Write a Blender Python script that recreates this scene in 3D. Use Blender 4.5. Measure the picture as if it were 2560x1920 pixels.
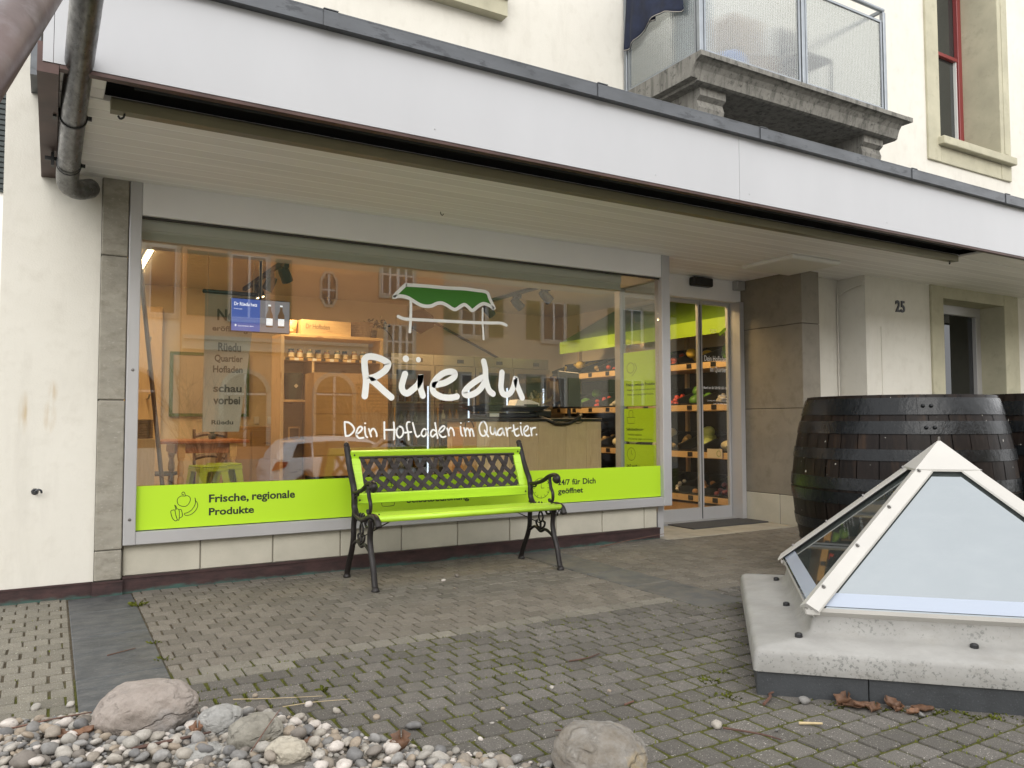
import bpy, math, random
from mathutils import Vector, Matrix, noise
R = math.radians
rnd = random.Random(7)
for o in list(bpy.data.objects): bpy.data.objects.remove(o)
S = bpy.context.scene
COL = S.collection

# ---------------------------------------------------------------- camera
CAM = Vector((-0.395, -5.421, 1.05))
YAW, PITCH, ROLL = R(30.535), R(2.790), R(-0.119)
fwd = Vector((math.sin(YAW)*math.cos(PITCH), math.cos(YAW)*math.cos(PITCH), math.sin(PITCH)))
rt0 = Vector((math.cos(YAW), -math.sin(YAW), 0)); up0 = rt0.cross(fwd)
cam_r = math.cos(ROLL)*rt0 + math.sin(ROLL)*up0
cam_u = -math.sin(ROLL)*rt0 + math.cos(ROLL)*up0
cd = bpy.data.cameras.new('camera'); cam = bpy.data.objects.new('camera', cd); COL.objects.link(cam)
cd.sensor_width = 36.0; cd.lens = 1950.0/2560*36.0; cd.clip_start = 0.05; cd.clip_end = 600
m = Matrix((cam_r, cam_u, -fwd)).transposed().to_4x4(); m.translation = CAM
cam.matrix_world = m
S.camera = cam

# ---------------------------------------------------------------- world, sun, exposure (bright overcast)
SUN_EL, SUN_AZ = R(28), R(203)          # azimuth clockwise from +Y
W = bpy.data.worlds.new('World'); S.world = W; W.use_nodes = True
nt = W.node_tree; nt.nodes.clear()
sky = nt.nodes.new('ShaderNodeTexSky'); sky.sky_type = 'NISHITA'; sky.sun_disc = False
sky.sun_elevation = SUN_EL; sky.sun_rotation = SUN_AZ; sky.dust_density = 6; sky.air_density = 1.0; sky.ozone_density = 1.0
hs = nt.nodes.new('ShaderNodeHueSaturation'); hs.inputs['Saturation'].default_value = 0.22
bg = nt.nodes.new('ShaderNodeBackground'); bg.inputs['Strength'].default_value = 0.15
wo = nt.nodes.new('ShaderNodeOutputWorld')
# closed cloud deck in front of the blue sky: soft, slightly mottled, the same all round
tcw = nt.nodes.new('ShaderNodeTexCoord'); nzw = nt.nodes.new('ShaderNodeTexNoise'); nzw.inputs['Scale'].default_value = 2.2; nzw.inputs['Detail'].default_value = 5
crw = nt.nodes.new('ShaderNodeMapRange'); crw.inputs[1].default_value = 0.3; crw.inputs[2].default_value = 0.7; crw.inputs[3].default_value = 0.90; crw.inputs[4].default_value = 1.08
cmul = nt.nodes.new('ShaderNodeVectorMath'); cmul.operation = 'SCALE'; cmul.inputs[0].default_value = (12.7, 12.75, 12.9)
cmix = nt.nodes.new('ShaderNodeMix'); cmix.data_type = 'RGBA'; cmix.inputs[0].default_value = 0.85
nt.links.new(tcw.outputs['Generated'], nzw.inputs['Vector']); nt.links.new(nzw.outputs[0], crw.inputs[0]); nt.links.new(crw.outputs[0], cmul.inputs['Scale'])
nt.links.new(sky.outputs[0], hs.inputs['Color']); nt.links.new(hs.outputs[0], cmix.inputs[6]); nt.links.new(cmul.outputs[0], cmix.inputs[7]); nt.links.new(cmix.outputs[2], bg.inputs['Color']); nt.links.new(bg.outputs[0], wo.inputs['Surface'])
sl = bpy.data.lights.new('sun', 'SUN'); sl.energy = 0.95; sl.angle = R(36); sl.color = (1.0, 0.975, 0.94)
sun = bpy.data.objects.new('sun', sl); COL.objects.link(sun)
sd = Vector((math.sin(SUN_AZ)*math.cos(SUN_EL), math.cos(SUN_AZ)*math.cos(SUN_EL), math.sin(SUN_EL)))
sun.rotation_euler = sd.to_track_quat('Z', 'Y').to_euler(); sun.location = (0, -10, 12)
vs = S.view_settings; vs.view_transform = 'Standard'; vs.look = 'None'; vs.gamma = 1.0; vs.use_curve_mapping = False
vs.exposure = 0.36
S.render.engine = 'CYCLES'
S.render.resolution_x, S.render.resolution_y = 1024, 768
S.cycles.max_bounces = 10; S.cycles.transparent_max_bounces = 16; S.cycles.glossy_bounces = 6

# ---------------------------------------------------------------- materials
MATS = {}
def N(t, typ, **kw):
    n = t.nodes.new(typ)
    for k, v in kw.items(): setattr(n, k, v)
    return n
def mathn(t, op, a, b=None):
    n = N(t, 'ShaderNodeMath', operation=op)
    for i, v in enumerate((a, b)):
        if v is None: continue
        if isinstance(v, (int, float)): n.inputs[i].default_value = v
        else: t.links.new(v, n.inputs[i])
    return n.outputs[0]
def mixc(t, fac, a, b, bt='MIX'):
    n = N(t, 'ShaderNodeMix', data_type='RGBA', blend_type=bt)
    for i, v in ((0, fac), (6, a), (7, b)):
        if isinstance(v, (int, float)): n.inputs[i].default_value = v
        elif isinstance(v, tuple): n.inputs[i].default_value = (v[0], v[1], v[2], 1)
        else: t.links.new(v, n.inputs[i])
    return n.outputs[2]
def ramp(t, src, p0, p1, v0=0.0, v1=1.0):
    n = N(t, 'ShaderNodeMapRange'); n.inputs[1].default_value = p0; n.inputs[2].default_value = p1
    n.inputs[3].default_value = v0; n.inputs[4].default_value = v1; n.clamp = True
    t.links.new(src, n.inputs[0]); return n.outputs[0]
def noisen(t, vec, scale, detail=5, rough=0.6):
    n = N(t, 'ShaderNodeTexNoise'); n.inputs['Scale'].default_value = scale; n.inputs['Detail'].default_value = detail
    n.inputs['Roughness'].default_value = rough; t.links.new(vec, n.inputs['Vector']); return n.outputs[0]
def base(name):
    mt = bpy.data.materials.new(name); mt.use_nodes = True; t = mt.node_tree
    MATS[name] = mt
    return mt, t, t.nodes['Principled BSDF']
def coords(t, stretch=None, kind='Object'):
    tc = N(t, 'ShaderNodeTexCoord'); o = tc.outputs[kind]
    if stretch:
        mp = N(t, 'ShaderNodeMapping'); mp.inputs['Scale'].default_value = stretch; t.links.new(o, mp.inputs[0]); o = mp.outputs[0]
    return o
def randn(t):
    oi = N(t, 'ShaderNodeObjectInfo'); g = N(t, 'ShaderNodeNewGeometry')
    return mathn(t, 'FRACT', mathn(t, 'ADD', oi.outputs['Random'], g.outputs['Random Per Island']))
def mat(name, col, rough=0.6, metal=0.0, var=0.12, vs=6.0, bump=0.0, bs=80.0, col2=None, cut=(0.42, 0.62), stretch=None, rand=0.0, spec=0.5, coat=0.0,
        spots=None, spotcol=None, spotscale=40, rvar=0.0, hue=0.0, bdist=0.004):
    mt, t, b = base(name)
    v = coords(t, stretch)
    n1 = noisen(t, v, vs, 6)
    c = mixc(t, ramp(t, n1, 0.3, 0.7), tuple(x*(1-var) for x in col), tuple(min(1, x*(1+var)) for x in col))
    if col2:
        n2 = noisen(t, v, vs*2.3, 8, 0.65)
        c = mixc(t, ramp(t, n2, cut[0], cut[1]), c, col2)
    if spots:
        n3 = noisen(t, v, spotscale, 3, 0.5)
        c = mixc(t, ramp(t, n3, spots[0], spots[1]), c, spotcol)
    if rand:
        r = randn(t)
        c = mixc(t, 1.0, c, mixc(t, r, (1-rand, 1-rand, 1-rand*(1+hue)), (1+rand, 1+rand, 1+rand*(1-hue))), 'MULTIPLY')
    t.links.new(c, b.inputs['Base Color'])
    b.inputs['Roughness'].default_value = rough; b.inputs['Metallic'].default_value = metal
    b.inputs['Specular IOR Level'].default_value = spec
    if rvar:
        t.links.new(ramp(t, noisen(t, v, vs*1.7, 5), 0.3, 0.7, max(0, rough-rvar), min(1, rough+rvar)), b.inputs['Roughness'])
    if coat: b.inputs['Coat Weight'].default_value = coat; b.inputs['Coat Roughness'].default_value = 0.15
    if bump:
        bp = N(t, 'ShaderNodeBump'); bp.inputs['Strength'].default_value = bump; bp.inputs['Distance'].default_value = bdist
        t.links.new(noisen(t, v, bs, 6, 0.65), bp.inputs['Height']); t.links.new(bp.outputs[0], b.inputs['Normal'])
    return mt
def plain(name, col, rough=0.5, metal=0.0, emit=0.0, spec=0.5):
    mt, t, b = base(name)
    b.inputs['Base Color'].default_value = (*col, 1); b.inputs['Roughness'].default_value = rough; b.inputs['Metallic'].default_value = metal
    b.inputs['Specular IOR Level'].default_value = spec
    if emit:
        b.inputs['Emission Color'].default_value = (*col, 1); b.inputs['Emission Strength'].default_value = emit
    return mt
def glass(name, tint=(0.93, 0.96, 0.94), ior=1.5, rough=0.0, back=None):
    mt, t, b = base(name); t.nodes.remove(b)
    fr = N(t, 'ShaderNodeFresnel'); ge = N(t, 'ShaderNodeNewGeometry')
    t.links.new(ramp(t, ge.outputs['Backfacing'], 0, 1, ior, 1/ior), fr.inputs['IOR'])     # thin sheet: same reflectance from both sides
    gl = N(t, 'ShaderNodeBsdfGlossy'); gl.inputs['Roughness'].default_value = rough; gl.inputs['Color'].default_value = (0.97, 0.98, 1, 1)
    if back is None:
        tr = N(t, 'ShaderNodeBsdfTransparent'); tr.inputs['Color'].default_value = (*tint, 1)
    else:
        tr = N(t, 'ShaderNodeBsdfDiffuse'); tr.inputs['Color'].default_value = (*back, 1)
    mx = N(t, 'ShaderNodeMixShader')
    t.links.new(fr.outputs[0], mx.inputs[0]); t.links.new(tr.outputs[0], mx.inputs[1]); t.links.new(gl.outputs[0], mx.inputs[2])
    t.links.new(mx.outputs[0], t.nodes['Material Output'].inputs['Surface'])
    return mt
def wood(name, col, dark, axis=(1, 14, 14), rough=0.5, knots=True, scale=2.0, rand=0.1, bump=0.15):
    mt, t, b = base(name); v = coords(t, axis)
    n1 = noisen(t, v, scale*3, 8, 0.7)
    c = mixc(t, ramp(t, n1, 0.35, 0.68), col, tuple(a*0.72+d*0.28 for a, d in zip(col, dark)))
    if knots:
        v2 = coords(t, tuple(0.35*a if a == max(axis) else 1.0*a for a in axis))
        n2 = noisen(t, v2, scale*2.2, 2, 0.4)
        c = mixc(t, ramp(t, n2, 0.70, 0.76), c, dark)
    if rand:
        c = mixc(t, 1.0, c, mixc(t, randn(t), (1-rand,)*3, (1+rand,)*3), 'MULTIPLY')
    t.links.new(c, b.inputs['Base Color']); b.inputs['Roughness'].default_value = rough
    bp = N(t, 'ShaderNodeBump'); bp.inputs['Strength'].default_value = bump; bp.inputs['Distance'].default_value = 0.002
    t.links.new(n1, bp.inputs['Height']); t.links.new(bp.outputs[0], b.inputs['Normal'])
    return mt

# ---------------------------------------------------------------- mesh builder
def smooth_path(p, n=6, closed=False):
    P = [Vector(q) for q in p]; out = []
    L = len(P)
    if L < 3: return P
    for i in range(L-1):
        p0 = P[i-1] if i > 0 else (P[-2] if closed else P[0]); p1 = P[i]; p2 = P[i+1]
        p3 = P[i+2] if i+2 < L else (P[1] if closed else P[-1])
        for k in range(n):
            t = k/n
            out.append(0.5*((2*p1)+(p2-p0)*t+(2*p0-5*p1+4*p2-p3)*t*t+(-p0+3*p1-3*p2+p3)*t*t*t))
    out.append(P[-1]); return out
class MB:
    def __init__(self): self.v = []; self.f = []; self.m = []; self.mi = 0
    def add(self, verts, faces, M=None):
        k = len(self.v)
        for q in verts:
            q = Vector(q); self.v.append(M @ q if M else q)
        for q in faces: self.f.append([k+i for i in q]); self.m.append(self.mi)
        return self
    def box(self, x0, x1, y0, y1, z0, z1, bev=0.0, M=None):
        if bev <= 0:
            v = [(x, y, z) for z in (z0, z1) for y in (y0, y1) for x in (x0, x1)]
            f = [(0, 2, 3, 1), (4, 5, 7, 6), (0, 1, 5, 4), (2, 6, 7, 3), (0, 4, 6, 2), (1, 3, 7, 5)]
            return self.add(v, f, M)
        b = bev; v = []; idx = {}
        for sx in (0, 1):
            for sy in (0, 1):
                for sz in (0, 1):
                    X = (x0, x1)[sx]; Y = (y0, y1)[sy]; Z = (z0, z1)[sz]
                    dx = b if sx == 0 else -b; dy = b if sy == 0 else -b; dz = b if sz == 0 else -b
                    idx[sx, sy, sz, 'x'] = len(v); v.append((X, Y+dy, Z+dz))
                    idx[sx, sy, sz, 'y'] = len(v); v.append((X+dx, Y, Z+dz))
                    idx[sx, sy, sz, 'z'] = len(v); v.append((X+dx, Y+dy, Z))
        f = []
        I = lambda sx, sy, sz, a: idx[sx, sy, sz, a]
        for s in (0, 1):
            q = [I(s, 0, 0, 'x'), I(s, 1, 0, 'x'), I(s, 1, 1, 'x'), I(s, 0, 1, 'x')]; f.append(q if s else q[::-1])
            q = [I(0, s, 0, 'y'), I(0, s, 1, 'y'), I(1, s, 1, 'y'), I(1, s, 0, 'y')]; f.append(q if s else q[::-1])
            q = [I(0, 0, s, 'z'), I(1, 0, s, 'z'), I(1, 1, s, 'z'), I(0, 1, s, 'z')]; f.append(q if s else q[::-1])
        for a in (0, 1):
            for c in (0, 1):
                q = [I(a, c, 0, 'x'), I(a, c, 1, 'x'), I(a, c, 1, 'y'), I(a, c, 0, 'y')]; f.append(q if a != c else q[::-1])
                q = [I(a, 0, c, 'x'), I(a, 0, c, 'z'), I(a, 1, c, 'z'), I(a, 1, c, 'x')]; f.append(q if a == c else q[::-1])
                q = [I(0, a, c, 'y'), I(1, a, c, 'y'), I(1, a, c, 'z'), I(0, a, c, 'z')]; f.append(q if a == c else q[::-1])
                for d in (0, 1):
                    q = [I(a, c, d, 'x'), I(a, c, d, 'y'), I(a, c, d, 'z')]; f.append(q if (a+c+d) % 2 else q[::-1])
        return self.add(v, f, M)
    def tube(self, path, r, n=8, caps=True, flat=None, up=None):
        P = [Vector(q) for q in path]; L = len(P)
        rr = r if isinstance(r, (list, tuple)) else [r]*L
        T = [(P[min(i+1, L-1)]-P[max(i-1, 0)]).normalized() for i in range(L)]
        a = Vector(up) if up else Vector((0, 0, 1))
        if abs(a.dot(T[0])) > 0.95: a = Vector((1, 0, 0))
        u = (a - T[0]*a.dot(T[0])).normalized(); vv = []; ff = []
        for i in range(L):
            u = (u - T[i]*u.dot(T[i])).normalized(); w = T[i].cross(u)
            for k in range(n):
                an = 2*math.pi*(k+0.5)/n
                s = flat if flat else 1.0
                vv.append(P[i]+rr[i]*(math.cos(an)*u*s+math.sin(an)*w))
        for i in range(L-1):
            for k in range(n):
                k2 = (k+1) % n; ff.append((i*n+k, i*n+k2, (i+1)*n+k2, (i+1)*n+k))
        if caps: ff.append(tuple(range(n))[::-1]); ff.append(tuple((L-1)*n+k for k in range(n)))
        return self.add(vv, ff)
    def lathe(self, prof, n=24, c=(0, 0, 0), a0=0.0, a1=2*math.pi, M=None):
        full = abs(a1-a0-2*math.pi) < 1e-6; cols = n if full else n+1; vv = []; ff = []
        for k in range(cols):
            an = a0+(a1-a0)*k/n
            for (r, z) in prof: vv.append((c[0]+r*math.cos(an), c[1]+r*math.sin(an), c[2]+z))
        L = len(prof)
        for k in range(n):
            k2 = (k+1) % cols
            for i in range(L-1): ff.append((k*L+i, k2*L+i, k2*L+i+1, k*L+i+1))
        return self.add(vv, ff, M)
    def prism(self, poly, d0, d1, axis='y', M=None):
        n = len(poly)
        mk = {'y': lambda a, b, d: (a, d, b), 'x': lambda a, b, d: (d, a, b), 'z': lambda a, b, d: (a, b, d)}[axis]
        v = [mk(a, b, d0) for a, b in poly]+[mk(a, b, d1) for a, b in poly]
        f = [tuple(range(n)), tuple(range(2*n-1, n-1, -1))]+[(i, i+n, (i+1) % n+n, (i+1) % n) for i in range(n)]
        return self.add(v, f, M)
    def ribbon(self, path, w, y, n=6, closed=False, mp=None):
        P = smooth_path([(a, b, 0) for a, b in path], n, closed) if len(path) > 2 else [Vector((a, b, 0)) for a, b in path]
        mp = mp or (lambda a, b: (a, y, b))
        L = len(P); vl = []
        for i in range(L):
            t = (P[min(i+1, L-1)]-P[max(i-1, 0)]); t = t.normalized() if t.length > 1e-9 else Vector((1, 0, 0))
            nrm = Vector((-t.y, t.x, 0)); hw = w[i*(len(w)-1)//max(1, L-1)] / 2 if isinstance(w, (list, tuple)) else w/2
            vl.append((P[i]+nrm*hw, P[i]-nrm*hw))
        verts = []; faces = []
        for a, b in vl: verts += [mp(a.x, a.y), mp(b.x, b.y)]
        for i in range(L-1): faces.append((2*i, 2*i+1, 2*i+3, 2*i+2))
        if not closed:
            for e, s in ((0, -1), (L-1, 1)):
                t = (P[min(e+1, L-1)]-P[max(e-1, 0)]); t = t.normalized() if t.length > 1e-9 else Vector((1, 0, 0)); t *= s
                nrm = Vector((-t.y, t.x, 0)); hw = (vl[e][0]-vl[e][1]).length/2
                k = len(verts); q = []
                for j in range(9):
                    an = math.pi*j/8; d = P[e]+nrm*hw*math.cos(an)+t*hw*math.sin(an); verts.append(mp(d.x, d.y)); q.append(k+j)
                faces.append(tuple(q))
        return self.add(verts, faces)
    def build(self, name, mat, parent=None, smooth=False, loc=None, angle=None):
        off = Vector((0, 0, 0))
        if parent is not None:
            p = parent
            while p is not None: off += p.location; p = p.parent
        elif loc is not None: off = Vector(loc)
        me = bpy.data.meshes.new(name)
        me.from_pydata([tuple(q-off) for q in self.v], [], self.f); me.update()
        ms = mat if isinstance(mat, (list, tuple)) else [mat]
        for q in ms: me.materials.append(MATS[q] if isinstance(q, str) else q)
        if len(ms) > 1: me.polygons.foreach_set('material_index', self.m)
        if smooth:
            me.polygons.foreach_set('use_smooth', [True]*len(me.polygons))
            if angle: me.set_sharp_from_angle(angle=R(angle))
        o = bpy.data.objects.new(name, me); COL.objects.link(o)
        if parent is not None: o.parent = parent
        elif loc is not None: o.location = loc
        return o
def tag(o, label=None, cat=None, group=None, kind=None):
    if label: o['label'] = label
    if cat: o['category'] = cat
    if group: o['group'] = group
    if kind: o['kind'] = kind
    return o
def thing(name, label, cat, loc=(0, 0, 0), group=None):
    o = bpy.data.objects.new(name, None); o.empty_display_size = 0.1; COL.objects.link(o); o.location = loc
    return tag(o, label, cat, group)
def copy_tree(o, parent=None):
    c = o.copy(); COL.objects.link(c); c.parent = parent
    for ch in list(o.children): copy_tree(ch, c)
    return c
def icos(sub=2):
    import bmesh
    bm = bmesh.new(); bmesh.ops.create_icosphere(bm, subdivisions=sub, radius=1.0)
    bm.verts.index_update()
    v = [x.co.copy() for x in bm.verts]; f = [tuple(q.index for q in p.verts) for p in bm.faces]; bm.free(); return v, f
ICO1, ICO2, ICO3, ICO4 = icos(1), icos(2), icos(3), icos(5)
def blob(mb, c, r, ico=ICO2, amp=0.15, seed=0.0, fr=1.2, rot=None):
    v, f = ico; rr = r if isinstance(r, (tuple, list)) else (r, r, r); out = []
    for p in v:
        d = 1+amp*noise.noise(p*fr+Vector((seed, seed*1.7, -seed)))
        q = Vector((p.x*rr[0]*d, p.y*rr[1]*d, p.z*rr[2]*d))
        if rot: q = rot @ q
        out.append(q+Vector(c))
    mb.add(out, f); return mb
def text_mesh(body, bold=0.0, spacing=1.0):
    cu = bpy.data.curves.new('txt', 'FONT'); cu.body = body; cu.size = 1.0; cu.offset = bold; cu.space_character = spacing; cu.resolution_u = 3
    cu.space_line = 1.0
    ob = bpy.data.objects.new('txt', cu); COL.objects.link(ob)
    me = bpy.data.meshes.new_from_object(ob)
    v = [tuple(q.co) for q in me.vertices]; f = [tuple(p.vertices) for p in me.polygons]
    bpy.data.objects.remove(ob); bpy.data.curves.remove(cu); bpy.data.meshes.remove(me)
    x0 = min(q[0] for q in v); x1 = max(q[0] for q in v); y0 = min(q[1] for q in v); y1 = max(q[1] for q in v)
    return [((q[0]-x0)/(x1-x0), (q[1]-y0)/(y1-y0)) for q in v], f
def put_text(mb, body, u0, u1, w0, w1, mp, bold=0.015):
    v, f = text_mesh(body, bold)
    mb.add([mp(u0+(u1-u0)*a, w0+(w1-w0)*b) for a, b in v], f)
WORD_STROKES = [[(1.56,1.504),(1.564,1.438),(1.574,1.365),(1.572,1.305),(1.565,1.241)],[(1.56,1.504),(1.582,1.527),(1.627,1.531),(1.685,1.518),(1.733,1.496),(1.745,1.478),(1.724,1.437),(1.679,1.402),(1.634,1.379),(1.599,1.369),(1.634,1.346),(1.679,1.31),(1.725,1.271),(1.771,1.235)],[(1.879,1.411),(1.863,1.36),(1.853,1.317),(1.866,1.28),(1.897,1.267),(1.93,1.287),(1.977,1.326),(2.001,1.364),(2.008,1.408),(2.004,1.358),(2.008,1.301),(2.025,1.251)],[(2.122,1.335),(2.199,1.35),(2.256,1.377),(2.291,1.404),(2.291,1.433),(2.255,1.441),(2.199,1.427),(2.143,1.387),(2.108,1.335),(2.112,1.284),(2.15,1.256),(2.199,1.241),(2.263,1.239),(2.313,1.249)],[(2.559,1.408),(2.511,1.39),(2.444,1.349),(2.393,1.306),(2.378,1.273),(2.415,1.26),(2.473,1.278),(2.525,1.318),(2.559,1.371)],[(2.549,1.531),(2.564,1.471),(2.567,1.405),(2.578,1.352),(2.6,1.3),(2.634,1.275)],[(2.716,1.448),(2.711,1.389),(2.707,1.328),(2.722,1.282),(2.761,1.269),(2.8,1.293),(2.827,1.344),(2.843,1.404),(2.855,1.358),(2.878,1.305),(2.906,1.248)]]
WORD_DOTS = [[(1.885,1.526)],[(1.987,1.523)]]
STALL_STROKES = [[(1.784,1.986),(1.875,2.079),(1.9,2.085),(2.051,2.09),(2.233,2.091),(2.367,2.097),(2.476,2.094),(2.576,2.086),(2.606,2.034),(2.646,1.958),(2.609,1.978),(2.564,1.992),(2.531,1.987),(2.492,1.962),(2.448,1.93),(2.421,1.947),(2.383,1.971),(2.351,1.961),(2.303,1.929),(2.271,1.932),(2.223,1.956),(2.181,1.969),(2.139,1.962),(2.098,1.942),(2.052,1.934),(2.001,1.941),(1.95,1.964),(1.9,1.988),(1.85,1.996),(1.811,1.991),(1.784,1.986)],[(1.822,1.841),(1.866,1.827),(1.921,1.826),(2.052,1.828),(2.26,1.832),(2.476,1.836),(2.643,1.844),(2.711,1.846),(2.757,1.832)],[(1.923,1.966),(1.924,1.92),(1.923,1.85),(1.92,1.78),(1.916,1.731)],[(2.539,1.954),(2.539,1.891),(2.538,1.837),(2.545,1.769),(2.548,1.707)]]
TAG_STROKES = [[(1.416,1.053),(1.418,1.006),(1.424,0.953)],[(1.416,1.053),(1.447,1.048),(1.475,1.026),(1.488,0.999),(1.476,0.976),(1.451,0.956),(1.424,0.952)],[(1.506,0.965),(1.532,0.982),(1.548,1.006),(1.535,1.019),(1.518,1.009),(1.504,0.979),(1.506,0.955),(1.525,0.936),(1.557,0.939)],[(1.567,1.016),(1.569,0.982),(1.575,0.954),(1.586,0.941)],[(1.569,1.043),(1.571,1.043)],[(1.598,1.002),(1.607,0.975),(1.616,0.947)],[(1.61,0.978),(1.625,1.002),(1.641,0.998),(1.656,0.971),(1.659,0.948)],[(1.717,1.051),(1.718,0.987),(1.72,0.929)],[(1.791,1.049),(1.795,0.987),(1.793,0.923)],[(1.719,0.994),(1.8,0.994)],[(1.826,1.014),(1.813,0.987),(1.815,0.959),(1.834,0.936),(1.856,0.948),(1.868,0.976),(1.86,1.007),(1.841,1.018),(1.826,1.014)],[(1.918,1.051),(1.901,1.049),(1.894,1.028),(1.898,1.0),(1.907,0.968),(1.911,0.919)],[(1.881,0.972),(1.932,0.977)],[(1.943,1.044),(1.955,1.0),(1.966,0.961),(1.98,0.94),(1.999,0.95)],[(2.055,0.992),(2.035,0.999),(2.018,0.978),(2.014,0.957),(2.032,0.942),(2.051,0.956),(2.059,0.988),(2.064,0.963),(2.072,0.946)],[(2.131,0.984),(2.109,0.992),(2.092,0.97),(2.094,0.949),(2.109,0.94),(2.131,0.959)],[(2.127,1.045),(2.135,1.002),(2.143,0.956),(2.149,0.929)],[(2.163,0.97),(2.195,0.987),(2.209,1.011),(2.195,1.02),(2.171,1.002),(2.159,0.973),(2.171,0.948),(2.191,0.935),(2.217,0.94)],[(2.229,1.002),(2.239,0.973),(2.245,0.946)],[(2.241,0.976),(2.255,1.005),(2.273,1.001),(2.285,0.976),(2.289,0.947)],[(2.344,1.014),(2.348,0.975),(2.354,0.953),(2.362,0.944)],[(2.346,1.043),(2.348,1.042)],[(2.375,1.004),(2.385,0.971),(2.391,0.942)],[(2.387,0.971),(2.397,0.999),(2.414,0.993),(2.424,0.967),(2.428,0.942)],[(2.424,0.971),(2.436,0.997),(2.449,0.986),(2.457,0.96),(2.461,0.941)],[(2.543,1.053),(2.522,1.04),(2.509,1.004),(2.518,0.963),(2.539,0.941),(2.564,0.948),(2.579,0.981),(2.575,1.022),(2.556,1.05),(2.542,1.053)],[(2.556,0.985),(2.572,0.959),(2.591,0.936)],[(2.609,1.01),(2.609,0.981),(2.619,0.958),(2.636,0.954),(2.647,0.973),(2.651,1.003),(2.656,0.969),(2.664,0.945)],[(2.718,0.999),(2.697,0.995),(2.677,0.973),(2.679,0.95),(2.701,0.946),(2.72,0.969),(2.723,0.993),(2.731,0.965),(2.738,0.946)],[(2.753,1.002),(2.762,0.968),(2.766,0.938)],[(2.762,0.98),(2.775,0.998),(2.799,1.004)],[(2.823,1.025),(2.828,0.987),(2.836,0.952),(2.854,0.937),(2.874,0.944)],[(2.81,0.977),(2.865,0.998)],[(2.89,1.013),(2.896,0.971),(2.907,0.944)],[(2.89,1.041),(2.892,1.041)],[(2.925,0.971),(2.952,0.986),(2.964,1.007),(2.948,1.018),(2.925,0.997),(2.921,0.967),(2.934,0.944),(2.957,0.936),(2.975,0.943)],[(2.986,1.001),(2.993,0.966),(2.997,0.939)],[(2.993,0.978),(3.007,0.999),(3.032,1.003)],[(3.042,0.947),(3.044,0.947)]]
FRUIT_STROKES = [[(0.357,0.577),(0.332,0.578),(0.313,0.558),(0.317,0.529),(0.341,0.513),(0.368,0.514),(0.387,0.538),(0.389,0.565),(0.371,0.58),(0.357,0.577)],[(0.351,0.586),(0.34,0.589),(0.341,0.602),(0.353,0.601),(0.361,0.579)],[(0.418,0.562),(0.422,0.548),(0.419,0.519),(0.4,0.487),(0.373,0.47),(0.357,0.466),(0.363,0.454),(0.392,0.456),(0.42,0.477),(0.435,0.506),(0.432,0.531),(0.42,0.546)],[(0.296,0.493),(0.277,0.488),(0.276,0.473),(0.286,0.44),(0.303,0.422),(0.313,0.43),(0.305,0.459),(0.299,0.489)],[(0.302,0.493),(0.314,0.498),(0.324,0.487),(0.326,0.45),(0.323,0.425),(0.313,0.43)],[(0.324,0.491),(0.335,0.493),(0.343,0.469),(0.344,0.449),(0.33,0.439)],[(0.311,0.498),(0.306,0.513),(0.297,0.523),(0.301,0.511),(0.303,0.499)]]
# ---------------------------------------------------------------- material library
def plaster():
    mt, t, b = base('plaster'); v = coords(t)
    big = noisen(t, v, 1.1, 8, 0.7); fine = noisen(t, v, 9, 7)
    c = mixc(t, ramp(t, big, 0.3, 0.72), (0.60, 0.575, 0.51), (0.67, 0.645, 0.58))
    c = mixc(t, ramp(t, fine, 0.52, 0.8, 0, 0.55), c, (0.52, 0.49, 0.425))
    c = mixc(t, ramp(t, noisen(t, coords(t, (5, 5, 0.9)), 1.0, 6, 0.7), 0.52, 0.75, 0, 0.4), c, (0.47, 0.445, 0.39))
    sx = N(t, 'ShaderNodeSeparateXYZ'); t.links.new(v, sx.inputs[0])
    streak = noisen(t, coords(t, (26, 26, 3.5)), 1.0, 4)
    for (px, pz, rx, rz) in ((-0.535, 1.11, 0.035, 0.14), (-0.405, 1.09, 0.04, 0.11), (-0.39, 1.24, 0.03, 0.08)):    # rusty smears
        d = mathn(t, 'SQRT', mathn(t, 'ADD', mathn(t, 'POWER', mathn(t, 'DIVIDE', mathn(t, 'SUBTRACT', sx.outputs[0], px), rx), 2.0),
                                   mathn(t, 'POWER', mathn(t, 'DIVIDE', mathn(t, 'SUBTRACT', sx.outputs[2], pz), rz), 2.0)))
        f = mathn(t, 'MULTIPLY', ramp(t, d, 0.2, 1.0, 1.0, 0.0), ramp(t, streak, 0.38, 0.6))
        c = mixc(t, mathn(t, 'MULTIPLY', f, 0.6), c, (0.42, 0.29, 0.13))
    t.links.new(c, b.inputs['Base Color']); b.inputs['Roughness'].default_value = 0.9; b.inputs['Specular IOR Level'].default_value = 0.2
    bp = N(t, 'ShaderNodeBump'); bp.inputs['Strength'].default_value = 0.35; bp.inputs['Distance'].default_value = 0.004
    t.links.new(noisen(t, v, 95, 5, 0.6), bp.inputs['Height']); t.links.new(bp.outputs[0], b.inputs['Normal'])
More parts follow.
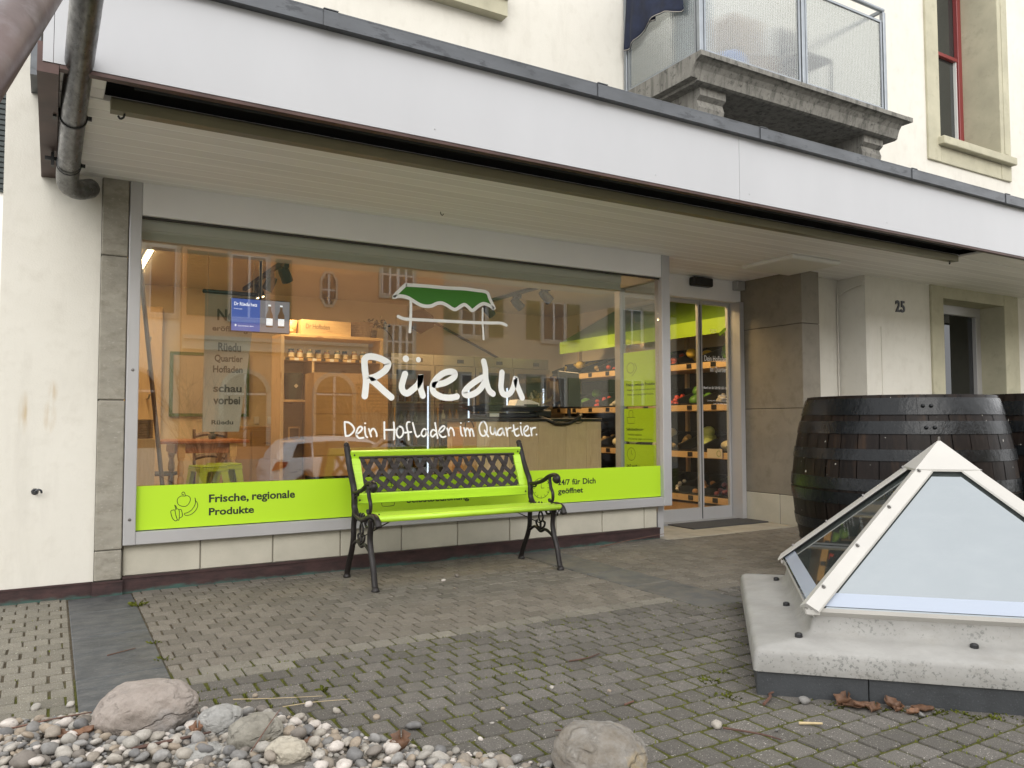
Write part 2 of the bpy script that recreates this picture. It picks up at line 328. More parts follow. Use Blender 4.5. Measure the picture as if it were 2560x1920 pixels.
def copper():
    mt, t, b = base('copper'); v = coords(t, (1, 1, 3)); sx = N(t, 'ShaderNodeSeparateXYZ'); t.links.new(coords(t), sx.inputs[0])
    n = noisen(t, v, 7, 8, 0.7)
    c = mixc(t, ramp(t, n, 0.35, 0.65), (0.040, 0.027, 0.027), (0.085, 0.047, 0.045))
    g = mathn(t, 'ADD', noisen(t, v, 5, 7, 0.7), ramp(t, sx.outputs[2], 0.0, 0.05, 0.22, -0.28))
    c = mixc(t, ramp(t, g, 0.52, 0.72), c, (0.06, 0.115, 0.10))
    t.links.new(c, b.inputs['Base Color']); b.inputs['Metallic'].default_value = 0.45; b.inputs['Roughness'].default_value = 0.5
plaster(); copper()
def streaked(name, col, col2, rough=0.9, bump=0.5, bs=45, dark=None):
    mt, t, b = base(name); v = coords(t)
    n = noisen(t, v, 6, 8, 0.7); s = noisen(t, coords(t, (18, 18, 2.2)), 1.0, 6, 0.7)
    c = mixc(t, ramp(t, n, 0.3, 0.7), col, tuple(x*0.75 for x in col))
    c = mixc(t, ramp(t, s, 0.46, 0.66), c, col2)
    if dark: c = mixc(t, ramp(t, noisen(t, v, 22, 5, 0.7), 0.55, 0.68), c, dark)
    t.links.new(c, b.inputs['Base Color']); b.inputs['Roughness'].default_value = rough; b.inputs['Specular IOR Level'].default_value = 0.25
    bp = N(t, 'ShaderNodeBump'); bp.inputs['Strength'].default_value = bump; bp.inputs['Distance'].default_value = 0.006
    t.links.new(noisen(t, v, bs, 7, 0.7), bp.inputs['Height']); t.links.new(bp.outputs[0], b.inputs['Normal'])
streaked('balcony_stone', (0.235, 0.225, 0.20), (0.10, 0.097, 0.085), dark=(0.07, 0.068, 0.062))
mat('pilaster_stone', (0.27, 0.25, 0.205), 0.85, var=0.18, vs=7, bump=0.7, bs=60, stretch=(1, 1, 1.8), col2=(0.20, 0.18, 0.14), cut=(0.5, 0.75), spots=(0.60, 0.75), spotcol=(0.35, 0.33, 0.28), spotscale=45)
mat('pier_stone', (0.20, 0.177, 0.14), 0.75, var=0.10, vs=3, bump=0.35, bs=120, spots=(0.62, 0.72), spotcol=(0.27, 0.24, 0.19), spotscale=170, col2=(0.135, 0.116, 0.087), cut=(0.5, 0.8))
mat('plinth_stone', (0.44, 0.412, 0.335), 0.85, var=0.10, vs=4, bump=0.3, bs=140, spots=(0.66, 0.72), spotcol=(0.36, 0.34, 0.28), spotscale=220, rand=0.05)
mat('joint_mortar', (0.24, 0.22, 0.18), 0.95, bump=0.4)
mat('dark_joint', (0.05, 0.045, 0.04), 0.95)
mat('sandstone', (0.41, 0.385, 0.28), 0.85, var=0.12, vs=3, bump=0.25, bs=150, col2=(0.33, 0.31, 0.225), cut=(0.55, 0.75))
mat('aluminium', (0.42, 0.412, 0.41), 0.40, metal=0.25, var=0.05, vs=2, rvar=0.06)
mat('aluminium_matt', (0.34, 0.335, 0.33), 0.5, metal=0.2, var=0.05, vs=2)
mat('fascia_white', (0.425, 0.428, 0.442), 0.34, var=0.035, vs=1.6, stretch=(1, 1, 0.5), spec=0.4)
mat('zinc', (0.092, 0.097, 0.104), 0.42, metal=0.55, var=0.18, vs=3, col2=(0.060, 0.063, 0.068), cut=(0.56, 0.62), rvar=0.1, stretch=(1, 1, 3))
mat('galvanised', (0.15, 0.15, 0.148), 0.36, metal=0.8, var=0.35, vs=28, stretch=(1, 0.35, 1), col2=(0.07, 0.067, 0.064), cut=(0.5, 0.72), rvar=0.12)
mat('brown_metal', (0.085, 0.055, 0.050), 0.42, metal=0.4, var=0.3, vs=6, col2=(0.14, 0.115, 0.115), cut=(0.5, 0.75), rvar=0.1)
mat('copper_plain', (0.075, 0.042, 0.036), 0.5, metal=0.35, var=0.3, vs=6)
mat('soffit_wood', (0.82, 0.79, 0.775), 0.5, var=0.04, vs=2, stretch=(0.35, 6, 6), spots=(0.705, 0.75), spotcol=(0.26, 0.22, 0.18), spotscale=2.6, rand=0.04)
mat('awning_bronze', (0.19, 0.172, 0.105), 0.4, metal=0.4, var=0.15, vs=5, stretch=(0.3, 1, 1))
plain('soffit_groove', (0.97, 0.96, 0.95), 0.6)
plain('slot_dark', (0.012, 0.012, 0.016), 0.9)
plain('black', (0.012, 0.012, 0.013), 0.45)
plain('black_gloss', (0.01, 0.01, 0.011), 0.12)
plain('rubber', (0.02, 0.02, 0.02), 0.8)
plain('lime_film', (0.42, 0.66, 0.022), 0.35)
plain('white_film', (0.88, 0.88, 0.87), 0.45)
plain('green_film', (0.035, 0.20, 0.012), 0.4)
plain('ink', (0.014, 0.020, 0.012), 0.5)
plain('red_frame', (0.21, 0.035, 0.035), 0.4)
plain('window_white', (0.62, 0.62, 0.60), 0.45)
plain('shop_white', (0.70, 0.68, 0.63), 0.6)
plain('dark_room', (0.03, 0.032, 0.034), 0.8)
plain('steel_bolt', (0.20, 0.19, 0.18), 0.3, metal=0.8)
glass('pane', (0.94, 0.96, 0.945), 1.86)
glass('door_pane', (0.90, 0.93, 0.91), 1.5)
glass('house_pane', None, 1.55, back=(0.035, 0.038, 0.036))
glass('dark_pane', None, 1.5, back=(0.010, 0.011, 0.011))
def ribbed():
    mt, t, b = base('ribbed_glass'); t.nodes.remove(b)
    v = coords(t); sx = N(t, 'ShaderNodeSeparateXYZ'); t.links.new(v, sx.inputs[0])
    w = mathn(t, 'ADD', mathn(t, 'SINE', mathn(t, 'MULTIPLY', mathn(t, 'ADD', sx.outputs[0], sx.outputs[1]), 300.0)), mathn(t, 'MULTIPLY', mathn(t, 'SINE', mathn(t, 'MULTIPLY', sx.outputs[2], 220.0)), 0.15))
    bp = N(t, 'ShaderNodeBump'); bp.inputs['Strength'].default_value = 0.55; bp.inputs['Distance'].default_value = 0.003; t.links.new(w, bp.inputs['Height'])
    g = N(t, 'ShaderNodeBsdfGlossy'); g.inputs['Roughness'].default_value = 0.12; t.links.new(bp.outputs[0], g.inputs['Normal'])
    rf = N(t, 'ShaderNodeBsdfRefraction'); rf.inputs['IOR'].default_value = 1.06; rf.inputs['Roughness'].default_value = 0.14; rf.inputs['Color'].default_value = (0.80, 0.82, 0.81, 1)
    t.links.new(bp.outputs[0], rf.inputs['Normal'])
    tl = N(t, 'ShaderNodeBsdfTranslucent'); tl.inputs['Color'].default_value = (0.85, 0.87, 0.85, 1)
    df = N(t, 'ShaderNodeBsdfDiffuse'); df.inputs['Color'].default_value = (0.45, 0.47, 0.46, 1)
    m0 = N(t, 'ShaderNodeMixShader'); m0.inputs[0].default_value = 0.14; t.links.new(rf.outputs[0], m0.inputs[1]); t.links.new(tl.outputs[0], m0.inputs[2])
    m1 = N(t, 'ShaderNodeMixShader'); m1.inputs[0].default_value = 0.10; t.links.new(m0.outputs[0], m1.inputs[1]); t.links.new(df.outputs[0], m1.inputs[2])
    m2 = N(t, 'ShaderNodeMixShader'); m2.inputs[0].default_value = 0.13; t.links.new(m1.outputs[0], m2.inputs[1]); t.links.new(g.outputs[0], m2.inputs[2])
    t.links.new(m2.outputs[0], t.nodes['Material Output'].inputs['Surface'])
ribbed()

# ---------------------------------------------------------------- the shop building
B = thing('shop_building', 'cream rendered corner building with farm shop, white canopy and balcony', 'building', (0, 0, 0))
w = MB()
w.box(-0.67, -0.155, 0, 0.28, 0.085, 2.70); w.box(-0.67, 8.61, 0, 0.28, 2.70, 8.2); w.box(10.46, 15, 0, 0.28, 2.70, 8.2)
w.box(8.61, 10.46, 0, 0.28, 2.70, 4.20); w.box(8.61, 10.46, 0, 0.28, 7.2, 8.2)
w.box(-0.67, -0.40, 0.28, 5.6, 0.0, 8.2)
w.box(6.33, 6.881, 0.0, 0.28, 0.0, 2.70); w.box(6.881, 8.02, -0.334, 0.28, 0.0, 2.69); w.box(9.86, 15, -0.334, 0.28, 0.0, 2.69)
w.box(8.02, 9.86, -0.2, 0.28, 2.57, 2.70)
w.box(7.13, 7.758, -0.342, -0.333, 1.1, 2.047)                     # filled-in rectangle under the number
w.build('wall', 'plaster', B)
# copper flashing at the wall foot
cf = MB(); cf.box(-0.69, -0.16, -0.014, -0.001, -0.02, 0.088); cf.box(-0.69, -0.16, -0.02, -0.014, 0.078, 0.090)
cf.box(-0.163, 0.003, -0.04, -0.022, -0.02, 0.086); cf.box(-0.163, 0.003, -0.046, -0.04, 0.076, 0.088)
cf.box(0.004, 4.345, -0.002, 0.024, -0.02, 0.098); cf.box(0.004, 4.345, -0.010, -0.002, 0.086, 0.101); cf.box(4.333, 4.345, 0.024, 0.55, -0.02, 0.098)
fl = cf.build('copper_flashing', 'copper', B)
for i in range(11):
    x = 0.2+0.4*i; rv = MB(); rv.lathe([(0, 0), (0.004, 0.001), (0.007, 0.004)], 8, M=Matrix.Translation((x, -0.0105, 0.0925)) @ Matrix.Rotation(R(-90), 4, 'X')); rv.build('rivet', 'copper_plain', fl)
# left pilaster
pl = MB().box(-0.145, -0.012, -0.012, 0.24, 0.06, 2.60).build('pilaster', 'dark_joint', B)
for z0, z1 in ((0.089, 0.268), (0.272, 1.188), (1.193, 2.086), (2.091, 2.60)):
    MB().box(-0.153, -0.004, -0.024, 0.25, z0, z1, 0.006).build('stone_block', 'pilaster_stone', pl)
# plinth under the window
pj = MB().box(0.002, 4.338, 0.036, 0.5, 0.08, 0.288).build('plinth', 'joint_mortar', B)
px = [0.002, 0.461, 0.925, 1.398, 1.864, 2.328, 2.795, 3.243, 3.72, 4.188, 4.338]
for a, b_ in zip(px[:-1], px[1:]): MB().box(a+0.0045, b_-0.0045, 0.026, 0.2, 0.099, 0.287, 0.004).build('plinth_block', 'plinth_stone', pj)
for a, b_ in ((0.2, 0.36), (0.365, 0.5)): MB().box(4.30, 4.343, a, b_, 0.099, 0.287, 0.004).build('plinth_block', 'plinth_stone', pj)

# display window
mat('aluminium_lightened', (0.74, 0.725, 0.715), 0.45, var=0.03, vs=2)  # frame aluminium in a lighter colour, offsetting the shade under the canopy
DW = MB().box(0.071, 4.37, -0.030, 0.055, 2.365, 2.60, 0.004).build('display_window', 'aluminium_lightened', B)
DW['label'] = 'wide grey framed shop window with green stripe and white lettering'
for nm, q in (('frame_jamb', (0.0, 0.070, -0.032, 0.055, 0.292, 2.60)), ('frame_sill', (0.071, 4.37, -0.032, 0.055, 0.292, 0.371)), ('frame_post', (4.371, 4.468, -0.034, 0.07, 0.292, 2.60))):
    MB().box(*q, 0.004).build(nm, 'aluminium', DW)
MB().box(0.071, 4.37, 0.014, 0.034, 0.371, 2.365).build('pane', 'pane', DW)
MB().box(0.074, 4.367, -0.004, 0.0135, 2.351, 2.364).build('glazing_bead', 'dark_joint', DW)
MB().box(0.074, 4.367, 0.0085, 0.0115, 0.371, 0.376).build('glazing_gasket', 'black', DW)
MB().box(0.0715, 4.3695, 0.0105, 0.0125, 0.3765, 0.652).build('window_film', 'lime_film', DW)
def letter(name, strokes, w_, y, m_, closed_first=False, n=6):
    mb = MB()
    for i, s in enumerate(strokes): mb.ribbon(s, w_[i] if isinstance(w_, list) else w_, y-0.00025*(i % 4), n, closed=closed_first and i == 0)
    return mb.build(name, m_, DW)
letter('lettering', WORD_STROKES, 0.049, 0.0120, 'white_film')
for (q,), r_ in zip(WORD_DOTS, (0.0255, 0.021)): MB().add([(q[0]+r_*math.cos(a*math.pi/12), 0.0115, q[1]+r_*math.sin(a*math.pi/12)) for a in range(24)], [tuple(range(24))]).build('lettering', 'white_film', DW)
for a, b_ in ((0, 7), (7, 20), (20, 25), (25, 39)): letter('lettering', TAG_STROKES[a:b_], 0.0135, 0.0120, 'white_film', n=5)
letter('stall_emblem', STALL_STROKES, [0.027, 0.024, 0.022, 0.016], 0.0115, 'white_film', closed_first=True, n=4)
ring = smooth_path([(a, b_, 0) for a, b_ in STALL_STROKES[0]], 4, True)[:-1]
MB().add([(q.x, 0.0128, q.y) for q in ring], [tuple(range(len(ring)))]).build('stall_emblem', 'green_film', DW)
letter('fruit_emblem', FRUIT_STROKES, 0.0042, 0.0098, 'ink', n=5)
XZ = lambda y: (lambda u, v: (u, y, v))
def word(par, body, u0, u1, w0, w1, mp, ma, bold=0.028):
    t_ = MB(); put_text(t_, body, u0, u1, w0, w1, mp, bold); return t_.build('lettering', ma, par)
for q in (('Frische,', 0.504, 0.757, 0.518, 0.580), ('regionale', 0.778, 1.066, 0.514, 0.584), ('Produkte', 0.505, 0.792, 0.443, 0.492), ('Zur', 1.897, 1.995, 0.535, 0.575), ('Selbstbedienung', 1.897, 2.419, 0.436, 0.494), ('24/7', 3.252, 3.372, 0.522, 0.570), ('für', 3.394, 3.478, 0.522, 0.572), ('Dich', 3.504, 3.640, 0.522, 0.572), ('geöffnet', 3.251, 3.506, 0.437, 0.497)): word(DW, *q, XZ(0.0096), 'ink')
ck = MB(); cx, cz, cr = 3.085, 0.507, 0.082
ck.ribbon([(cx+cr*math.cos(a*math.pi/12), cz+cr*math.sin(a*math.pi/12)) for a in range(25)], 0.004, 0.0096, 2, True)
for a in range(12):
    an = a*math.pi/6; ck.ribbon([(cx+cr*0.78*math.cos(an), cz+cr*0.78*math.sin(an)), (cx+cr*0.97*math.cos(an), cz+cr*0.97*math.sin(an))], 0.0036, 0.0094)
ck.ribbon([(cx, cz), (cx, cz+0.05)], 0.004, 0.0094); ck.ribbon([(cx, cz), (cx+0.028, cz)], 0.004, 0.0092); ck.build('clock_emblem', 'ink', DW)
bk = MB()
bk.ribbon([(1.70, 0.575), (1.80, 0.575), (1.81, 0.55), (1.80, 0.45), (1.78, 0.436), (1.72, 0.436), (1.70, 0.45), (1.69, 0.55), (1.70, 0.575)], 0.004, 0.0096, 4, True); bk.ribbon([(1.725, 0.576), (1.73, 0.605), (1.77, 0.605), (1.775, 0.576)], 0.004, 0.0094, 4)
bk.build('basket_emblem', 'ink', DW)
for z in (1.38, 0.45):
    rv = MB(); rv.lathe([(0.010, 0), (0.008, 0.003), (0, 0.004)], 10, M=Matrix.Translation((0.035, -0.032, z)) @ Matrix.Rotation(R(90), 4, 'X')); rv.build('screw_cap', 'steel_bolt', DW)
# side return pane with green posters
SP = MB().box(4.385, 4.455, 0.60, 0.68, 0.05, 2.56).build('side_window', 'aluminium', B)
MB().box(4.412, 4.424, 0.071, 0.60, 0.372, 2.36).build('pane', 'door_pane', SP)
MB().box(4.385, 4.455, 0.071, 0.60, 2.36, 2.56).build('frame_head', 'aluminium', SP); MB().box(4.385, 4.455, 0.071, 0.60, 0.0, 0.371).build('frame_sill', 'aluminium', SP)
YZ = lambda u, v: (4.4085, 0.56-u, v)
for k, (z0, z1) in enumerate(((1.20, 1.72), (0.86, 1.175), (0.50, 0.835))):
    ps = MB().box(4.4095, 4.4112, 0.075, 0.575, z0, z1).build('poster', 'lime_film', SP)
    t_ = MB(); hd = ('Frische, regionale Produkte', 'Selbstbedienung', '24/7 geöffnet')[k]
    zt = z0+(z1-z0)*0.42
    word(SP, hd, 0.02, (0.44, 0.27, 0.22)[k], zt-0.035, zt, YZ, 'ink', 0.02)
    for j, ln in enumerate((('Regionale und saisonale Lebensmittel', 'Frische und schmackhafte Produkte'), ('Produkte auswählen', 'Selbstständig wägen und scannen', 'Mit Karte oder bar bezahlen'), ('Code bei der Eingangstüre scannen', 'Einmalig registrieren', 'Die Türe öffnet sich'))[k]):
        word(SP, ln, 0.04, 0.04+0.0115*len(ln), zt-0.075-0.042*j, zt-0.055-0.042*j, YZ, 'ink', 0.0)
    cy, cz = 0.09, zt+0.10
    if k == 0: t_.ribbon([(cy+0.055*math.cos(a*math.pi/6), cz+0.05+0.05*math.sin(a*math.pi/6)) for a in range(13)], 0.004, 0, 3, True, YZ); t_.ribbon([(cy+0.06, cz+0.09), (cy+0.09, cz+0.04), (cy+0.02, cz-0.03)], 0.004, 0, 4, False, YZ)
    if k == 1: t_.ribbon([(cy-0.06, cz), (cy-0.045, cz-0.06), (cy+0.045, cz-0.06), (cy+0.06, cz), (cy-0.06, cz)], 0.004, 0, 1, True, YZ); t_.ribbon([(cy-0.03, cz), (cy-0.025, cz+0.06), (cy+0.025, cz+0.06), (cy+0.03, cz)], 0.004, 0, 3, False, YZ)
    if k == 2: t_.ribbon([(cy+0.06*math.cos(a*math.pi/8), cz+0.06*math.sin(a*math.pi/8)) for a in range(17)], 0.004, 0, 2, True, YZ); t_.ribbon([(cy, cz+0.035), (cy, cz), (cy+0.02, cz)], 0.004, 0, 1, False, YZ)
    t_.build('poster_emblem', 'ink', SP)

# entrance
ED = MB().box(4.47, 6.055, 0.60, 0.74, 2.345, 2.60).build('entrance_door', 'aluminium_lightened', B); ED['label'] = 'grey framed double sliding glass entrance door'
def leaf(nm, x0, x1, y0=0.70, y1=0.735):
    f = MB(); s = 0.026
    f.box(x0, x0+s, y0, y1, 0.02, 2.343); f.box(x1-s, x1, y0, y1, 0.02, 2.343); f.box(x0+s, x1-s, y0, y1, 2.305, 2.343); f.box(x0+s, x1-s, y0, y1, 0.02, 0.145)
    L_ = f.build(nm, 'aluminium', ED); MB().box(x0+s, x1-s, y0+0.012, y1-0.012, 0.145, 2.305).build('pane', 'door_pane', L_); return L_
leaf('side_light', 4.475, 4.985); leaf('door_leaf', 4.99, 5.546); LR = leaf('door_leaf', 5.552, 5.985)
MB().box(5.543, 5.555, 0.698, 0.702, 0.03, 2.3).build('rubber_seal', 'rubber', ED)
MB().box(5.99, 6.052, 0.555, 0.74, 0.0, 2.344).build('door_jamb', 'aluminium', ED)
MB().box(4.47, 6.0, 0.64, 0.76, -0.01, 0.018).build('door_rail', 'aluminium_matt', ED)
sn = MB(); sn.box(5.30, 5.58, 0.52, 0.60, 2.465, 2.555, 0.012); sn.box(5.33, 5.42, 0.515, 0.521, 2.48, 2.53); sn.build('door_sensor', 'black', ED)
MB().box(5.93, 6.05, 0.52, 0.60, 2.47, 2.565, 0.006).build('closer_box', 'aluminium_matt', ED)
XD = XZ(0.7105)
for q in (('Dein Hofladen', 5.615, 5.945, 1.70, 1.76), ('im Quartier', 5.70, 5.945, 1.575, 1.645), ('Rund um die Uhr für dich da', 5.60, 5.945, 1.40, 1.43), ('Dieser Laden wird', 5.70, 5.80, 2.035, 2.05), ('videoüberwacht', 5.71, 5.80, 2.01, 2.025)): word(ED, *q, XD, 'white_film', 0.005)
for j, ln in enumerate(('So funktionierts:', '1. Code scannen', '2. Einmalig mit Kundennummer registrieren', '3. Auf "Türe öffnen" klicken')): word(ED, ln, 5.945-0.0072*len(ln), 5.945, 1.325-0.03*j, 1.342-0.03*j, XD, 'white_film', 0.0)
cm = MB(); cm.ribbon([(5.85, 2.00), (5.93, 2.06)], 0.035, 0.7105); cm.ribbon([(5.92, 1.99), (5.90, 2.03)], 0.012, 0.7102); cm.build('camera_emblem', 'lime_film', ED)

# stone pier between the entrances
PR = MB().box(6.066, 6.320, -0.192, 0.76, -0.01, 2.60).build('stone_pier', 'dark_joint', B)
for z0, z1, sp in ((0.0, 0.30, -0.02), (0.304, 1.18, None), (1.185, 2.035, None), (2.04, 2.60, None)):
    if sp is None: MB().box(6.06, 6.326, -0.20, 0.77, z0, z1, 0.005).build('stone_block', 'pier_stone', PR)
    else:
        MB().box(6.06, 6.326, -0.20, 0.118, z0, z1, 0.005).build('stone_block', 'plinth_stone', PR); MB().box(6.06, 6.326, 0.123, 0.77, z0, z1, 0.005).build('stone_block', 'plinth_stone', PR)
# thin cable duct, number, side door
cb = MB(); cb.tube(smooth_path([(6.86, -0.016, 0.3), (6.86, -0.016, 2.30), (6.865, -0.04, 2.40), (6.872, -0.2, 2.46), (6.873, -0.32, 2.48)], 6), 0.009, 8); cb.lathe([(0, -0.02), (0.018, -0.02), (0.018, 0.02), (0, 0.02)], 10, c=(6.874, -0.325, 2.50)); cb.build('cable_duct', 'plaster', B, smooth=True)
nb = MB(); v, f = text_mesh('25', 0.025, 1.12)
nb.add([(7.392+0.16*a, -0.345, 2.224+0.128*b_) for a, b_ in v], f)
nu = nb.build('house_number', 'black', B); nu['label'] = 'black numerals 25 fixed to the wall'
nu.modifiers.new('solid', 'SOLIDIFY').thickness = 0.014
SD = MB().box(8.25, 9.52, -0.02, 0.06, 0.0, 2.43).build('side_door', 'dark_pane', B); SD['label'] = 'dark glazed side door in sandstone surround'
for q in ((8.02, 8.25, -0.36, 0.05, 0.0, 2.60), (9.52, 9.70, -0.36, 0.05, 0.0, 2.60)): MB().box(*q, 0.006).build('surround_jamb', 'sandstone', SD)
MB().box(9.70, 9.86, -0.345, 0.05, 0.0, 2.60).build('surround_jamb', 'sandstone', SD); MB().box(8.251, 9.519, -0.355, 0.05, 2.44, 2.60).build('surround_lintel', 'sandstone', SD)
for q in ((8.25, 8.33, -0.07, -0.02, 0.0, 2.33), (9.42, 9.52, -0.07, -0.02, 0.0, 2.33), (8.25, 9.52, -0.072, -0.02, 2.33, 2.44)): MB().box(*q, 0.003).build('door_frame', 'aluminium', SD)

# canopy
CA = MB(); CA.box(-0.47, 15, -1.615, -0.001, 2.66, 3.0); CA = CA.build('canopy', 'dark_joint', B); CA['label'] = 'flat entrance canopy with white fascia and boarded underside'
for x0, x1 in ((-0.462, -0.424), (-0.422, 3.653), (3.656, 7.9), (7.903, 15)): MB().box(x0, x1, -1.65, -1.617, 2.575, 3.06).build('fascia_panel', 'fascia_white', CA)
for x in (-0.3, 1.35, 2.9, 3.75, 5.3, 6.6):
    sw_ = MB(); sw_.lathe([(0.006, 0), (0.005, 0.002), (0, 0.0025)], 8, M=Matrix.Translation((x, -1.65, 2.63)) @ Matrix.Rotation(R(90), 4, 'X')); sw_.build('screw', 'fascia_white', CA)
MB().box(-0.40, 15, -1.646, -1.604, 2.557, 2.5745).build('fascia_return', 'copper_plain', CA)
sb = MB(); sb.box(-0.482, -0.402, -1.645, -0.001, 2.53, 2.66); sb.build('side_beam', 'copper_plain', CA)
MB().box(-0.545, -0.484, -0.30, -0.001, 3.03, 3.7).build('side_gutter', 'zinc', CA)
zs = [-0.47, 0.75, 2.436, 3.84, 5.598, 7.005, 9.0, 11, 15]
for a, b_ in zip(zs[:-1], zs[1:]):
    z_ = MB(); z_.box(a, b_-0.002, -1.70, -1.692, 3.018, 3.09); z_.box(a, b_-0.002, -1.70, 0.0, 3.091, 3.099); z_.box(a, b_-0.002, -1.692, -1.653, 3.018, 3.024)
    if a > 0: z_.box(a-0.03, a+0.045, -1.706, -1.701, 3.014, 3.094); z_.box(a-0.03, a+0.045, -1.706, 0.0, 3.0995, 3.104)
    z_.build('zinc_coping', 'zinc', CA)
# soffit boards run along the facade; the awning slot is left open behind the fascia
ys = []; y = 0.635
while y > -1.32: ys.append(y); y -= 0.122
for y in ys:
    y1 = y; y0 = max(y-0.1195, -1.33)
    xa, xb = (-0.40, 15) if y1 <= 0.03 else (4.47, 6.06)
    if y1 > 0.03 and y0 < 0.0: y0 = 0.001
    if y1 <= 0.03: y1 = min(y1, -0.002)
    MB().box(xa, xb, y0, y1-0.0105, 2.572, 2.60, 0.0015).build('soffit_board', 'soffit_wood', CA)
for a, b_ in ((-1.45, -1.335), (-1.60, -1.4525)):
    MB().box(-0.40, -0.217, a, b_, 2.576, 2.60, 0.0035).build('soffit_board', 'soffit_wood', CA); MB().box(6.86, 15, a, b_, 2.576, 2.60, 0.0035).build('soffit_board', 'soffit_wood', CA)
MB().box(-0.40, 15, -1.329, -0.001, 2.5738, 2.5995).build('soffit_backing', 'soffit_groove', CA); MB().box(4.47, 6.06, 0.001, 0.74, 2.5738, 2.70).build('soffit_backing', 'soffit_groove', CA)
sc = MB(); sc.box(-0.218, 6.862, -1.604, -1.33, 2.655, 2.659); sc.box(-0.23, -0.216, -1.604, -1.33, 2.60, 2.655); sc.build('soffit_backing', 'slot_dark', CA)
AW = MB().prism([(-1.405, 2.508), (-1.333, 2.512), (-1.333, 2.571), (-1.39, 2.574), (-1.405, 2.560)], -0.19, 6.72, 'x').build('awning_bar', 'awning_bronze', CA)
MB().tube([(-0.1, -1.50, 2.62), (6.6, -1.50, 2.62)], 0.035, 12).build('awning_roller', 'slot_dark', CA)
for x in (-0.13, 6.64): MB().tube(smooth_path([(x, -1.37, 2.515), (x-0.005, -1.375, 2.49), (x-0.02, -1.38, 2.48), (x-0.028, -1.38, 2.492)], 5), 0.005, 6).build('awning_eyelet', 'black', AW)
hk = MB(); hk.tube(smooth_path([(2.0, -0.35, 2.58), (2.0, -0.35, 2.56), (2.012, -0.35, 2.548), (2.022, -0.35, 2.56)], 4), 0.003, 6); hk.build('ceiling_hook', 'black', CA)
lp = MB(); lp.box(5.36, 6.04, -0.68, -0.06, 2.532, 2.575, 0.012); lp.build('ceiling_panel', 'shop_white', CA)
# rainwater pipe under the canopy
RP = MB(); pth = [(-0.27, -2.56, 2.74), (-0.315, -2.2, 2.665), (-0.335, -1.3, 2.56), (-0.345, -0.55, 2.475)]
RP.tube(pth, 0.0565, 20); rp = RP.build('rain_pipe', 'galvanised', B, smooth=True, angle=50)
MB().tube(smooth_path([(-0.345, -0.56, 2.476), (-0.348, -0.36, 2.445), (-0.335, -0.26, 2.43), (-0.29, -0.17, 2.435), (-0.245, -0.08, 2.47), (-0.225, 0.01, 2.50)], 6), 0.0585, 20).build('pipe_elbow', 'galvanised', rp, smooth=True)
for y, x, z in ((-1.12, -0.3375, 2.54), (-0.53, -0.345, 2.473)):
    c_ = MB(); c_.tube([(x, y-0.008, z), (x, y+0.008, z)], 0.0625, 20); c_.box(x-0.115, x-0.05, y-0.008, y+0.008, z+0.01, z+0.03); c_.box(x-0.085, x-0.07, y-0.02, y+0.02, z-0.02, z+0.05); c_.box(x+0.055, x+0.08, y-0.008, y+0.008, z-0.006, z+0.012); c_.build('pipe_clamp', 'black', rp)
# small wall hook
hk = MB(); hk.tube(smooth_path([(-0.47, -0.005, 0.645), (-0.47, -0.05, 0.645), (-0.455, -0.06, 0.66), (-0.44, -0.055, 0.655), (-0.435, -0.045, 0.64)], 6), 0.006, 8); hk.lathe([(0, 0), (0.02, 0), (0.012, 0.01)], 10, M=Matrix.Translation((-0.47, -0.001, 0.645)) @ Matrix.Rotation(R(90), 4, 'X')); hk.build('wall_hook', 'zinc', B, smooth=True)

# upper ledge and upper window
UL = MB(); UL.prism([(0.0, 4.33), (-0.10, 4.33), (-0.10, 4.455), (-0.13, 4.465), (-0.16, 4.50), (-0.20, 4.53), (-0.20, 4.60), (0.0, 4.60)], 0.8, 2.71, 'x'); UL.build('window_ledge', 'sandstone', B)
UW = MB().box(8.862, 10.218, 0.50, 0.51, 4.45, 7.1).build('upper_window', 'house_pane', B); UW['label'] = 'tall red framed window in olive sandstone surround'
for nm, q in (('surround_jamb', (8.61, 8.86, -0.03, 0.55, 4.20, 7.2)), ('surround_jamb', (10.22, 10.46, -0.03, 0.55, 4.20, 7.2)), ('surround_jamb', (8.862, 10.218, -0.025, 0.55, 4.20, 4.40))): MB().box(*q, 0.006).build(nm, 'sandstone', UW)
MB().box(10.30, 10.40, -0.036, -0.031, 4.55, 7.2).build('surround_moulding', 'sandstone', UW)
MB().box(8.80, 10.45, -0.11, 0.49, 4.401, 4.50, 0.008).build('window_sill', 'sandstone', UW)
for q in ((8.862, 8.95, 0.44, 0.499, 4.50, 7.1), (9.40, 9.45, 0.43, 0.499, 4.50, 7.1), (9.47, 9.53, 0.43, 0.499, 4.50, 7.1), (10.13, 10.218, 0.44, 0.499, 4.50, 7.1), (8.95, 9.40, 0.45, 0.498, 5.93, 5.98), (9.53, 10.13, 0.45, 0.498, 5.93, 5.98), (9.53, 10.13, 0.45, 0.498, 4.50, 4.56)): MB().box(*q, 0.004).build('window_frame', 'red_frame', UW)
for a, b_ in ((9.545, 9.565), (10.095, 10.115)): MB().box(a, b_, 0.46, 0.497, 4.56, 5.93).build('inner_sash', 'window_white', UW)

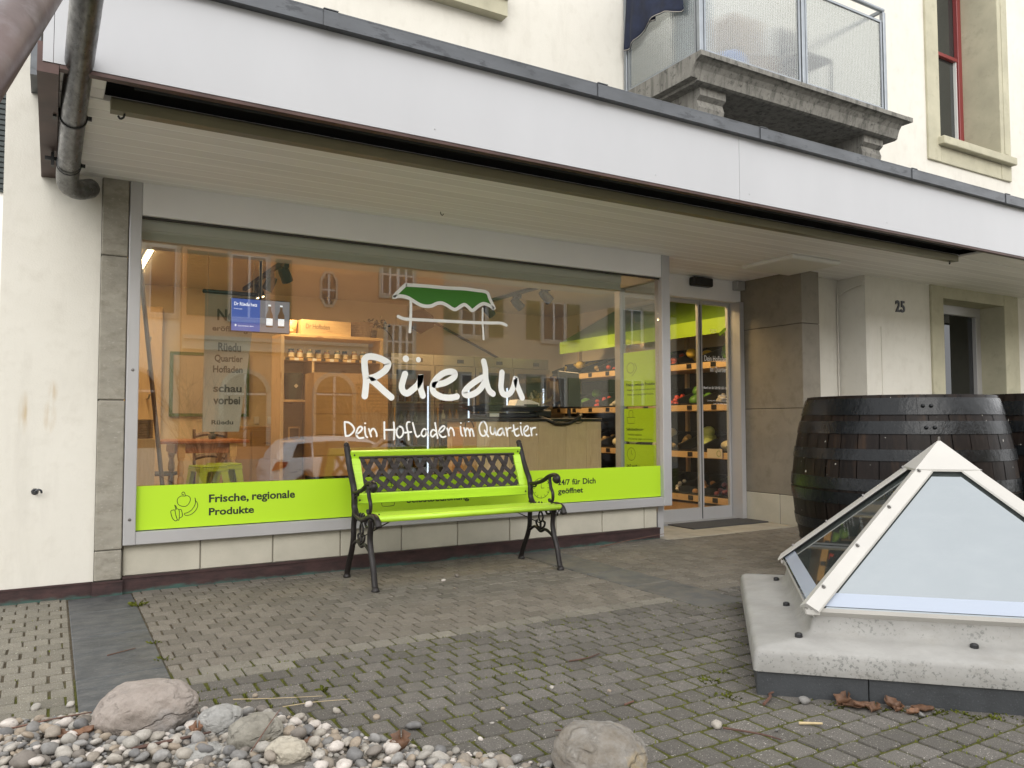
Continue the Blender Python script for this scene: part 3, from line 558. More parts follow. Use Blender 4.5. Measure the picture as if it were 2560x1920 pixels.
# balcony
BA = MB(); BA.prism([(0.0, 3.775), (-0.88, 3.775), (-0.905, 3.785), (-0.915, 3.82), (-0.93, 3.865), (-0.96, 3.905), (-0.995, 3.928), (-1.02, 3.932), (-1.02, 3.970), (0.0, 3.975)], 4.0, 6.62, 'x')
BA.prism([(0.0, 3.80), (-0.905, 3.80), (-0.93, 3.865), (-0.96, 3.905), (-1.02, 3.932), (-1.02, 3.970), (0.0, 3.972)], 3.93, 4.001, 'x'); BA.box(6.62, 6.70, -1.02, 0, 3.93, 3.972)
ba = BA.build('balcony', 'balcony_stone', B); ba['label'] = 'weathered stone balcony with ribbed glass railing'
for x0 in (4.09, 6.20):
    MB().prism([(0.0, 3.774), (-0.84, 3.774), (-0.84, 3.71), (-0.80, 3.68), (-0.82, 3.62), (-0.80, 3.54), (-0.72, 3.49), (-0.6, 3.44), (-0.3, 3.30), (-0.15, 3.12), (0.0, 3.105)], x0, x0+0.29, 'x').build('corbel', 'balcony_stone', ba)
yb = -0.955
def post(x, y): MB().box(x-0.02, x+0.02, y-0.02, y+0.02, 3.96, 4.95, 0.003).build('railing_post', 'zincpost', ba)
mat('zincpost', (0.26, 0.28, 0.30), 0.4, metal=0.6, var=0.12, vs=10)
post(3.985, yb); post(5.20, yb); post(6.36, yb); post(3.985, -0.04); post(6.36, -0.04)
tr_ = MB(); tr_.tube([(3.985, 0.0, 4.97), (3.985, yb, 4.97), (6.36, yb, 4.97), (6.36, 0.0, 4.97)], 0.022, 12); tr_.build('top_rail', 'zincpost', ba)
def gpanel(a, b_, side=False):
    f = MB(); z0, z1 = 3.995, 4.86; s = 0.02
    bx = (lambda u0, u1, v0, v1, t: f.box(3.985-t, 3.985+t, u0, u1, v0, v1)) if side else (lambda u0, u1, v0, v1, t: f.box(u0, u1, yb-t, yb+t, v0, v1))
    bx(a, a+s, z0, z1, 0.012); bx(b_-s, b_, z0, z1, 0.012); bx(a+s, b_-s, z0, z0+s, 0.012); bx(a+s, b_-s, z1-s, z1, 0.012)
    fr = f.build('railing_panel', 'zincpost', ba); f = MB()
    bx = (lambda u0, u1, v0, v1, t: f.box(3.985-t, 3.985+t, u0, u1, v0, v1)) if side else (lambda u0, u1, v0, v1, t: f.box(u0, u1, yb-t, yb+t, v0, v1))
    bx(a+s, b_-s, z0+s, z1-s, 0.004); g = f.build('railing_glass', 'ribbed_glass', ba)
gpanel(4.02, 5.165); gpanel(5.235, 6.325); gpanel(-0.92, -0.07, True)
# ---------------------------------------------------------------- ground
mat('asphalt', (0.30, 0.295, 0.28), 0.9, var=0.2, vs=3, bump=0.4, bs=150)
def joint_mat():
    mt, t, b = base('joint_fill'); v = coords(t); sx = N(t, 'ShaderNodeSeparateXYZ'); t.links.new(v, sx.inputs[0])
    n = noisen(t, v, 5, 7, 0.7); f = noisen(t, v, 60, 4, 0.7)
    dirt = mixc(t, ramp(t, f, 0.35, 0.7), (0.050, 0.040, 0.027), (0.115, 0.098, 0.070))
    moss = mixc(t, ramp(t, f, 0.3, 0.7), (0.038, 0.040, 0.011), (0.095, 0.098, 0.022))
    damp = ramp(t, sx.outputs[1], -2.0, -1.6, 0.30, -0.02)
    c = mixc(t, ramp(t, mathn(t, 'ADD', n, damp), 0.56, 0.72), dirt, moss)
    t.links.new(c, b.inputs['Base Color']); b.inputs['Roughness'].default_value = 1.0; b.inputs['Specular IOR Level'].default_value = 0.1
    bp = N(t, 'ShaderNodeBump'); bp.inputs['Strength'].default_value = 0.8; bp.inputs['Distance'].default_value = 0.006
    t.links.new(f, bp.inputs['Height']); t.links.new(bp.outputs[0], b.inputs['Normal'])
joint_mat()
def paver_mat(name, col, speck, rough=0.85, mossy=0.0, rand=0.14):
    mt, t, b = base(name)
    g = N(t, 'ShaderNodeNewGeometry'); pos = g.outputs['Position']
    big = noisen(t, pos, 1.7, 5); mid = noisen(t, pos, 14, 6, 0.7); fine = noisen(t, pos, 260, 3, 0.7); sp = noisen(t, pos, 150, 2, 0.5)
    c = mixc(t, ramp(t, mid, 0.3, 0.7), tuple(x*0.80 for x in col), tuple(x*1.18 for x in col))
    c = mixc(t, ramp(t, big, 0.35, 0.7, 0, 0.6), c, tuple(x*0.74 for x in col))
    c = mixc(t, ramp(t, fine, 0.38, 0.64, 0, 0.9), c, tuple(x*0.45 for x in col))
    c = mixc(t, ramp(t, sp, 0.655, 0.70), c, speck)
    if mossy: c = mixc(t, mathn(t, 'MULTIPLY', ramp(t, noisen(t, pos, 7, 6, 0.7), 0.52, 0.72), mossy), c, (0.085, 0.085, 0.04))
    c = mixc(t, 1.0, c, mixc(t, randn(t), (1-rand, 1-rand, 1-rand*1.15), (1+rand, 1+rand, 1+rand*0.9)), 'MULTIPLY')
    t.links.new(c, b.inputs['Base Color']); b.inputs['Roughness'].default_value = rough; b.inputs['Specular IOR Level'].default_value = 0.35
    bp = N(t, 'ShaderNodeBump'); bp.inputs['Strength'].default_value = 0.55; bp.inputs['Distance'].default_value = 0.003
    t.links.new(noisen(t, pos, 190, 4, 0.75), bp.inputs['Height']); t.links.new(bp.outputs[0], b.inputs['Normal'])
paver_mat('paver_damp', (0.138, 0.126, 0.113), (0.37, 0.345, 0.31), 0.85, mossy=0.14, rand=0.20)
paver_mat('paver_dry', (0.186, 0.166, 0.138), (0.31, 0.28, 0.24), 0.9, rand=0.16)
paver_mat('paver_pale', (0.212, 0.195, 0.162), (0.32, 0.30, 0.255), 0.9)
paver_mat('paver_side', (0.215, 0.197, 0.16), (0.40, 0.38, 0.32), 0.9, mossy=0.15)
mat('slate', (0.050, 0.053, 0.055), 0.66, var=0.3, vs=4, bump=0.8, bs=26, stretch=(1, 1.6, 1.6), spots=(0.62, 0.72), spotcol=(0.13, 0.13, 0.126), spotscale=55, col2=(0.082, 0.083, 0.081), rvar=0.1, rand=0.08)
mat('slate_dusty', (0.080, 0.079, 0.075), 0.75, var=0.3, vs=4, bump=0.6, bs=26, col2=(0.115, 0.106, 0.09), rand=0.1)
mat('slate_dark', (0.034, 0.037, 0.040), 0.6, var=0.25, vs=9, bump=0.4, bs=80, spots=(0.60, 0.72), spotcol=(0.065, 0.07, 0.073), spotscale=160)
mat('threshold_stone', (0.31, 0.285, 0.23), 0.85, var=0.2, vs=3, bump=0.25, bs=120, col2=(0.22, 0.20, 0.16), cut=(0.5, 0.8))
tag(MB().box(-90, 90, -90, 60, -0.95, -0.80).build('ground', 'asphalt', loc=(0, 0, -0.8)), kind='structure')
PV = tag(MB().box(-6, 15, -6.6, 0.74, -0.9, -0.0055).build('pavement', 'joint_fill', loc=(0, 0, 0)), kind='structure')
# skylight frame of reference: u along its wall-side edge, v along its street-side edge
SK0 = Vector((1.974, -3.261, 0)); SU = Vector((0.7071, 0.7071, 0)); SV = Vector((0.7071, -0.7071, 0)); LU, LV = 1.54, 1.69
def in_sky(x, y, mrg=0.0):
    d = Vector((x, y, 0))-SK0; u = d.dot(SU); v = d.dot(SV); return -mrg < u < LU+mrg and -mrg < v < LV+mrg
GE = [(-2.0, -1.75), (-0.525, -2.14), (-0.283, -2.20), (0.116, -2.39), (0.30, -2.50), (0.40, -2.66), (0.471, -2.80), (0.663, -3.10), (0.894, -3.34), (0.99, -3.50), (1.25, -3.95), (1.4, -4.6)]
def gravel_y(x):
    for (a, b), (c, d) in zip(GE[:-1], GE[1:]):
        if a <= x <= c: return b+(d-b)*(x-a)/(c-a)
    return -1.75 if x < -2 else -9
PX, PY = 0.109, 0.107
pav = {}; cells = []; cut_cells = []
ny = 46
for i in range(-26, 32):
    y1 = -1.805-PY*i; yc = y1-PY/2
    if yc > -0.03 or yc < -5.2: continue
    off = (i % 2)*PX/2+(rnd.random()-0.5)*0.006
    for j in range(-22, 66):
        xc = 0.0565+PX/2+PX*j+off
        x0_, x1_ = xc-PX/2, xc+PX/2
        for lo, hi, yl in ((-0.2905, 0.0575, -2.75), (2.808, 3.162, -2.13)):
            if yc > yl and x1_ > lo and x0_ < hi:
                if x0_ < lo: x1_ = min(x1_, lo)
                elif x1_ > hi: x0_ = max(x0_, hi)
                else: x1_ = x0_
        if x1_-x0_ < PX-0.012:
            if x1_-x0_ > 0.022: cut_cells.append((x0_, x1_, yc, i))
            continue
        if xc > 4.32 and yc > -0.10: continue
        if in_sky(xc, yc, -0.05): continue
        if xc > 6.4 and yc < -2.2: continue
        cells.append((xc, yc, i))
def paver_box(var, gx=0.0135, gy=0.0115):
    r = random.Random(var); j = lambda a: (r.random()-0.5)*a
    hx, hy = (PX-gx)/2, (PY-gy)/2; b = 0.0042
    p = [(-hx+j(0.004), -hy+j(0.004)), (hx+j(0.004), -hy+j(0.004)), (hx+j(0.004), hy+j(0.004)), (-hx+j(0.004), hy+j(0.004))]
    def ringp(s, z, chop):
        o = []
        for k in range(4):
            a = Vector((*p[k], 0)); n_ = Vector((*p[(k+1) % 4], 0)); q = Vector((*p[k-1], 0)); c_ = 0.005
            for d in (q, n_):
                e = a+(d-a).normalized()*c_; o.append((e.x*s, e.y*s, z))
        return o
    rings = [ringp(1, -0.045, 0), ringp(1, -0.0042, 0), ringp(0.955, 0.0+j(0.0006), 0)]
    mb = MB(); v = [q for r_ in rings for q in r_]; f = []
    for a in range(2):
        for k in range(8): f.append((a*8+k, a*8+(k+1) % 8, a*8+8+(k+1) % 8, a*8+8+k))
    f.append(tuple(range(16, 24))); mb.add(v, f); return mb
PVAR = [paver_box(k) for k in range(8)]+[paver_box(k+20, 0.0075, 0.0075) for k in range(8)]
def pmat(xc, yc, i):
    if xc < -0.25: return 'paver_side'
    if i == 0 and 0.2 < xc < 3.0: return 'paver_pale'
    if i == 1 and xc < 0.5: return 'paver_pale'
    if xc > 3.1 and i > -1 : return 'paver_damp'
    return 'paver_dry' if i < 1 else 'paver_damp'
def in_view(x, y):
    d = Vector((x, y, 0))-CAM; z = d.dot(fwd)
    return z > 0.3 and abs(d.dot(cam_r)/z*1950) < 1310 and d.dot(cam_u)/z*1950 > -985
vis = sorted([c for c in cells if in_view(c[0], c[1]) and c[1] > gravel_y(c[0])-0.05], key=lambda c: (Vector((c[0], c[1], 0))-CAM).length)
big = set(vis[:300]); pmesh = {}
rest = {}
for c in cells:
    xc, yc, i = c
    ma = pmat(xc, yc, i); k = rnd.randrange(8)+(0 if ma == 'paver_damp' else 8); sag = 0.004*noise.noise(Vector((xc*1.3, yc*1.3, 2)))
    M = Matrix.Translation((xc+(rnd.random()-0.5)*0.003, yc+(rnd.random()-0.5)*0.003, sag+(rnd.random()-0.5)*0.003)) @ Matrix.Rotation((rnd.random()-0.5)*0.03, 4, 'Z') @ Matrix.Rotation((rnd.random()-0.5)*0.022, 4, 'X') @ Matrix.Rotation((rnd.random()-0.5)*0.022, 4, 'Y')
    if c in big:
        if (k, ma) not in pmesh:
            o = PVAR[k].build('paver', ma, PV); pmesh[k, ma] = o.data
        else:
            o = bpy.data.objects.new('paver', pmesh[k, ma]); COL.objects.link(o); o.parent = PV
        o.matrix_local = M
    else:
        rest.setdefault(ma, MB()).add(PVAR[k].v, PVAR[k].f, M)
for (x0_, x1_, yc, i) in cut_cells:
    if yc > -0.03 or (x0_ > 4.32 and yc > -0.1): continue
    rest.setdefault(pmat((x0_+x1_)/2, yc, i), MB()).box(x0_+0.004, x1_-0.004, yc-PY/2+0.006, yc+PY/2-0.006, -0.045, rnd.uniform(-0.003, 0.001), 0.004)
for ma, mb in rest.items(): tag(mb.build('pavers', ma, PV), kind='stuff')
# slate strips and threshold
yy = [-0.05, -0.46, -1.02, -1.73, -2.45, -2.9]
for a, b in zip(yy[1:], yy[:-1]):
    mb = MB().box(-0.286, 0.053, a+0.003, b-0.003, -0.05, 0.001, 0.004); mb.build('slate_slab', 'slate', PV)
yy = [-0.02, -0.55, -1.0, -1.46, -2.128]
for a, b in zip(yy[1:], yy[:-1]):
    mb = MB().box(2.812, 3.158, a+0.003, b-0.003, -0.05, 0.001, 0.004); mb.build('slate_slab', 'slate_dusty', PV)
for x0, x1 in ((4.346, 5.2), (5.204, 6.058)): MB().box(x0, x1, -0.10, 0.60, -0.05, 0.004, 0.004).build('threshold_slab', 'threshold_stone', PV)
# gravel bed
mat('soil', (0.09, 0.08, 0.065), 0.95, bump=0.6, bs=60)
gb = MB(); gx = [-2.0+0.09*i for i in range(39)]; nyg = 30
grid = []
def gz(x, y):
    e = gravel_y(x)-y
    return -0.012+min(0.045, max(0, e)*0.16)+0.018*noise.noise(Vector((x*3, y*3, 0)))*min(1, max(0, e)*5)
for x in gx:
    for j in range(nyg+1):
        y = gravel_y(x)-j*0.075; grid.append((x, y, gz(x, y) if j else -0.03))
gb.add(grid, [(i*(nyg+1)+j, (i+1)*(nyg+1)+j, (i+1)*(nyg+1)+j+1, i*(nyg+1)+j+1)[::-1] for i in range(len(gx)-1) for j in range(nyg)])
GB = tag(gb.build('gravel_bed', 'soil', loc=(0, 0, 0)), kind='structure')
def pebble_mat():
    mt, t, b = base('pebble'); g = N(t, 'ShaderNodeNewGeometry'); r = randn(t)
    cr = N(t, 'ShaderNodeValToRGB'); cr.color_ramp.interpolation = 'CONSTANT'; t.links.new(r, cr.inputs[0])
    cols = [(0.26, 0.25, 0.23), (0.165, 0.163, 0.16), (0.33, 0.315, 0.29), (0.22, 0.195, 0.165), (0.13, 0.13, 0.132), (0.44, 0.41, 0.385), (0.25, 0.21, 0.165), (0.215, 0.213, 0.21), (0.30, 0.28, 0.25), (0.15, 0.135, 0.12)]
    e = cr.color_ramp.elements
    while len(e) < len(cols): e.new(0.5)
    for k, c in enumerate(cols): e[k].position = k/len(cols); e[k].color = (*c, 1)
    n = noisen(t, g.outputs['Position'], 45, 6, 0.7)
    c = mixc(t, 1.0, cr.outputs[0], mixc(t, ramp(t, n, 0.3, 0.7), (0.74, 0.71, 0.67), (1.28, 1.25, 1.20)), 'MULTIPLY')
    c = mixc(t, ramp(t, noisen(t, g.outputs['Position'], 120, 3), 0.62, 0.7, 0, 0.5), c, (0.12, 0.11, 0.10))
    t.links.new(c, b.inputs['Base Color']); b.inputs['Roughness'].default_value = 0.75
    bp = N(t, 'ShaderNodeBump'); bp.inputs['Strength'].default_value = 0.25; bp.inputs['Distance'].default_value = 0.002; t.links.new(noisen(t, g.outputs['Position'], 160, 4), bp.inputs['Height']); t.links.new(bp.outputs[0], b.inputs['Normal'])
pebble_mat()
PEB = []
for k in range(9):
    mb = MB(); blob(mb, (0, 0, 0), (1.0, 0.78+0.2*rnd.random(), 0.5+0.22*rnd.random()), ICO2 if k else ICO2, 0.42, k*3.1+1, 0.95); PEB.append(mb)
cand = []
tries = 0
BOULD = [(-0.10, -2.50, 0.19), (0.14, -2.66, 0.08), (0.18, -2.83, 0.10), (0.24, -3.03, 0.08), (1.03, -3.5, 0.15)]
cells_g = {}
while len(cand) < 4600 and tries < 90000:
    tries += 1
    x = rnd.uniform(-0.95, 1.25); y = rnd.uniform(-4.05, -2.05)
    e = gravel_y(x)-y
    if e < -0.02+0.03*noise.noise(Vector((x*9, y*9, 1))): continue
    if not in_view(x, y-0.05) and rnd.random() < 0.8: continue
    s = rnd.choice((0.007, 0.009, 0.011, 0.013, 0.015, 0.018, 0.021, 0.026)); 
    if rnd.random() < 0.05: s = rnd.uniform(0.03, 0.042)
    if any((x-a)**2+(y-b)**2 < (r_*0.72)**2 for a, b, r_ in BOULD): continue
    key = (int(x/0.06), int(y/0.06)); bad = False
    for dx in (-1, 0, 1):
        for dy in (-1, 0, 1):
            for (a, b, s2) in cells_g.get((key[0]+dx, key[1]+dy), ()):
                if (a-x)**2+(b-y)**2 < (0.66*(s+s2))**2: bad = True; break
    if bad: continue
    cells_g.setdefault(key, []).append((x, y, s)); cand.append((x, y, s, 0.0))
upper = []
for _ in range(420):
    x, y, s, _z = rnd.choice(cand)
    if gravel_y(x)-y > 0.04: upper.append((x+rnd.uniform(-0.02, 0.02), y+rnd.uniform(-0.02, 0.02), rnd.choice((0.014, 0.018, 0.022, 0.027)), 0.016))
for (x, y, s) in ((0.52, -2.62, 0.017), (0.62, -2.75, 0.014), (0.45, -2.50, 0.016), (0.30, -2.30, 0.012), (1.60, -3.42, 0.020), (1.33, -2.80, 0.010), (1.20, -3.15, 0.012), (1.05, -2.9, 0.008), (2.05, -3.42, 0.022), (2.0, -0.62, 0.020), (1.86, -0.70, 0.016), (1.82, -0.95, 0.010), (0.7, -2.9, 0.026), (-0.42, -2.02, 0.02), (-0.31, -2.05, 0.017), (1.75, -3.55, 0.008), (2.3, -3.72, 0.012), (1.5, -2.95, 0.009), (0.85, -3.1, 0.010), (0.95, -3.0, 0.008)): upper.append((x, y, s, 0.002))
allp = [(x, y, s, gz(x, y)+s*0.35+dz if gravel_y(x)-y > 0 else s*0.45) for x, y, s, dz in cand+upper]
allp.sort(key=lambda p: -p[2]/(Vector((p[0], p[1], 0))-CAM).length*(1 if in_view(p[0], p[1]) else 0.01))
stuffp = MB(); pm = {}
for n_, (x, y, s, z) in enumerate(allp):
    k = rnd.randrange(9)
    M = Matrix.Translation((x, y, z)) @ Matrix.Rotation(rnd.random()*6.28, 4, 'Z') @ Matrix.Rotation(rnd.uniform(-0.5, 0.5), 4, 'X') @ Matrix.Rotation(rnd.uniform(-0.4, 0.4), 4, 'Y') @ Matrix.Scale(s, 4)
    if n_ < 300:
        if k not in pm: o = PEB[k].build('pebble', 'pebble', GB, smooth=True); pm[k] = o.data
        else: o = bpy.data.objects.new('pebble', pm[k]); COL.objects.link(o); o.parent = GB
        o.matrix_local = M
    else: stuffp.add(PEB[k].v, PEB[k].f, M)
tag(stuffp.build('pebbles', 'pebble', GB, smooth=True), kind='stuff')
# moss and tiny weeds in the joints of the damp pavers
mat('moss_leaf', (0.088, 0.098, 0.018), 0.9, var=0.4, vs=30, rand=0.45, hue=0.3, spec=0.1)
ms = MB()
for (xc, yc, i) in cells:
    if (i < 0 and xc > -0.3) or not in_view(xc, yc): continue
    dens = noise.noise(Vector((xc*1.9, yc*1.9, 7)))+0.35*noise.noise(Vector((xc*6, yc*6, 3)))
    nn = int(max(0, 50*(dens+0.03))) + (4 if rnd.random() < 0.5 else 1)
    if xc < -0.25 or i < 1: nn //= 4
    for _ in range(nn):
        if rnd.random() < 0.5: x = xc+rnd.uniform(-0.055, 0.055); y = yc+PY/2+rnd.gauss(0, 0.0035)
        else: x = xc+PX/2+rnd.gauss(0, 0.0035); y = yc+rnd.uniform(-0.05, 0.05)
        if in_sky(x, y): continue
        h = rnd.uniform(0.003, 0.010); a = rnd.random()*6.28; l = rnd.uniform(0.003, 0.008); d = Vector((math.cos(a), math.sin(a), 0)); s_ = Vector((-d.y, d.x, 0))*0.0022
        p = Vector((x, y, -0.005)); ms.add([p-s_, p+s_, p+d*l+s_*0.7+Vector((0, 0, h)), p+d*l-s_*0.7+Vector((0, 0, h))], [(0, 1, 2, 3)])
def tuft(x, y, n, h, sp):
    for _ in range(n):
        a = rnd.random()*6.28; d = Vector((math.cos(a), math.sin(a), 0)); s_ = Vector((-d.y, d.x, 0))*rnd.uniform(0.0015, 0.003); r0 = rnd.random()*sp; hh = h*rnd.uniform(0.4, 1)
        p = Vector((x, y, -0.005))+d*r0; q = p+d*hh*0.5+Vector((0, 0, hh*0.8)); e = p+d*hh*1.1+Vector((0, 0, hh*0.75))
        ms.add([p-s_, p+s_, q+s_, e, q-s_], [(0, 1, 2, 3, 4)])
for q in ((0.06, -0.42, 26, 0.035, 0.03), (0.055, -1.3, 16, 0.02, 0.03), (0.06, -1.6, 18, 0.02, 0.04), (1.93, -3.05, 40, 0.016, 0.05), (1.86, -3.22, 40, 0.014, 0.05), (2.05, -3.0, 24, 0.015, 0.03), (0.55, -2.35, 20, 0.02, 0.02)): tuft(*q)
for k in range(46):
    f_ = 0.25+rnd.random()*0.9; p = SK0+SV*f_-SU*rnd.uniform(0.01, 0.07); tuft(p.x, p.y, 10, 0.013, 0.02)
tag(ms.build('moss', 'moss_leaf', loc=(0, 0, 0)), kind='stuff')
# ---------------------------------------------------------------- bench
mat('cast_iron', (0.016, 0.013, 0.012), 0.42, metal=0.0, var=0.3, vs=20, bump=0.25, bs=90, rvar=0.1, bdist=0.002, spec=0.3)
mat('lattice', (0.030, 0.023, 0.022), 0.5, spec=0.3, var=0.2, vs=14, bump=0.2, bs=70)
mat('lime_paint', (0.42, 0.655, 0.035), 0.38, var=0.10, vs=3, stretch=(0.5, 6, 6), bump=0.3, bs=30, coat=0.1, rvar=0.12, spots=(0.70, 0.76), spotcol=(0.24, 0.36, 0.03), spotscale=9)
BX0, BX1 = 1.36, 2.745
BE = thing('park_bench', 'lime green and dark iron park bench with lattice backrest before the shop window', 'bench', (2.05, -0.5, 0))
up = [(-0.205, 0.885), (-0.235, 0.822), (-0.265, 0.756), (-0.315, 0.676), (-0.355, 0.613), (-0.37, 0.548), (-0.375, 0.482), (-0.43, 0.432), (-0.54, 0.418), (-0.657, 0.448), (-0.73, 0.460), (-0.795, 0.445), (-0.825, 0.400)]
arm = [(-0.365, 0.585), (-0.436, 0.590), (-0.542, 0.615), (-0.63, 0.655), (-0.702, 0.668), (-0.742, 0.652), (-0.735, 0.622), (-0.712, 0.628)]
sup = [(-0.637, 0.645), (-0.648, 0.582), (-0.678, 0.53), (-0.672, 0.482), (-0.640, 0.470), (-0.628, 0.492)]
rear = [(-0.375, 0.46), (-0.362, 0.365), (-0.357, 0.276), (-0.325, 0.191), (-0.270, 0.100), (-0.240, 0.038), (-0.233, 0.0)]
front = [(-0.70, 0.44), (-0.685, 0.39), (-0.672, 0.311), (-0.690, 0.236), (-0.732, 0.141), (-0.757, 0.051), (-0.772, 0.0)]
brace = [(-0.355, 0.236), (-0.434, 0.269), (-0.51, 0.243), (-0.583, 0.262), (-0.68, 0.225)]
def sw(mb, x, pts, r, flat=1.0, n=10, r2=None):
    P = smooth_path([(x, a, b) for a, b in pts], 5); L = len(P)
    rr = [r+(r2-r)*k/(L-1) for k in range(L)] if r2 else r
    mb.tube(P, rr, n, flat=flat, up=(1, 0, 0))
for s, x in ((-1, BX0), (1, BX1)):
    e = MB(); sw(e, x, up, 0.017, 1.25); e.lathe([(0, 0.026), (0.02, 0.018), (0.026, 0), (0.02, -0.018), (0, -0.026)], 12, M=Matrix.Translation((x, -0.198, 0.893)) @ Matrix.Scale(0.8, 4))
    pa = MB
    fr = e.build('end_frame', 'cast_iron', BE, smooth=True)
    a_ = MB(); sw(a_, x, arm, 0.013, 1.35, r2=0.016); blob(a_, (x, -0.722, 0.640), 0.030, ICO2, 0.05); sw(a_, x, sup, 0.012, 1.1, r2=0.010); sw(a_, x, [(-0.46, 0.603), (-0.445, 0.57), (-0.40, 0.56), (-0.375, 0.53)], 0.007)
    a_.build('armrest', 'cast_iron', fr, smooth=True)
    for nm, p in (('leg', rear), ('leg', front)):
        l_ = MB(); sw(l_, x, p, 0.015, 1.2, r2=0.017); ft = p[-1]; l_.lathe([(0, 0.03), (0.018, 0.03), (0.027, 0.006), (0.027, 0.0), (0, 0)], 10, c=(x, ft[0], 0.0)); l_.build(nm, 'cast_iron', BE, smooth=True)
    b_ = MB(); sw(b_, x, brace, 0.011, 1.0); sw(b_, x, [(-0.51, 0.40), (-0.545, 0.35), (-0.515, 0.31), (-0.485, 0.35), (-0.51, 0.40)], 0.007); sw(b_, x, [(-0.51, 0.32), (-0.51, 0.24)], 0.009); sw(b_, x, [(-0.51, 0.26), (-0.555, 0.28), (-0.57, 0.31), (-0.55, 0.32)], 0.008)
    sw(b_, x, [(-0.51, 0.26), (-0.465, 0.28), (-0.45, 0.31), (-0.47, 0.32)], 0.008); sw(b_, x, [(-0.69, 0.36), (-0.655, 0.385), (-0.60, 0.38), (-0.57, 0.415)], 0.008); b_.build('scroll_brace', 'cast_iron', fr, smooth=True)
    for k in range(9):
        z_ = MB(); t_ = k/8; y = -0.40-0.36*t_; z = 0.43+0.02*math.sin(t_*6)-0.02; z_.tube([(x, y, z+0.03), (x, y-0.018, z-0.012), (x, y-0.036, z+0.03)], 0.005, 6); z_.build('frame_rib', 'cast_iron', fr)
def slat(nm, prof_c, tilt, hw, ht, x0=BX0+0.014, x1=BX1-0.014):
    y, z = prof_c; M = Matrix.Translation((0, y, z)) @ Matrix.Rotation(tilt, 4, 'X')
    return MB().box(x0, x1, -hw, hw, -ht, ht, 0.006, M).build(nm, 'lime_paint', BE)
slat('back_rail', (-0.236, 0.828), R(-63), 0.031, 0.011); slat('back_rail', (-0.350, 0.536), R(-78), 0.036, 0.011)
for x0, x1 in ((BX0+0.016, BX0+0.080), (BX1-0.080, BX1-0.016)):
    mb = MB(); pr = [(-0.250, 0.800), (-0.285, 0.72), (-0.322, 0.635), (-0.338, 0.575)]
    v = []
    for (y, z) in pr: v += [(x0, y, z), (x1, y, z), (x1, y+0.02, z+0.006), (x0, y+0.02, z+0.006)]
    f = [(4*i+a, 4*i+(a+1) % 4, 4*i+4+(a+1) % 4, 4*i+4+a) for i in range(3) for a in range(4)]+[(0, 3, 2, 1), (12, 13, 14, 15)]
    mb.add(v, f).build('back_stile', 'lime_paint', BE)
slat('seat_slat', (-0.44, 0.431), R(2), 0.058, 0.012); slat('seat_slat', (-0.575, 0.437), R(3), 0.066, 0.012); slat('seat_slat', (-0.722, 0.453), R(3), 0.062, 0.012)
MB().tube([(BX0+0.012, -0.79, 0.447), (BX1-0.012, -0.79, 0.447)], 0.021, 12).build('seat_slat', 'lime_paint', BE, smooth=True)
# woven lattice of the backrest: two curved diagonal families
LX0, LX1 = BX0+0.075, BX1-0.075
def back_pt(x, t, lift=0.0):       # t 0 at the lower rail, 1 at the upper rail
    y = -0.335+0.088*t+0.012*math.sin(math.pi*t); z = 0.566+0.24*t; return Vector((x, y-lift, z))
LT = MB().tube([back_pt(LX0, 0.0), back_pt(LX1, 0.0)], 0.010, 6).build('lattice_panel', 'lattice', BE)
MB().tube([back_pt(LX0, 1.0), back_pt(LX1, 1.0)], 0.010, 6).build('lattice_edge', 'lattice', LT)
def strip(x_a, sgn, k):
    P = []
    for q in range(17):
        t = q/16; x = x_a+sgn*(0.20*t+0.03*math.sin(math.pi*t))
        if x < LX0-0.002 or x > LX1+0.002: continue
        P.append(back_pt(x, t, 0.006*math.sin(q*math.pi/2.67+k*math.pi)))
    if len(P) < 3: return
    mb = MB(); v = []
    for i, p in enumerate(P):
        d = (P[min(i+1, len(P)-1)]-P[max(i-1, 0)]).normalized(); n_ = Vector((0, -0.93, 0.36)); s_ = d.cross(n_).normalized()*0.0155
        v += [p+s_+n_*0.003, p-s_+n_*0.003, p-s_-n_*0.003, p+s_-n_*0.003]
    f = [(4*i+a, 4*i+(a+1) % 4, 4*i+4+(a+1) % 4, 4*i+4+a) for i in range(len(P)-1) for a in range(4)]+[(0, 3, 2, 1), tuple(4*len(P)-4+a for a in range(4))]
    mb.add(v, f).build('lattice_strip', 'lattice', LT)
k = 0
x = LX0-0.20
while x < LX1+0.25:
    strip(x, 1, k % 2); strip(x+0.02, -1, (k+1) % 2); x += 0.0985; k += 1
for x, y, z in ((BX0+0.04, -0.252, 0.825), (BX1-0.04, -0.252, 0.825), (BX0+0.04, -0.366, 0.528), (BX1-0.04, -0.366, 0.528), (BX0+0.04, -0.44, 0.445), (BX1-0.04, -0.44, 0.445), (BX0+0.04, -0.722, 0.467), (BX1-0.04, -0.722, 0.467)):
    mb = MB(); blob(mb, (x, y, z), (0.007, 0.005, 0.007), ICO1, 0); mb.build('screw', 'black', BE)
for x, s in ((BX0, 1), (BX1, -1)): MB().tube([(x, -0.51, 0.30), (x+s*0.26, -0.51, 0.42)], 0.004, 6).build('stay_rod', 'cast_iron', BE)

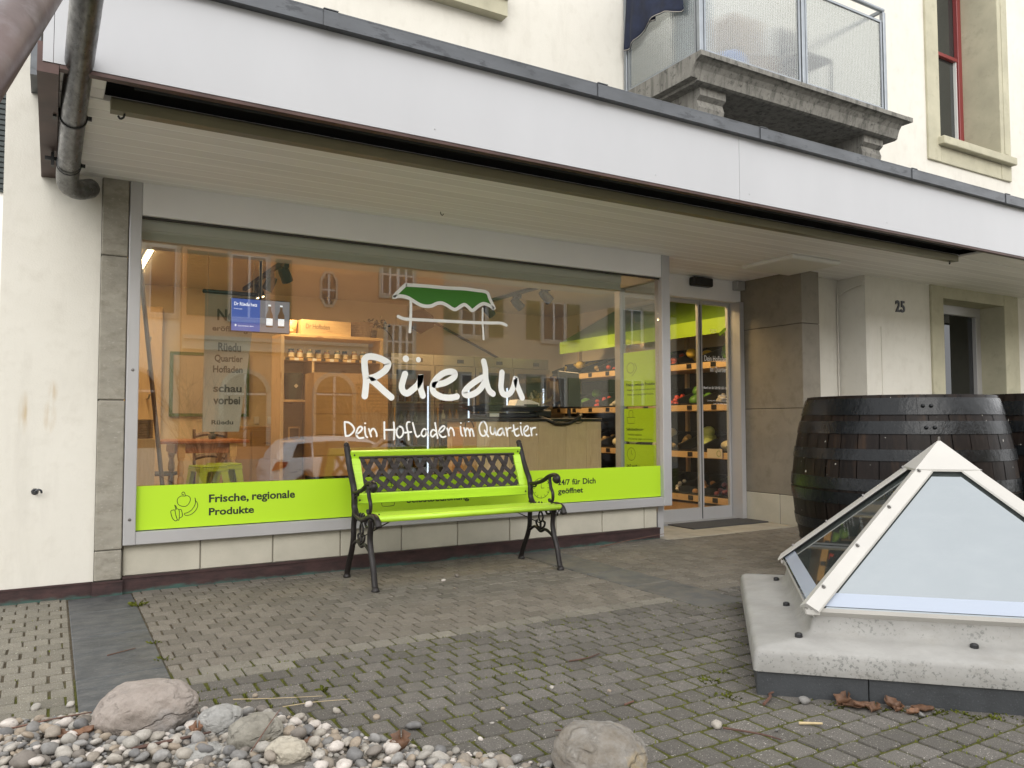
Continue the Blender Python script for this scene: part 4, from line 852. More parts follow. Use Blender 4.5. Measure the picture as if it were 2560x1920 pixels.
# ---------------------------------------------------------------- pyramid skylight
def fib():
    mt, t, b = base('fibreglass'); v = coords(t); g = N(t, 'ShaderNodeNewGeometry'); sx = N(t, 'ShaderNodeSeparateXYZ'); t.links.new(g.outputs['Normal'], sx.inputs[0])
    n = noisen(t, v, 5, 7, 0.65)
    c = mixc(t, ramp(t, n, 0.3, 0.7), (0.225, 0.219, 0.203), (0.31, 0.303, 0.283))
    lich = ramp(t, mathn(t, 'ADD', noisen(t, v, 75, 4, 0.7), mathn(t, 'MULTIPLY', noisen(t, v, 4, 3), 0.4)), 0.78, 0.84)
    side = ramp(t, sx.outputs[2], 0.35, 0.85, 0.85, 0.06)
    c = mixc(t, mathn(t, 'MULTIPLY', lich, side), c, (0.13, 0.13, 0.12))
    grime = ramp(t, noisen(t, coords(t, (4, 4, 14)), 1.5, 6, 0.7), 0.5, 0.75, 0, 0.5)
    c = mixc(t, grime, c, (0.20, 0.187, 0.16))
    t.links.new(c, b.inputs['Base Color']); b.inputs['Roughness'].default_value = 0.65
    bp = N(t, 'ShaderNodeBump'); bp.inputs['Strength'].default_value = 0.2; bp.inputs['Distance'].default_value = 0.003; t.links.new(noisen(t, v, 60, 5), bp.inputs['Height']); t.links.new(bp.outputs[0], b.inputs['Normal'])
fib()
mat('cream_metal', (0.45, 0.433, 0.40), 0.35, var=0.05, vs=4, spec=0.5)
plain('edge_film', (0.33, 0.37, 0.44), 0.25)
glass('solar_glass', None, 3.4, back=(0.028, 0.033, 0.031))
t = MATS['solar_glass'].node_tree; g_ = [n for n in t.nodes if n.type == 'BSDF_GLOSSY'][0]; g_.inputs['Color'].default_value = (0.90, 0.965, 1.0, 1)
v_ = coords(t); t.links.new(ramp(t, noisen(t, v_, 3.0, 6, 0.7), 0.35, 0.75, 0.0, 0.05), g_.inputs['Roughness'])          # rain film and dust
d_ = [n for n in t.nodes if n.type == 'BSDF_DIFFUSE'][0]; t.links.new(mixc(t, ramp(t, noisen(t, coords(t, (1, 1, 2.5)), 7.0, 7, 0.75), 0.45, 0.8), (0.028, 0.033, 0.031), (0.06, 0.064, 0.06)), d_.inputs['Color'])
SKY = thing('pyramid_skylight', 'pyramid glass skylight with cream metal ribs on weathered kerb', 'skylight', tuple(SK0))
def UVp(u, v, z): return SK0+SU*u+SV*v+Vector((0, 0, z))
def uvbox(u0, u1, v0, v1, z0, z1, bev=0.0):
    M = Matrix.Translation(SK0) @ Matrix(((SU.x, SV.x, 0, 0), (SU.y, SV.y, 0, 0), (0, 0, 1, 0), (0, 0, 0, 1)))
    mb = MB().box(u0, u1, v0, v1, z0, z1, bev, M); mb.f = [q[::-1] for q in mb.f]; return mb
for v0, v1 in ((0.0, 0.398), (0.401, 1.15), (1.153, LV)):
    uvbox(0, 0.03, v0, v1, -0.02, 0.105, 0.002).build('slate_slab', 'slate_dark', SKY); uvbox(LU-0.03, LU, v0, v1, -0.02, 0.105, 0.002).build('slate_slab', 'slate_dark', SKY)
for u0, u1 in ((0.031, 0.62), (0.623, 1.2), (1.203, LU-0.031)):
    uvbox(u0, u1, 0, 0.03, -0.02, 0.105, 0.002).build('slate_slab', 'slate_dark', SKY); uvbox(u0, u1, LV-0.03, LV, -0.02, 0.105, 0.002).build('slate_slab', 'slate_dark', SKY)
def ringloft(sections, nm, ma, smooth=True):
    # sections: (inset, z, corner radius)
    mb = MB(); v = []; nseg = 6
    for (ins, z, cr) in sections:
        iv_ = ins+0.035 if ins > 0.1 else ins
        for (cu_, cv_, a0) in ((LU-ins-cr, LV-ins-cr, 0), (ins+cr, LV-ins-cr, 90), (ins+cr, iv_+cr, 180), (LU-ins-cr, iv_+cr, 270)):
            for k in range(nseg+1):
                an = R(a0+90*k/nseg); v.append(UVp(cu_+cr*math.cos(an), cv_+cr*math.sin(an), z))
    n = 4*(nseg+1); f = []
    for i in range(len(sections)-1):
        for k in range(n): f.append((i*n+k, i*n+(k+1) % n, (i+1)*n+(k+1) % n, (i+1)*n+k)[::-1])
    mb.add(v, f); return mb.build(nm, ma, SKY, smooth=smooth, angle=38)
ringloft([(0.012, 0.088, 0.02), (-0.012, 0.090, 0.02), (-0.013, 0.095, 0.024), (-0.009, 0.154, 0.026), (-0.003, 0.168, 0.028), (0.010, 0.176, 0.028), (0.15, 0.190, 0.028), (0.170, 0.201, 0.03), (0.182, 0.214, 0.02), (0.196, 0.268, 0.015), (0.20, 0.285, 0.01), (0.26, 0.285, 0.01)], 'kerb', 'fibreglass')
GI, GZ = 0.175, 0.300; APEX = Vector((LU/2, LV/2+0.01, 0.925))
GV = 0.212; cor = [UVp(GI, GV, GZ), UVp(LU-GI, GV, GZ), UVp(LU-GI, LV-GI, GZ), UVp(GI, LV-GI, GZ)]; apx = UVp(APEX.x, APEX.y, APEX.z)
cen = UVp(APEX.x, APEX.y, GZ)
fmb = MB(); fmb.add([UVp(0.24, 0.24, 0.02), UVp(LU-0.24, 0.24, 0.02), UVp(LU-0.24, LV-0.24, 0.02), UVp(0.24, LV-0.24, 0.02)], [(0, 3, 2, 1)]); fmb.build('shaft_floor', 'dark_room', SKY)
for k in range(4):
    a, b_ = cor[k], cor[(k+1) % 4]; n_ = (b_-a).cross(apx-a).normalized()
    if n_.dot((a+b_)/2-cen) < 0: n_ = -n_
    mb = MB(); tk = n_*0.018; mb.add([a, b_, apx, a-tk, b_-tk, apx-tk], [(0, 1, 2), (5, 4, 3), (0, 3, 4, 1), (1, 4, 5, 2), (2, 5, 3, 0)]); g_ = mb.build('glass_pane', 'solar_glass', SKY)
    # pale printed strip along the lower edge and sealing bar below it
    e_ = MB(); q = lambda p, t: p+(apx-p)*t+n_*0.0025
    m0 = (a+b_)/2; e_.add([q(a, 0.012), q(b_, 0.012), q(b_, 0.085), q(a, 0.085)], [(0, 1, 2, 3)]); e_.build('edge_strip', 'edge_film', SKY)
    bar = MB(); d = (b_-a).normalized(); o_ = n_*0.004; dn = Vector((0, 0, -0.016)); bar.add([a+o_, b_+o_, b_+o_+dn, a+o_+dn, a-n_*0.03, b_-n_*0.03, b_-n_*0.03+dn, a-n_*0.03+dn], [(0, 1, 2, 3), (4, 7, 6, 5), (0, 4, 5, 1), (3, 2, 6, 7), (0, 3, 7, 4), (1, 5, 6, 2)]); bar.build('base_bar', 'cream_metal', SKY)
for k in range(4):
    a = cor[k]; pr, nx = cor[k-1], cor[(k+1) % 4]; ax = (apx-a).normalized(); L = (apx-a).length
    n1 = (a-pr).cross(apx-pr).normalized(); n2 = (nx-a).cross(apx-a).normalized()
    if n1.z < 0: n1 = -n1
    if n2.z < 0: n2 = -n2
    w1 = (pr-a)-(pr-a).dot(ax)*ax; w1.normalize(); w2 = (nx-a)-(nx-a).dot(ax)*ax; w2.normalize()
    nm_ = (n1+n2).normalized(); W_ = 0.054; mb = MB(); v = []
    for s_ in (0.0, 0.86):
        p = a+ax*L*s_+nm_*0.014
        v += [p+w1*W_+n1*0.002, p+w1*W_*0.9+n1*0.008, p+nm_*0.012, p+w2*W_*0.9+n2*0.008, p+w2*W_+n2*0.002, p-nm_*0.012]
    f = [(i, (i+1) % 6, 6+(i+1) % 6, 6+i) for i in range(6)]+[(5, 4, 3, 2, 1, 0), (6, 7, 8, 9, 10, 11)]
    rib = mb.add(v, f).build('rib_cover', 'cream_metal', SKY)
    for s_ in (0.10, 0.34, 0.58, 0.82):
        for w_, nn in ((w1, n1),):
            p = a+ax*L*s_+nm_*0.022+w_*0.012; mb = MB(); q_ = nm_.to_track_quat('Z', 'Y').to_matrix().to_4x4()
            mb.lathe([(0.0085, 0), (0.0085, 0.005), (0.005, 0.006), (0.005, 0.012), (0, 0.013)], 8, M=Matrix.Translation(p) @ q_); mb.build('bolt', 'steel_bolt', rib)
    # folded corner clip at the foot of the rib
    mb = MB(); d1 = (pr-a).normalized(); d2 = (nx-a).normalized(); out = -(d1+d2).normalized()
    c0 = a+out*0.012+Vector((0, 0, -0.004)); l1, l2 = 0.05, 0.115
    for d, l in ((d1, l1), (d2, l2)):
        p, q2 = c0, c0+d*l; nn = Vector((0, 0, 1)).cross(d)
        if nn.dot(out) < 0: nn = -nn
        mb.add([p+nn*0.004, q2+nn*0.004, q2+nn*0.004+Vector((0, 0, -0.019)), p+nn*0.004+Vector((0, 0, -0.019)), p-nn*0.004, q2-nn*0.004, q2-nn*0.004+Vector((0, 0, -0.019)), p-nn*0.004+Vector((0, 0, -0.019))], [(0, 1, 2, 3), (7, 6, 5, 4), (0, 4, 5, 1), (3, 2, 6, 7), (0, 3, 7, 4), (1, 5, 6, 2)])
    mb.build('corner_clip', 'cream_metal', rib)
cp = MB(); t_ = 0.20; cv = [apx+(c-apx)*t_+Vector((0, 0, 0.036)) for c in cor]; at = apx+Vector((0, 0, 0.040)); cl_ = [q+Vector((0, 0, -0.010)) for q in cv]
cp.add(cv+[at]+cl_, [(0, 1, 4), (1, 2, 4), (2, 3, 4), (3, 0, 4)]+[(i, 5+i, 5+(i+1) % 4, (i+1) % 4) for i in range(4)]+[(5, 6, 7, 8)]); cap = cp.build('apex_cap', 'cream_metal', SKY)
mb = MB(); mb.lathe([(0.006, -0.005), (0.006, 0.012), (0, 0.014)], 8, c=tuple(at)); mb.build('bolt', 'steel_bolt', cap)
for u, v in ((0.15, 0.17), (0.15, 0.80), (0.15, 1.45), (0.70, 0.17), (1.30, 0.17)):
    p = UVp(u, v, 0.196); mb = MB(); mb.lathe([(0.015, -0.008), (0.015, 0.005), (0.012, 0.008), (0.009, 0.0082), (0.008, 0.010), (0, 0.0105)], 12, c=tuple(p)); mb.build('screw_cap', 'black', SKY, smooth=True, angle=40)

# ---------------------------------------------------------------- barrels
def stave_mat():
    mt, t, b = base('barrel_oak'); v = coords(t, (9, 9, 0.9)); v2 = coords(t)
    n = noisen(t, v, 2.5, 7, 0.7); wv = noisen(t, coords(t, (12, 12, 1.3)), 1.6, 4)
    sx = N(t, 'ShaderNodeSeparateXYZ'); t.links.new(v2, sx.inputs[0])
    c = mixc(t, ramp(t, n, 0.35, 0.7), (0.007, 0.005, 0.0042), (0.017, 0.012, 0.010))
    worn = mathn(t, 'MULTIPLY', ramp(t, wv, 0.50, 0.72), ramp(t, noisen(t, v2, 1.6, 3), 0.45, 0.65))
    c = mixc(t, worn, c, (0.045, 0.026, 0.015))
    c = mixc(t, ramp(t, noisen(t, v2, 30, 2, 0.4), 0.735, 0.76), c, (0.42, 0.40, 0.36))
    c = mixc(t, 1.0, c, mixc(t, randn(t), (0.78,)*3, (1.22,)*3), 'MULTIPLY')
    t.links.new(c, b.inputs['Base Color']); b.inputs['Roughness'].default_value = 0.42; b.inputs['Specular IOR Level'].default_value = 0.13
    bp = N(t, 'ShaderNodeBump'); bp.inputs['Strength'].default_value = 0.35; bp.inputs['Distance'].default_value = 0.004; t.links.new(n, bp.inputs['Height']); t.links.new(bp.outputs[0], b.inputs['Normal'])
stave_mat()
mat('hoop_iron', (0.007, 0.008, 0.009), 0.2, metal=0.0, var=0.3, vs=10, bump=0.9, bs=22, rvar=0.1, stretch=(1, 1, 0.6), bdist=0.005, spec=0.25)
def barrel(label, loc, H, RM, RE, rot, hoops):
    rt = thing('wine_barrel', label, 'barrel', (0, 0, 0), 'old black wine barrels by the skylight')
    def rad(z):
        t = abs(z/H-0.5)*2; return RM-(RM-RE)*(0.25*t+0.75*t*t)
    ns = 34; edges = [0.0]
    r_ = random.Random(int(loc[0]*100)); ws = [r_.uniform(0.7, 1.3) for _ in range(ns)]; tot = sum(ws)
    for w_ in ws: edges.append(edges[-1]+2*math.pi*w_/tot)
    for k in range(ns):
        gap = 0.0042; prof = [(rad(H*i/14), H*i/14) for i in range(15)]
        dr = r_.uniform(-0.002, 0.002); pr_ = [(r-0.03, z) for r, z in prof]
        mb = MB(); mb.lathe([(r+dr, z) for r, z in prof], 3, a0=edges[k]+gap, a1=edges[k+1]-gap)
        o = mb.build('stave', 'barrel_oak', rt, smooth=True, angle=30)
    hd = MB(); hd.lathe([(0, H-0.035), (rad(H)-0.004, H-0.035)], 40); hd.lathe([(rad(H)-0.035, H-0.004), (rad(H)-0.001, H-0.002)], 40); hd.lathe([(rad(H)-0.035, H-0.05), (rad(H)-0.035, H-0.004)], 40); hd.lathe([(rad(H*i/14)-0.016, H*i/14) for i in range(15)], 40)
    hd.build('barrel_head', 'barrel_oak', rt, smooth=True, angle=40)
    for z0, z1, an in hoops:
        hp = MB(); n_ = 5; hp.lathe([(rad(z0)-0.002, z0)]+[(rad(z0+(z1-z0)*i/n_)+0.0065, z0+(z1-z0)*i/n_) for i in range(n_+1)]+[(rad(z1)-0.002, z1)], 72)
        h_ = hp.build('hoop', 'hoop_iron', rt, smooth=True, angle=40)
        lp_ = MB(); lp_.lathe([(rad(z0)+0.006, z0+0.002)]+[(rad(z0+(z1-z0)*i/n_)+0.010, z0+(z1-z0)*i/n_) for i in range(n_+1)]+[(rad(z1)+0.006, z1-0.002)], 8, a0=an-0.07, a1=an+0.11); lp_.build('hoop_lap', 'hoop_iron', h_, smooth=True, angle=40)
        for da in (-0.02, 0.055):
            zc = (z0+z1)/2; rv = MB(); blob(rv, ((rad(zc)+0.012)*math.cos(an+da), (rad(zc)+0.012)*math.sin(an+da), zc), 0.0125, ICO2, 0.0); rv.build('rivet', 'hoop_iron', h_, smooth=True)
    rt.location = loc; rt.rotation_euler = (0, 0, rot); return rt
H = 1.216
HP = lambda a: [(H-0.125, H-0.02, a), (H-0.245, H-0.165, a+0.01), (H-0.41, H-0.34, a+0.05), (H-0.60, H-0.525, a-0.02), (0.525, 0.60, a+0.3), (0.34, 0.41, a), (0.165, 0.245, a), (0.02, 0.125, a)]
barrel('large black barrel with riveted iron hoops right behind the pyramid skylight', (4.63, -2.14, 0), H, 0.70, 0.585, 0, HP(R(227)))
barrel('second black barrel half hidden behind the front one at the right edge', (6.28, -2.42, 0), H+0.035, 0.72, 0.60, 0, HP(R(250)))

# ---------------------------------------------------------------- boulders and litter
def rockmat(name, c1, c2, vein, lich=None):
    mt, t, b = base(name); v = coords(t)
    n = noisen(t, v, 7, 8, 0.7); n2 = noisen(t, v, 22, 7, 0.7)
    c = mixc(t, ramp(t, n, 0.3, 0.7), c1, c2)
    c = mixc(t, ramp(t, n2, 0.45, 0.75, 0, 0.6), c, tuple(x*0.62 for x in c1))
    w = N(t, 'ShaderNodeTexVoronoi'); w.feature = 'DISTANCE_TO_EDGE'; w.inputs['Scale'].default_value = 9.0
    wv = N(t, 'ShaderNodeVectorMath', operation='ADD'); sc_ = N(t, 'ShaderNodeVectorMath', operation='SCALE'); sc_.inputs['Scale'].default_value = 0.22
    nn = N(t, 'ShaderNodeTexNoise'); nn.inputs['Scale'].default_value = 6; t.links.new(v, nn.inputs['Vector']); t.links.new(nn.outputs['Color'], sc_.inputs[0]); t.links.new(v, wv.inputs[0]); t.links.new(sc_.outputs[0], wv.inputs[1]); t.links.new(wv.outputs[0], w.inputs['Vector'])
    c = mixc(t, mathn(t, 'MULTIPLY', ramp(t, w.outputs[0], 0.0, 0.014, 0.8, 0), ramp(t, n, 0.50, 0.62)), c, vein)
    if lich: c = mixc(t, ramp(t, noisen(t, v, 5, 5, 0.6), 0.56, 0.66, 0, 0.75), c, lich)
    rg = ramp(t, mathn(t, 'ABSOLUTE', mathn(t, 'SUBTRACT', noisen(t, coords(t, (1, 1, 1.8)), 4.5, 4, 0.55), 0.5)), 0.0, 0.028, 1.0, 0.0); c = mixc(t, mathn(t, 'MULTIPLY', rg, 0.28), c, tuple(x*0.5 for x in c1))
    t.links.new(c, b.inputs['Base Color']); b.inputs['Roughness'].default_value = 0.85
    bp = N(t, 'ShaderNodeBump'); bp.inputs['Strength'].default_value = 1.0; bp.inputs['Distance'].default_value = 0.009
    hgt = mathn(t, 'ADD', mathn(t, 'ADD', n2, mathn(t, 'MULTIPLY', noisen(t, v, 90, 4), 0.3)), mathn(t, 'MULTIPLY', rg, -0.5)); t.links.new(hgt, bp.inputs['Height']); t.links.new(bp.outputs[0], b.inputs['Normal'])
rockmat('rock_pink', (0.235, 0.195, 0.165), (0.34, 0.30, 0.265), (0.15, 0.12, 0.10), (0.28, 0.26, 0.245)); rockmat('rock_veined', (0.20, 0.185, 0.15), (0.30, 0.28, 0.235), (0.52, 0.50, 0.46), (0.26, 0.21, 0.12)); rockmat('rock_grey', (0.25, 0.245, 0.23), (0.38, 0.37, 0.345), (0.19, 0.18, 0.165)); rockmat('rock_tan', (0.135, 0.108, 0.075), (0.27, 0.262, 0.245), (0.50, 0.47, 0.42), (0.30, 0.22, 0.10)); rockmat('rock_buff', (0.36, 0.32, 0.25), (0.48, 0.44, 0.36), (0.24, 0.20, 0.15))
def boulder(label, c, r, ma, seed, rz, amp=0.16, crease=0.05, fr=0.9, pw=0.86):
    mb = MB(); v, f = ICO4; out = []; rot = Matrix.Rotation(rz, 3, 'Z')
    for p in v:
        s = Vector((seed, seed*2.1, -seed))
        q = Vector((math.copysign(abs(p.x)**pw, p.x), math.copysign(abs(p.y)**pw, p.y), math.copysign(abs(p.z)**pw, p.z)))
        d = 1+amp*noise.noise(p*fr+s)+amp*0.5*noise.noise(p*2.3+s)+0.035*noise.noise(p*6+s)+0.012*noise.noise(p*17+s)-crease*max(0, 1-abs(noise.noise(p*1.5+s*2))/0.06)*0.5
        out.append(rot @ Vector((q.x*r[0]*d, q.y*r[1]*d, q.z*r[2]*d))+Vector(c))
    mb.add(out, f); o = mb.build('boulder', ma, smooth=True, loc=(c[0], c[1], 0)); tag(o, label, 'boulder', 'river boulders at the gravel bed'); return o
boulder('large pinkish rounded boulder at the end of the slate strip', (-0.095, -2.47, 0.082), (0.165, 0.12, 0.090), 'rock_pink', 3.3, R(-12), 0.14)
boulder('smaller pale grey stone between the pink boulder and the white veined stone', (0.115, -2.62, 0.045), (0.075, 0.055, 0.052), 'rock_grey', 8.1, R(20))
boulder('brownish stone with white veins lying in the gravel', (0.19, -2.80, 0.052), (0.088, 0.066, 0.058), 'rock_veined', 5.7, R(15))
boulder('small buff pitted stone at the bottom edge left of the dry leaf', (0.245, -3.00, 0.045), (0.066, 0.052, 0.045), 'rock_buff', 11.2, R(-10), 0.25)
boulder('tan and grey cracked boulder at the bottom edge on the pavers', (1.035, -3.51, 0.036), (0.150, 0.135, 0.115), 'rock_tan', 16.1, R(25), 0.16, 0.10, 0.9, 1.0)
boulder('flat light stone at the bottom edge under the big boulder', (0.02, -2.83, 0.03), (0.075, 0.05, 0.032), 'rock_grey', 14.4, R(-5))
mat('dry_leaf', (0.135, 0.068, 0.036), 0.6, var=0.35, vs=40, rand=0.3, bump=0.3, bs=60)
mat('twig_brown', (0.10, 0.048, 0.032), 0.7, var=0.3, vs=30, rand=0.3)
mat('straw', (0.42, 0.33, 0.18), 0.7, var=0.2, vs=30)
def leafm(label, x, y, z, s, rz, curl, grp='dry leaves on the ground'):
    mb = MB(); n = 9; v = []
    for i in range(n):
        t = i/(n-1); w_ = s*0.36*math.sin(math.pi*min(1, t*0.96+0.02))**0.7*(1+0.30*math.sin(13*t+x*30)); xx = (t-0.5)*s
        for k in range(-2, 3):
            a = k/2; v.append((xx, a*w_, curl*s*(a*a*0.8+(t-0.4)**2*0.9)+0.05*s*noise.noise(Vector((t*4, a*2, x*9)))))
    f = [(i*5+k, (i+1)*5+k, (i+1)*5+k+1, i*5+k+1) for i in range(n-1) for k in range(4)]
    mb.add(v, f); mb.tube([(-0.75*s, 0, 0.02*s+curl*s*0.3), (-0.45*s, 0, curl*s*0.6*0.3), (0.4*s, 0, 0.004)], 0.006*s+0.0004, 5); o = mb.build('dry_leaf', 'dry_leaf', smooth=True); o.location = (x, y, z); o.rotation_euler = (0, 0, rz); o.modifiers.new('th', 'SOLIDIFY').thickness = 0.0008; tag(o, label, 'leaf', grp)
leafm('curled red-brown dry leaf on the pebbles at the bottom edge', 0.57, -3.09, 0.03, 0.085, 1.1, 0.45); leafm('torn tan dry leaf on the gravel at the bottom left', -0.29, -2.52, 0.05, 0.075, 0.3, 0.25); leafm('small rust leaf between pale stones at the bottom left', -0.34, -2.50, 0.045, 0.05, 2.0, 0.4); leafm('brown leaf behind the small buff stone in the gravel', 0.33, -2.93, 0.035, 0.045, 0.5, 0.4); leafm('dark curled leaf under the pink boulder', 0.03, -2.68, 0.04, 0.05, 1.2, 0.7)
for i, (d, s, rz, cu) in enumerate(((0.30, 0.075, 0.2, 0.45), (0.345, 0.095, -0.6, 0.15), (0.40, 0.065, 0.4, 0.3), (0.47, 0.065, 1.4, 0.5), (0.485, 0.05, 0.3, 0.4), (0.53, 0.05, -0.3, 0.3), (0.57, 0.075, -0.8, 0.2), (0.36, 0.05, 2.4, 0.35))):
    p = SK0+SV*d-SU*(0.045+0.02*(i % 3)); leafm('%s brown leaf from the left along the slate foot of the skylight' % ('first', 'second', 'fourth', 'fifth', 'sixth', 'seventh', 'rightmost', 'third')[i], p.x, p.y, 0.004, s, rz, cu, 'leaves along the skylight foot')
def twig(label, pts, r, ma='twig_brown'):
    mb = MB(); P = smooth_path(pts, 4); mb.tube(P, [r*(1-0.5*i/len(P)) for i in range(len(P))], 6); tag(mb.build('twig', ma, loc=pts[0]), label, 'twig', 'twigs and stalks on the ground')
twig('brown twig leaning on the boulder at the bottom edge', [(1.06, -3.36, 0.07), (1.085, -3.28, 0.045), (1.10, -3.17, 0.006)], 0.004); twig('thin twig lying on the slate strip', [(-0.155, -1.42, 0.004), (-0.10, -1.40, 0.006), (-0.035, -1.36, 0.004)], 0.003)
twig('flat reddish stick on the pavers in the middle', [(1.58, -2.56, 0.005), (1.67, -2.57, 0.007), (1.76, -2.54, 0.006)], 0.004); twig('short dark stick on a paver right of the boulder', [(1.455, -3.10, 0.005), (1.505, -3.09, 0.006)], 0.004)
twig('long thin branch on the gravel in front of the pink boulder', [(-0.5, -2.28, 0.03), (-0.38, -2.30, 0.045), (-0.25, -2.28, 0.04)], 0.0035); twig('dark stalk crossing the white veined stone', [(0.15, -2.93, 0.05), (0.22, -2.86, 0.095), (0.27, -2.80, 0.115)], 0.002); twig('reddish stalk beside the pink boulder', [(0.10, -2.46, 0.01), (0.075, -2.40, 0.02), (0.07, -2.34, 0.03)], 0.003)
twig('yellow straw lying over the pavers near the gravel', [(0.22, -2.30, 0.006), (0.36, -2.38, 0.009), (0.52, -2.44, 0.007)], 0.0016, 'straw'); twig('second yellow straw beside the first on the pavers', [(0.36, -2.48, 0.008), (0.47, -2.50, 0.011), (0.60, -2.53, 0.008)], 0.0016, 'straw')
twig('bent dark twig by the corner of the skylight kerb', [(1.90, -3.36, 0.005), (1.97, -3.33, 0.012), (2.0, -3.30, 0.008), (2.04, -3.31, 0.018)], 0.006); twig('thin branch at the foot of the plinth near the entrance', [(3.55, -0.16, 0.01), (3.9, -0.10, 0.03), (4.34, -0.06, 0.05)], 0.004)
twig('pale stick right of the boulder on a paver', [(1.86, -3.55, 0.006), (1.92, -3.60, 0.009)], 0.005, 'straw'); twig('dark twig lying against the pebble bottom right', [(1.60, -3.45, 0.008), (1.66, -3.56, 0.012), (1.69, -3.62, 0.008)], 0.004)
twig('reddish branch across the gravel bed at the bottom left', [(-0.16, -2.72, 0.05), (-0.02, -2.74, 0.06), (0.07, -2.72, 0.055)], 0.006)
# ---------------------------------------------------------------- leaning pole, door mat, balcony things
p0, p1 = Vector((-0.99, -5.09, -0.02)), Vector((-0.315, -2.43, 2.82)); mb = MB(); mb.tube([p0+(p1-p0)*t for t in (0, 0.3, 0.6, 0.9, 1.0)], 0.060, 24)
tag(mb.build('leaning_pole', 'brown_metal', smooth=True, loc=tuple(p0), angle=50), 'thick weathered brown metal pole slanting across the top left corner', 'pole')
mat('mat_fibre', (0.045, 0.045, 0.047), 0.95, bump=0.8, bs=220)
mb = MB().box(4.99, 6.04, 0.25, 0.62, 0.0045, 0.016, 0.003); tag(mb.build('door_mat', 'mat_fibre', loc=(5.5, 0.4, 0)), 'dark grey door mat before the sliding entrance door', 'door mat')
mat('denim', (0.010, 0.015, 0.036), 0.9, var=0.3, vs=9, bump=0.4, bs=300, bdist=0.002); plain('stitch', (0.32, 0.30, 0.27), 0.8)
JN = thing('hanging_jeans', 'dark blue denim shorts hanging over the balcony railing', 'clothes', (3.985, -0.4, 4.98))
def cloth(y0, y1, z0, z1, seed, nm, xoff):
    mb = MB(); nu, nv = 14, 16; v = []
    for i in range(nu+1):
        for j in range(nv+1):
            u, w_ = i/nu, j/nv; y = y0+(y1-y0)*u+(w_*0.05*(u-0.5)); zb = z0+0.05*math.sin(u*4+seed); z = z1+(zb-z1)*w_
            fold = 0.06*noise.noise(Vector((u*4, w_*1.2, seed)))*(0.3+w_)+0.012*math.sin(u*11+seed+w_)*w_
            v.append((xoff-0.028-0.03*w_+fold, y, z))
    mb.add(v, [(i*(nv+1)+j, i*(nv+1)+j+1, (i+1)*(nv+1)+j+1, (i+1)*(nv+1)+j) for i in range(nu) for j in range(nv)])
    o = mb.build(nm, 'denim', JN, smooth=True); o.modifiers.new('th', 'SOLIDIFY').thickness = 0.006
    hm = MB(); hm.tube([Vector(v[i*(nv+1)+nv])+Vector((-0.006, 0, 0.006)) for i in range(nu+1)], 0.004, 5); hm.build('hem', 'stitch', JN)
cloth(-0.46, -0.09, 4.40, 4.995, 1.0, 'trouser_leg', 3.985); cloth(-0.80, -0.44, 4.42, 4.995, 5.0, 'trouser_leg', 3.99)
plain('ball_blue', (0.05, 0.22, 0.75), 0.5); plain('sack_grey', (0.34, 0.40, 0.46), 0.5); mat('cardboard', (0.40, 0.26, 0.14), 0.8, var=0.1); plain('mat_black', (0.03, 0.03, 0.035), 0.6)
mb = MB(); blob(mb, (4.62, -0.66, 4.125), 0.15, ICO3, 0.02); mb.lathe([(0.02, 0.14), (0.012, 0.158), (0, 0.16)], 10, c=(4.62, -0.66, 4.12)); tag(mb.build('blue_ball', 'ball_blue', smooth=True, loc=(4.62, -0.66, 3.975)), 'blue ball on the balcony behind the ribbed glass', 'ball')
mb = MB()
for i in range(9): mb.lathe([(0.15+0.014*(i % 2), 3.976+i*0.11), (0.165-0.014*(i % 2), 3.976+(i+1)*0.11)], 18, c=(4.22, -0.62, 0))
tag(mb.build('foil_sack', 'sack_grey', loc=(4.22, -0.62, 3.976)), 'silvery crumpled sack at the left end of the balcony', 'sack')
bx = thing('cardboard_box', 'brown cardboard boxes piled behind the middle balcony railing', 'box', (5.0, -0.4, 3.975)); MB().box(4.80, 5.30, -0.6, -0.2, 3.976, 4.4, 0.01).build('carton', 'cardboard', bx); MB().box(4.75, 5.15, -0.55, -0.25, 4.401, 4.72, 0.01).build('carton', 'cardboard', bx)
bg_ = thing('balcony_chair', 'dark folded chair behind the right balcony railing', 'chair', (5.55, -0.4, 3.975)); MB().box(5.38, 5.75, -0.5, -0.45, 4.2, 4.78, 0.02).build('backrest', 'mat_black', bg_); MB().box(5.38, 5.75, -0.85, -0.45, 4.36, 4.40, 0.015).build('seat', 'mat_black', bg_)
for x in (5.39, 5.73):
    for y in (-0.84, -0.46): MB().tube([(x, y, 3.976), (x, y, 4.37)], 0.014, 8).build('leg', 'mat_black', bg_)
# ---------------------------------------------------------------- shop interior
mat('shop_paint', (0.66, 0.56, 0.40), 0.8, var=0.05, vs=2)
mat('ceiling_paint', (0.62, 0.55, 0.42), 0.85, var=0.04, vs=1)
wood('floor_wood', (0.30, 0.17, 0.075), (0.12, 0.06, 0.025), axis=(10, 1, 10), rough=0.4, scale=2)
wood('pine', (0.62, 0.42, 0.20), (0.30, 0.16, 0.06), axis=(1.2, 12, 12), rough=0.5)
wood('pine_v', (0.60, 0.45, 0.27), (0.27, 0.16, 0.075), axis=(9, 9, 0.9), rough=0.55, rand=0.12)
wood('board_wood', (0.36, 0.23, 0.10), (0.18, 0.10, 0.04), axis=(1, 10, 10), rough=0.55, rand=0.06)
wood('table_wood', (0.36, 0.13, 0.045), (0.16, 0.05, 0.02), axis=(1, 12, 12), rough=0.3, knots=False)
wood('brown_wood', (0.12, 0.065, 0.035), (0.05, 0.025, 0.012), axis=(10, 10, 1), rough=0.5, knots=False)
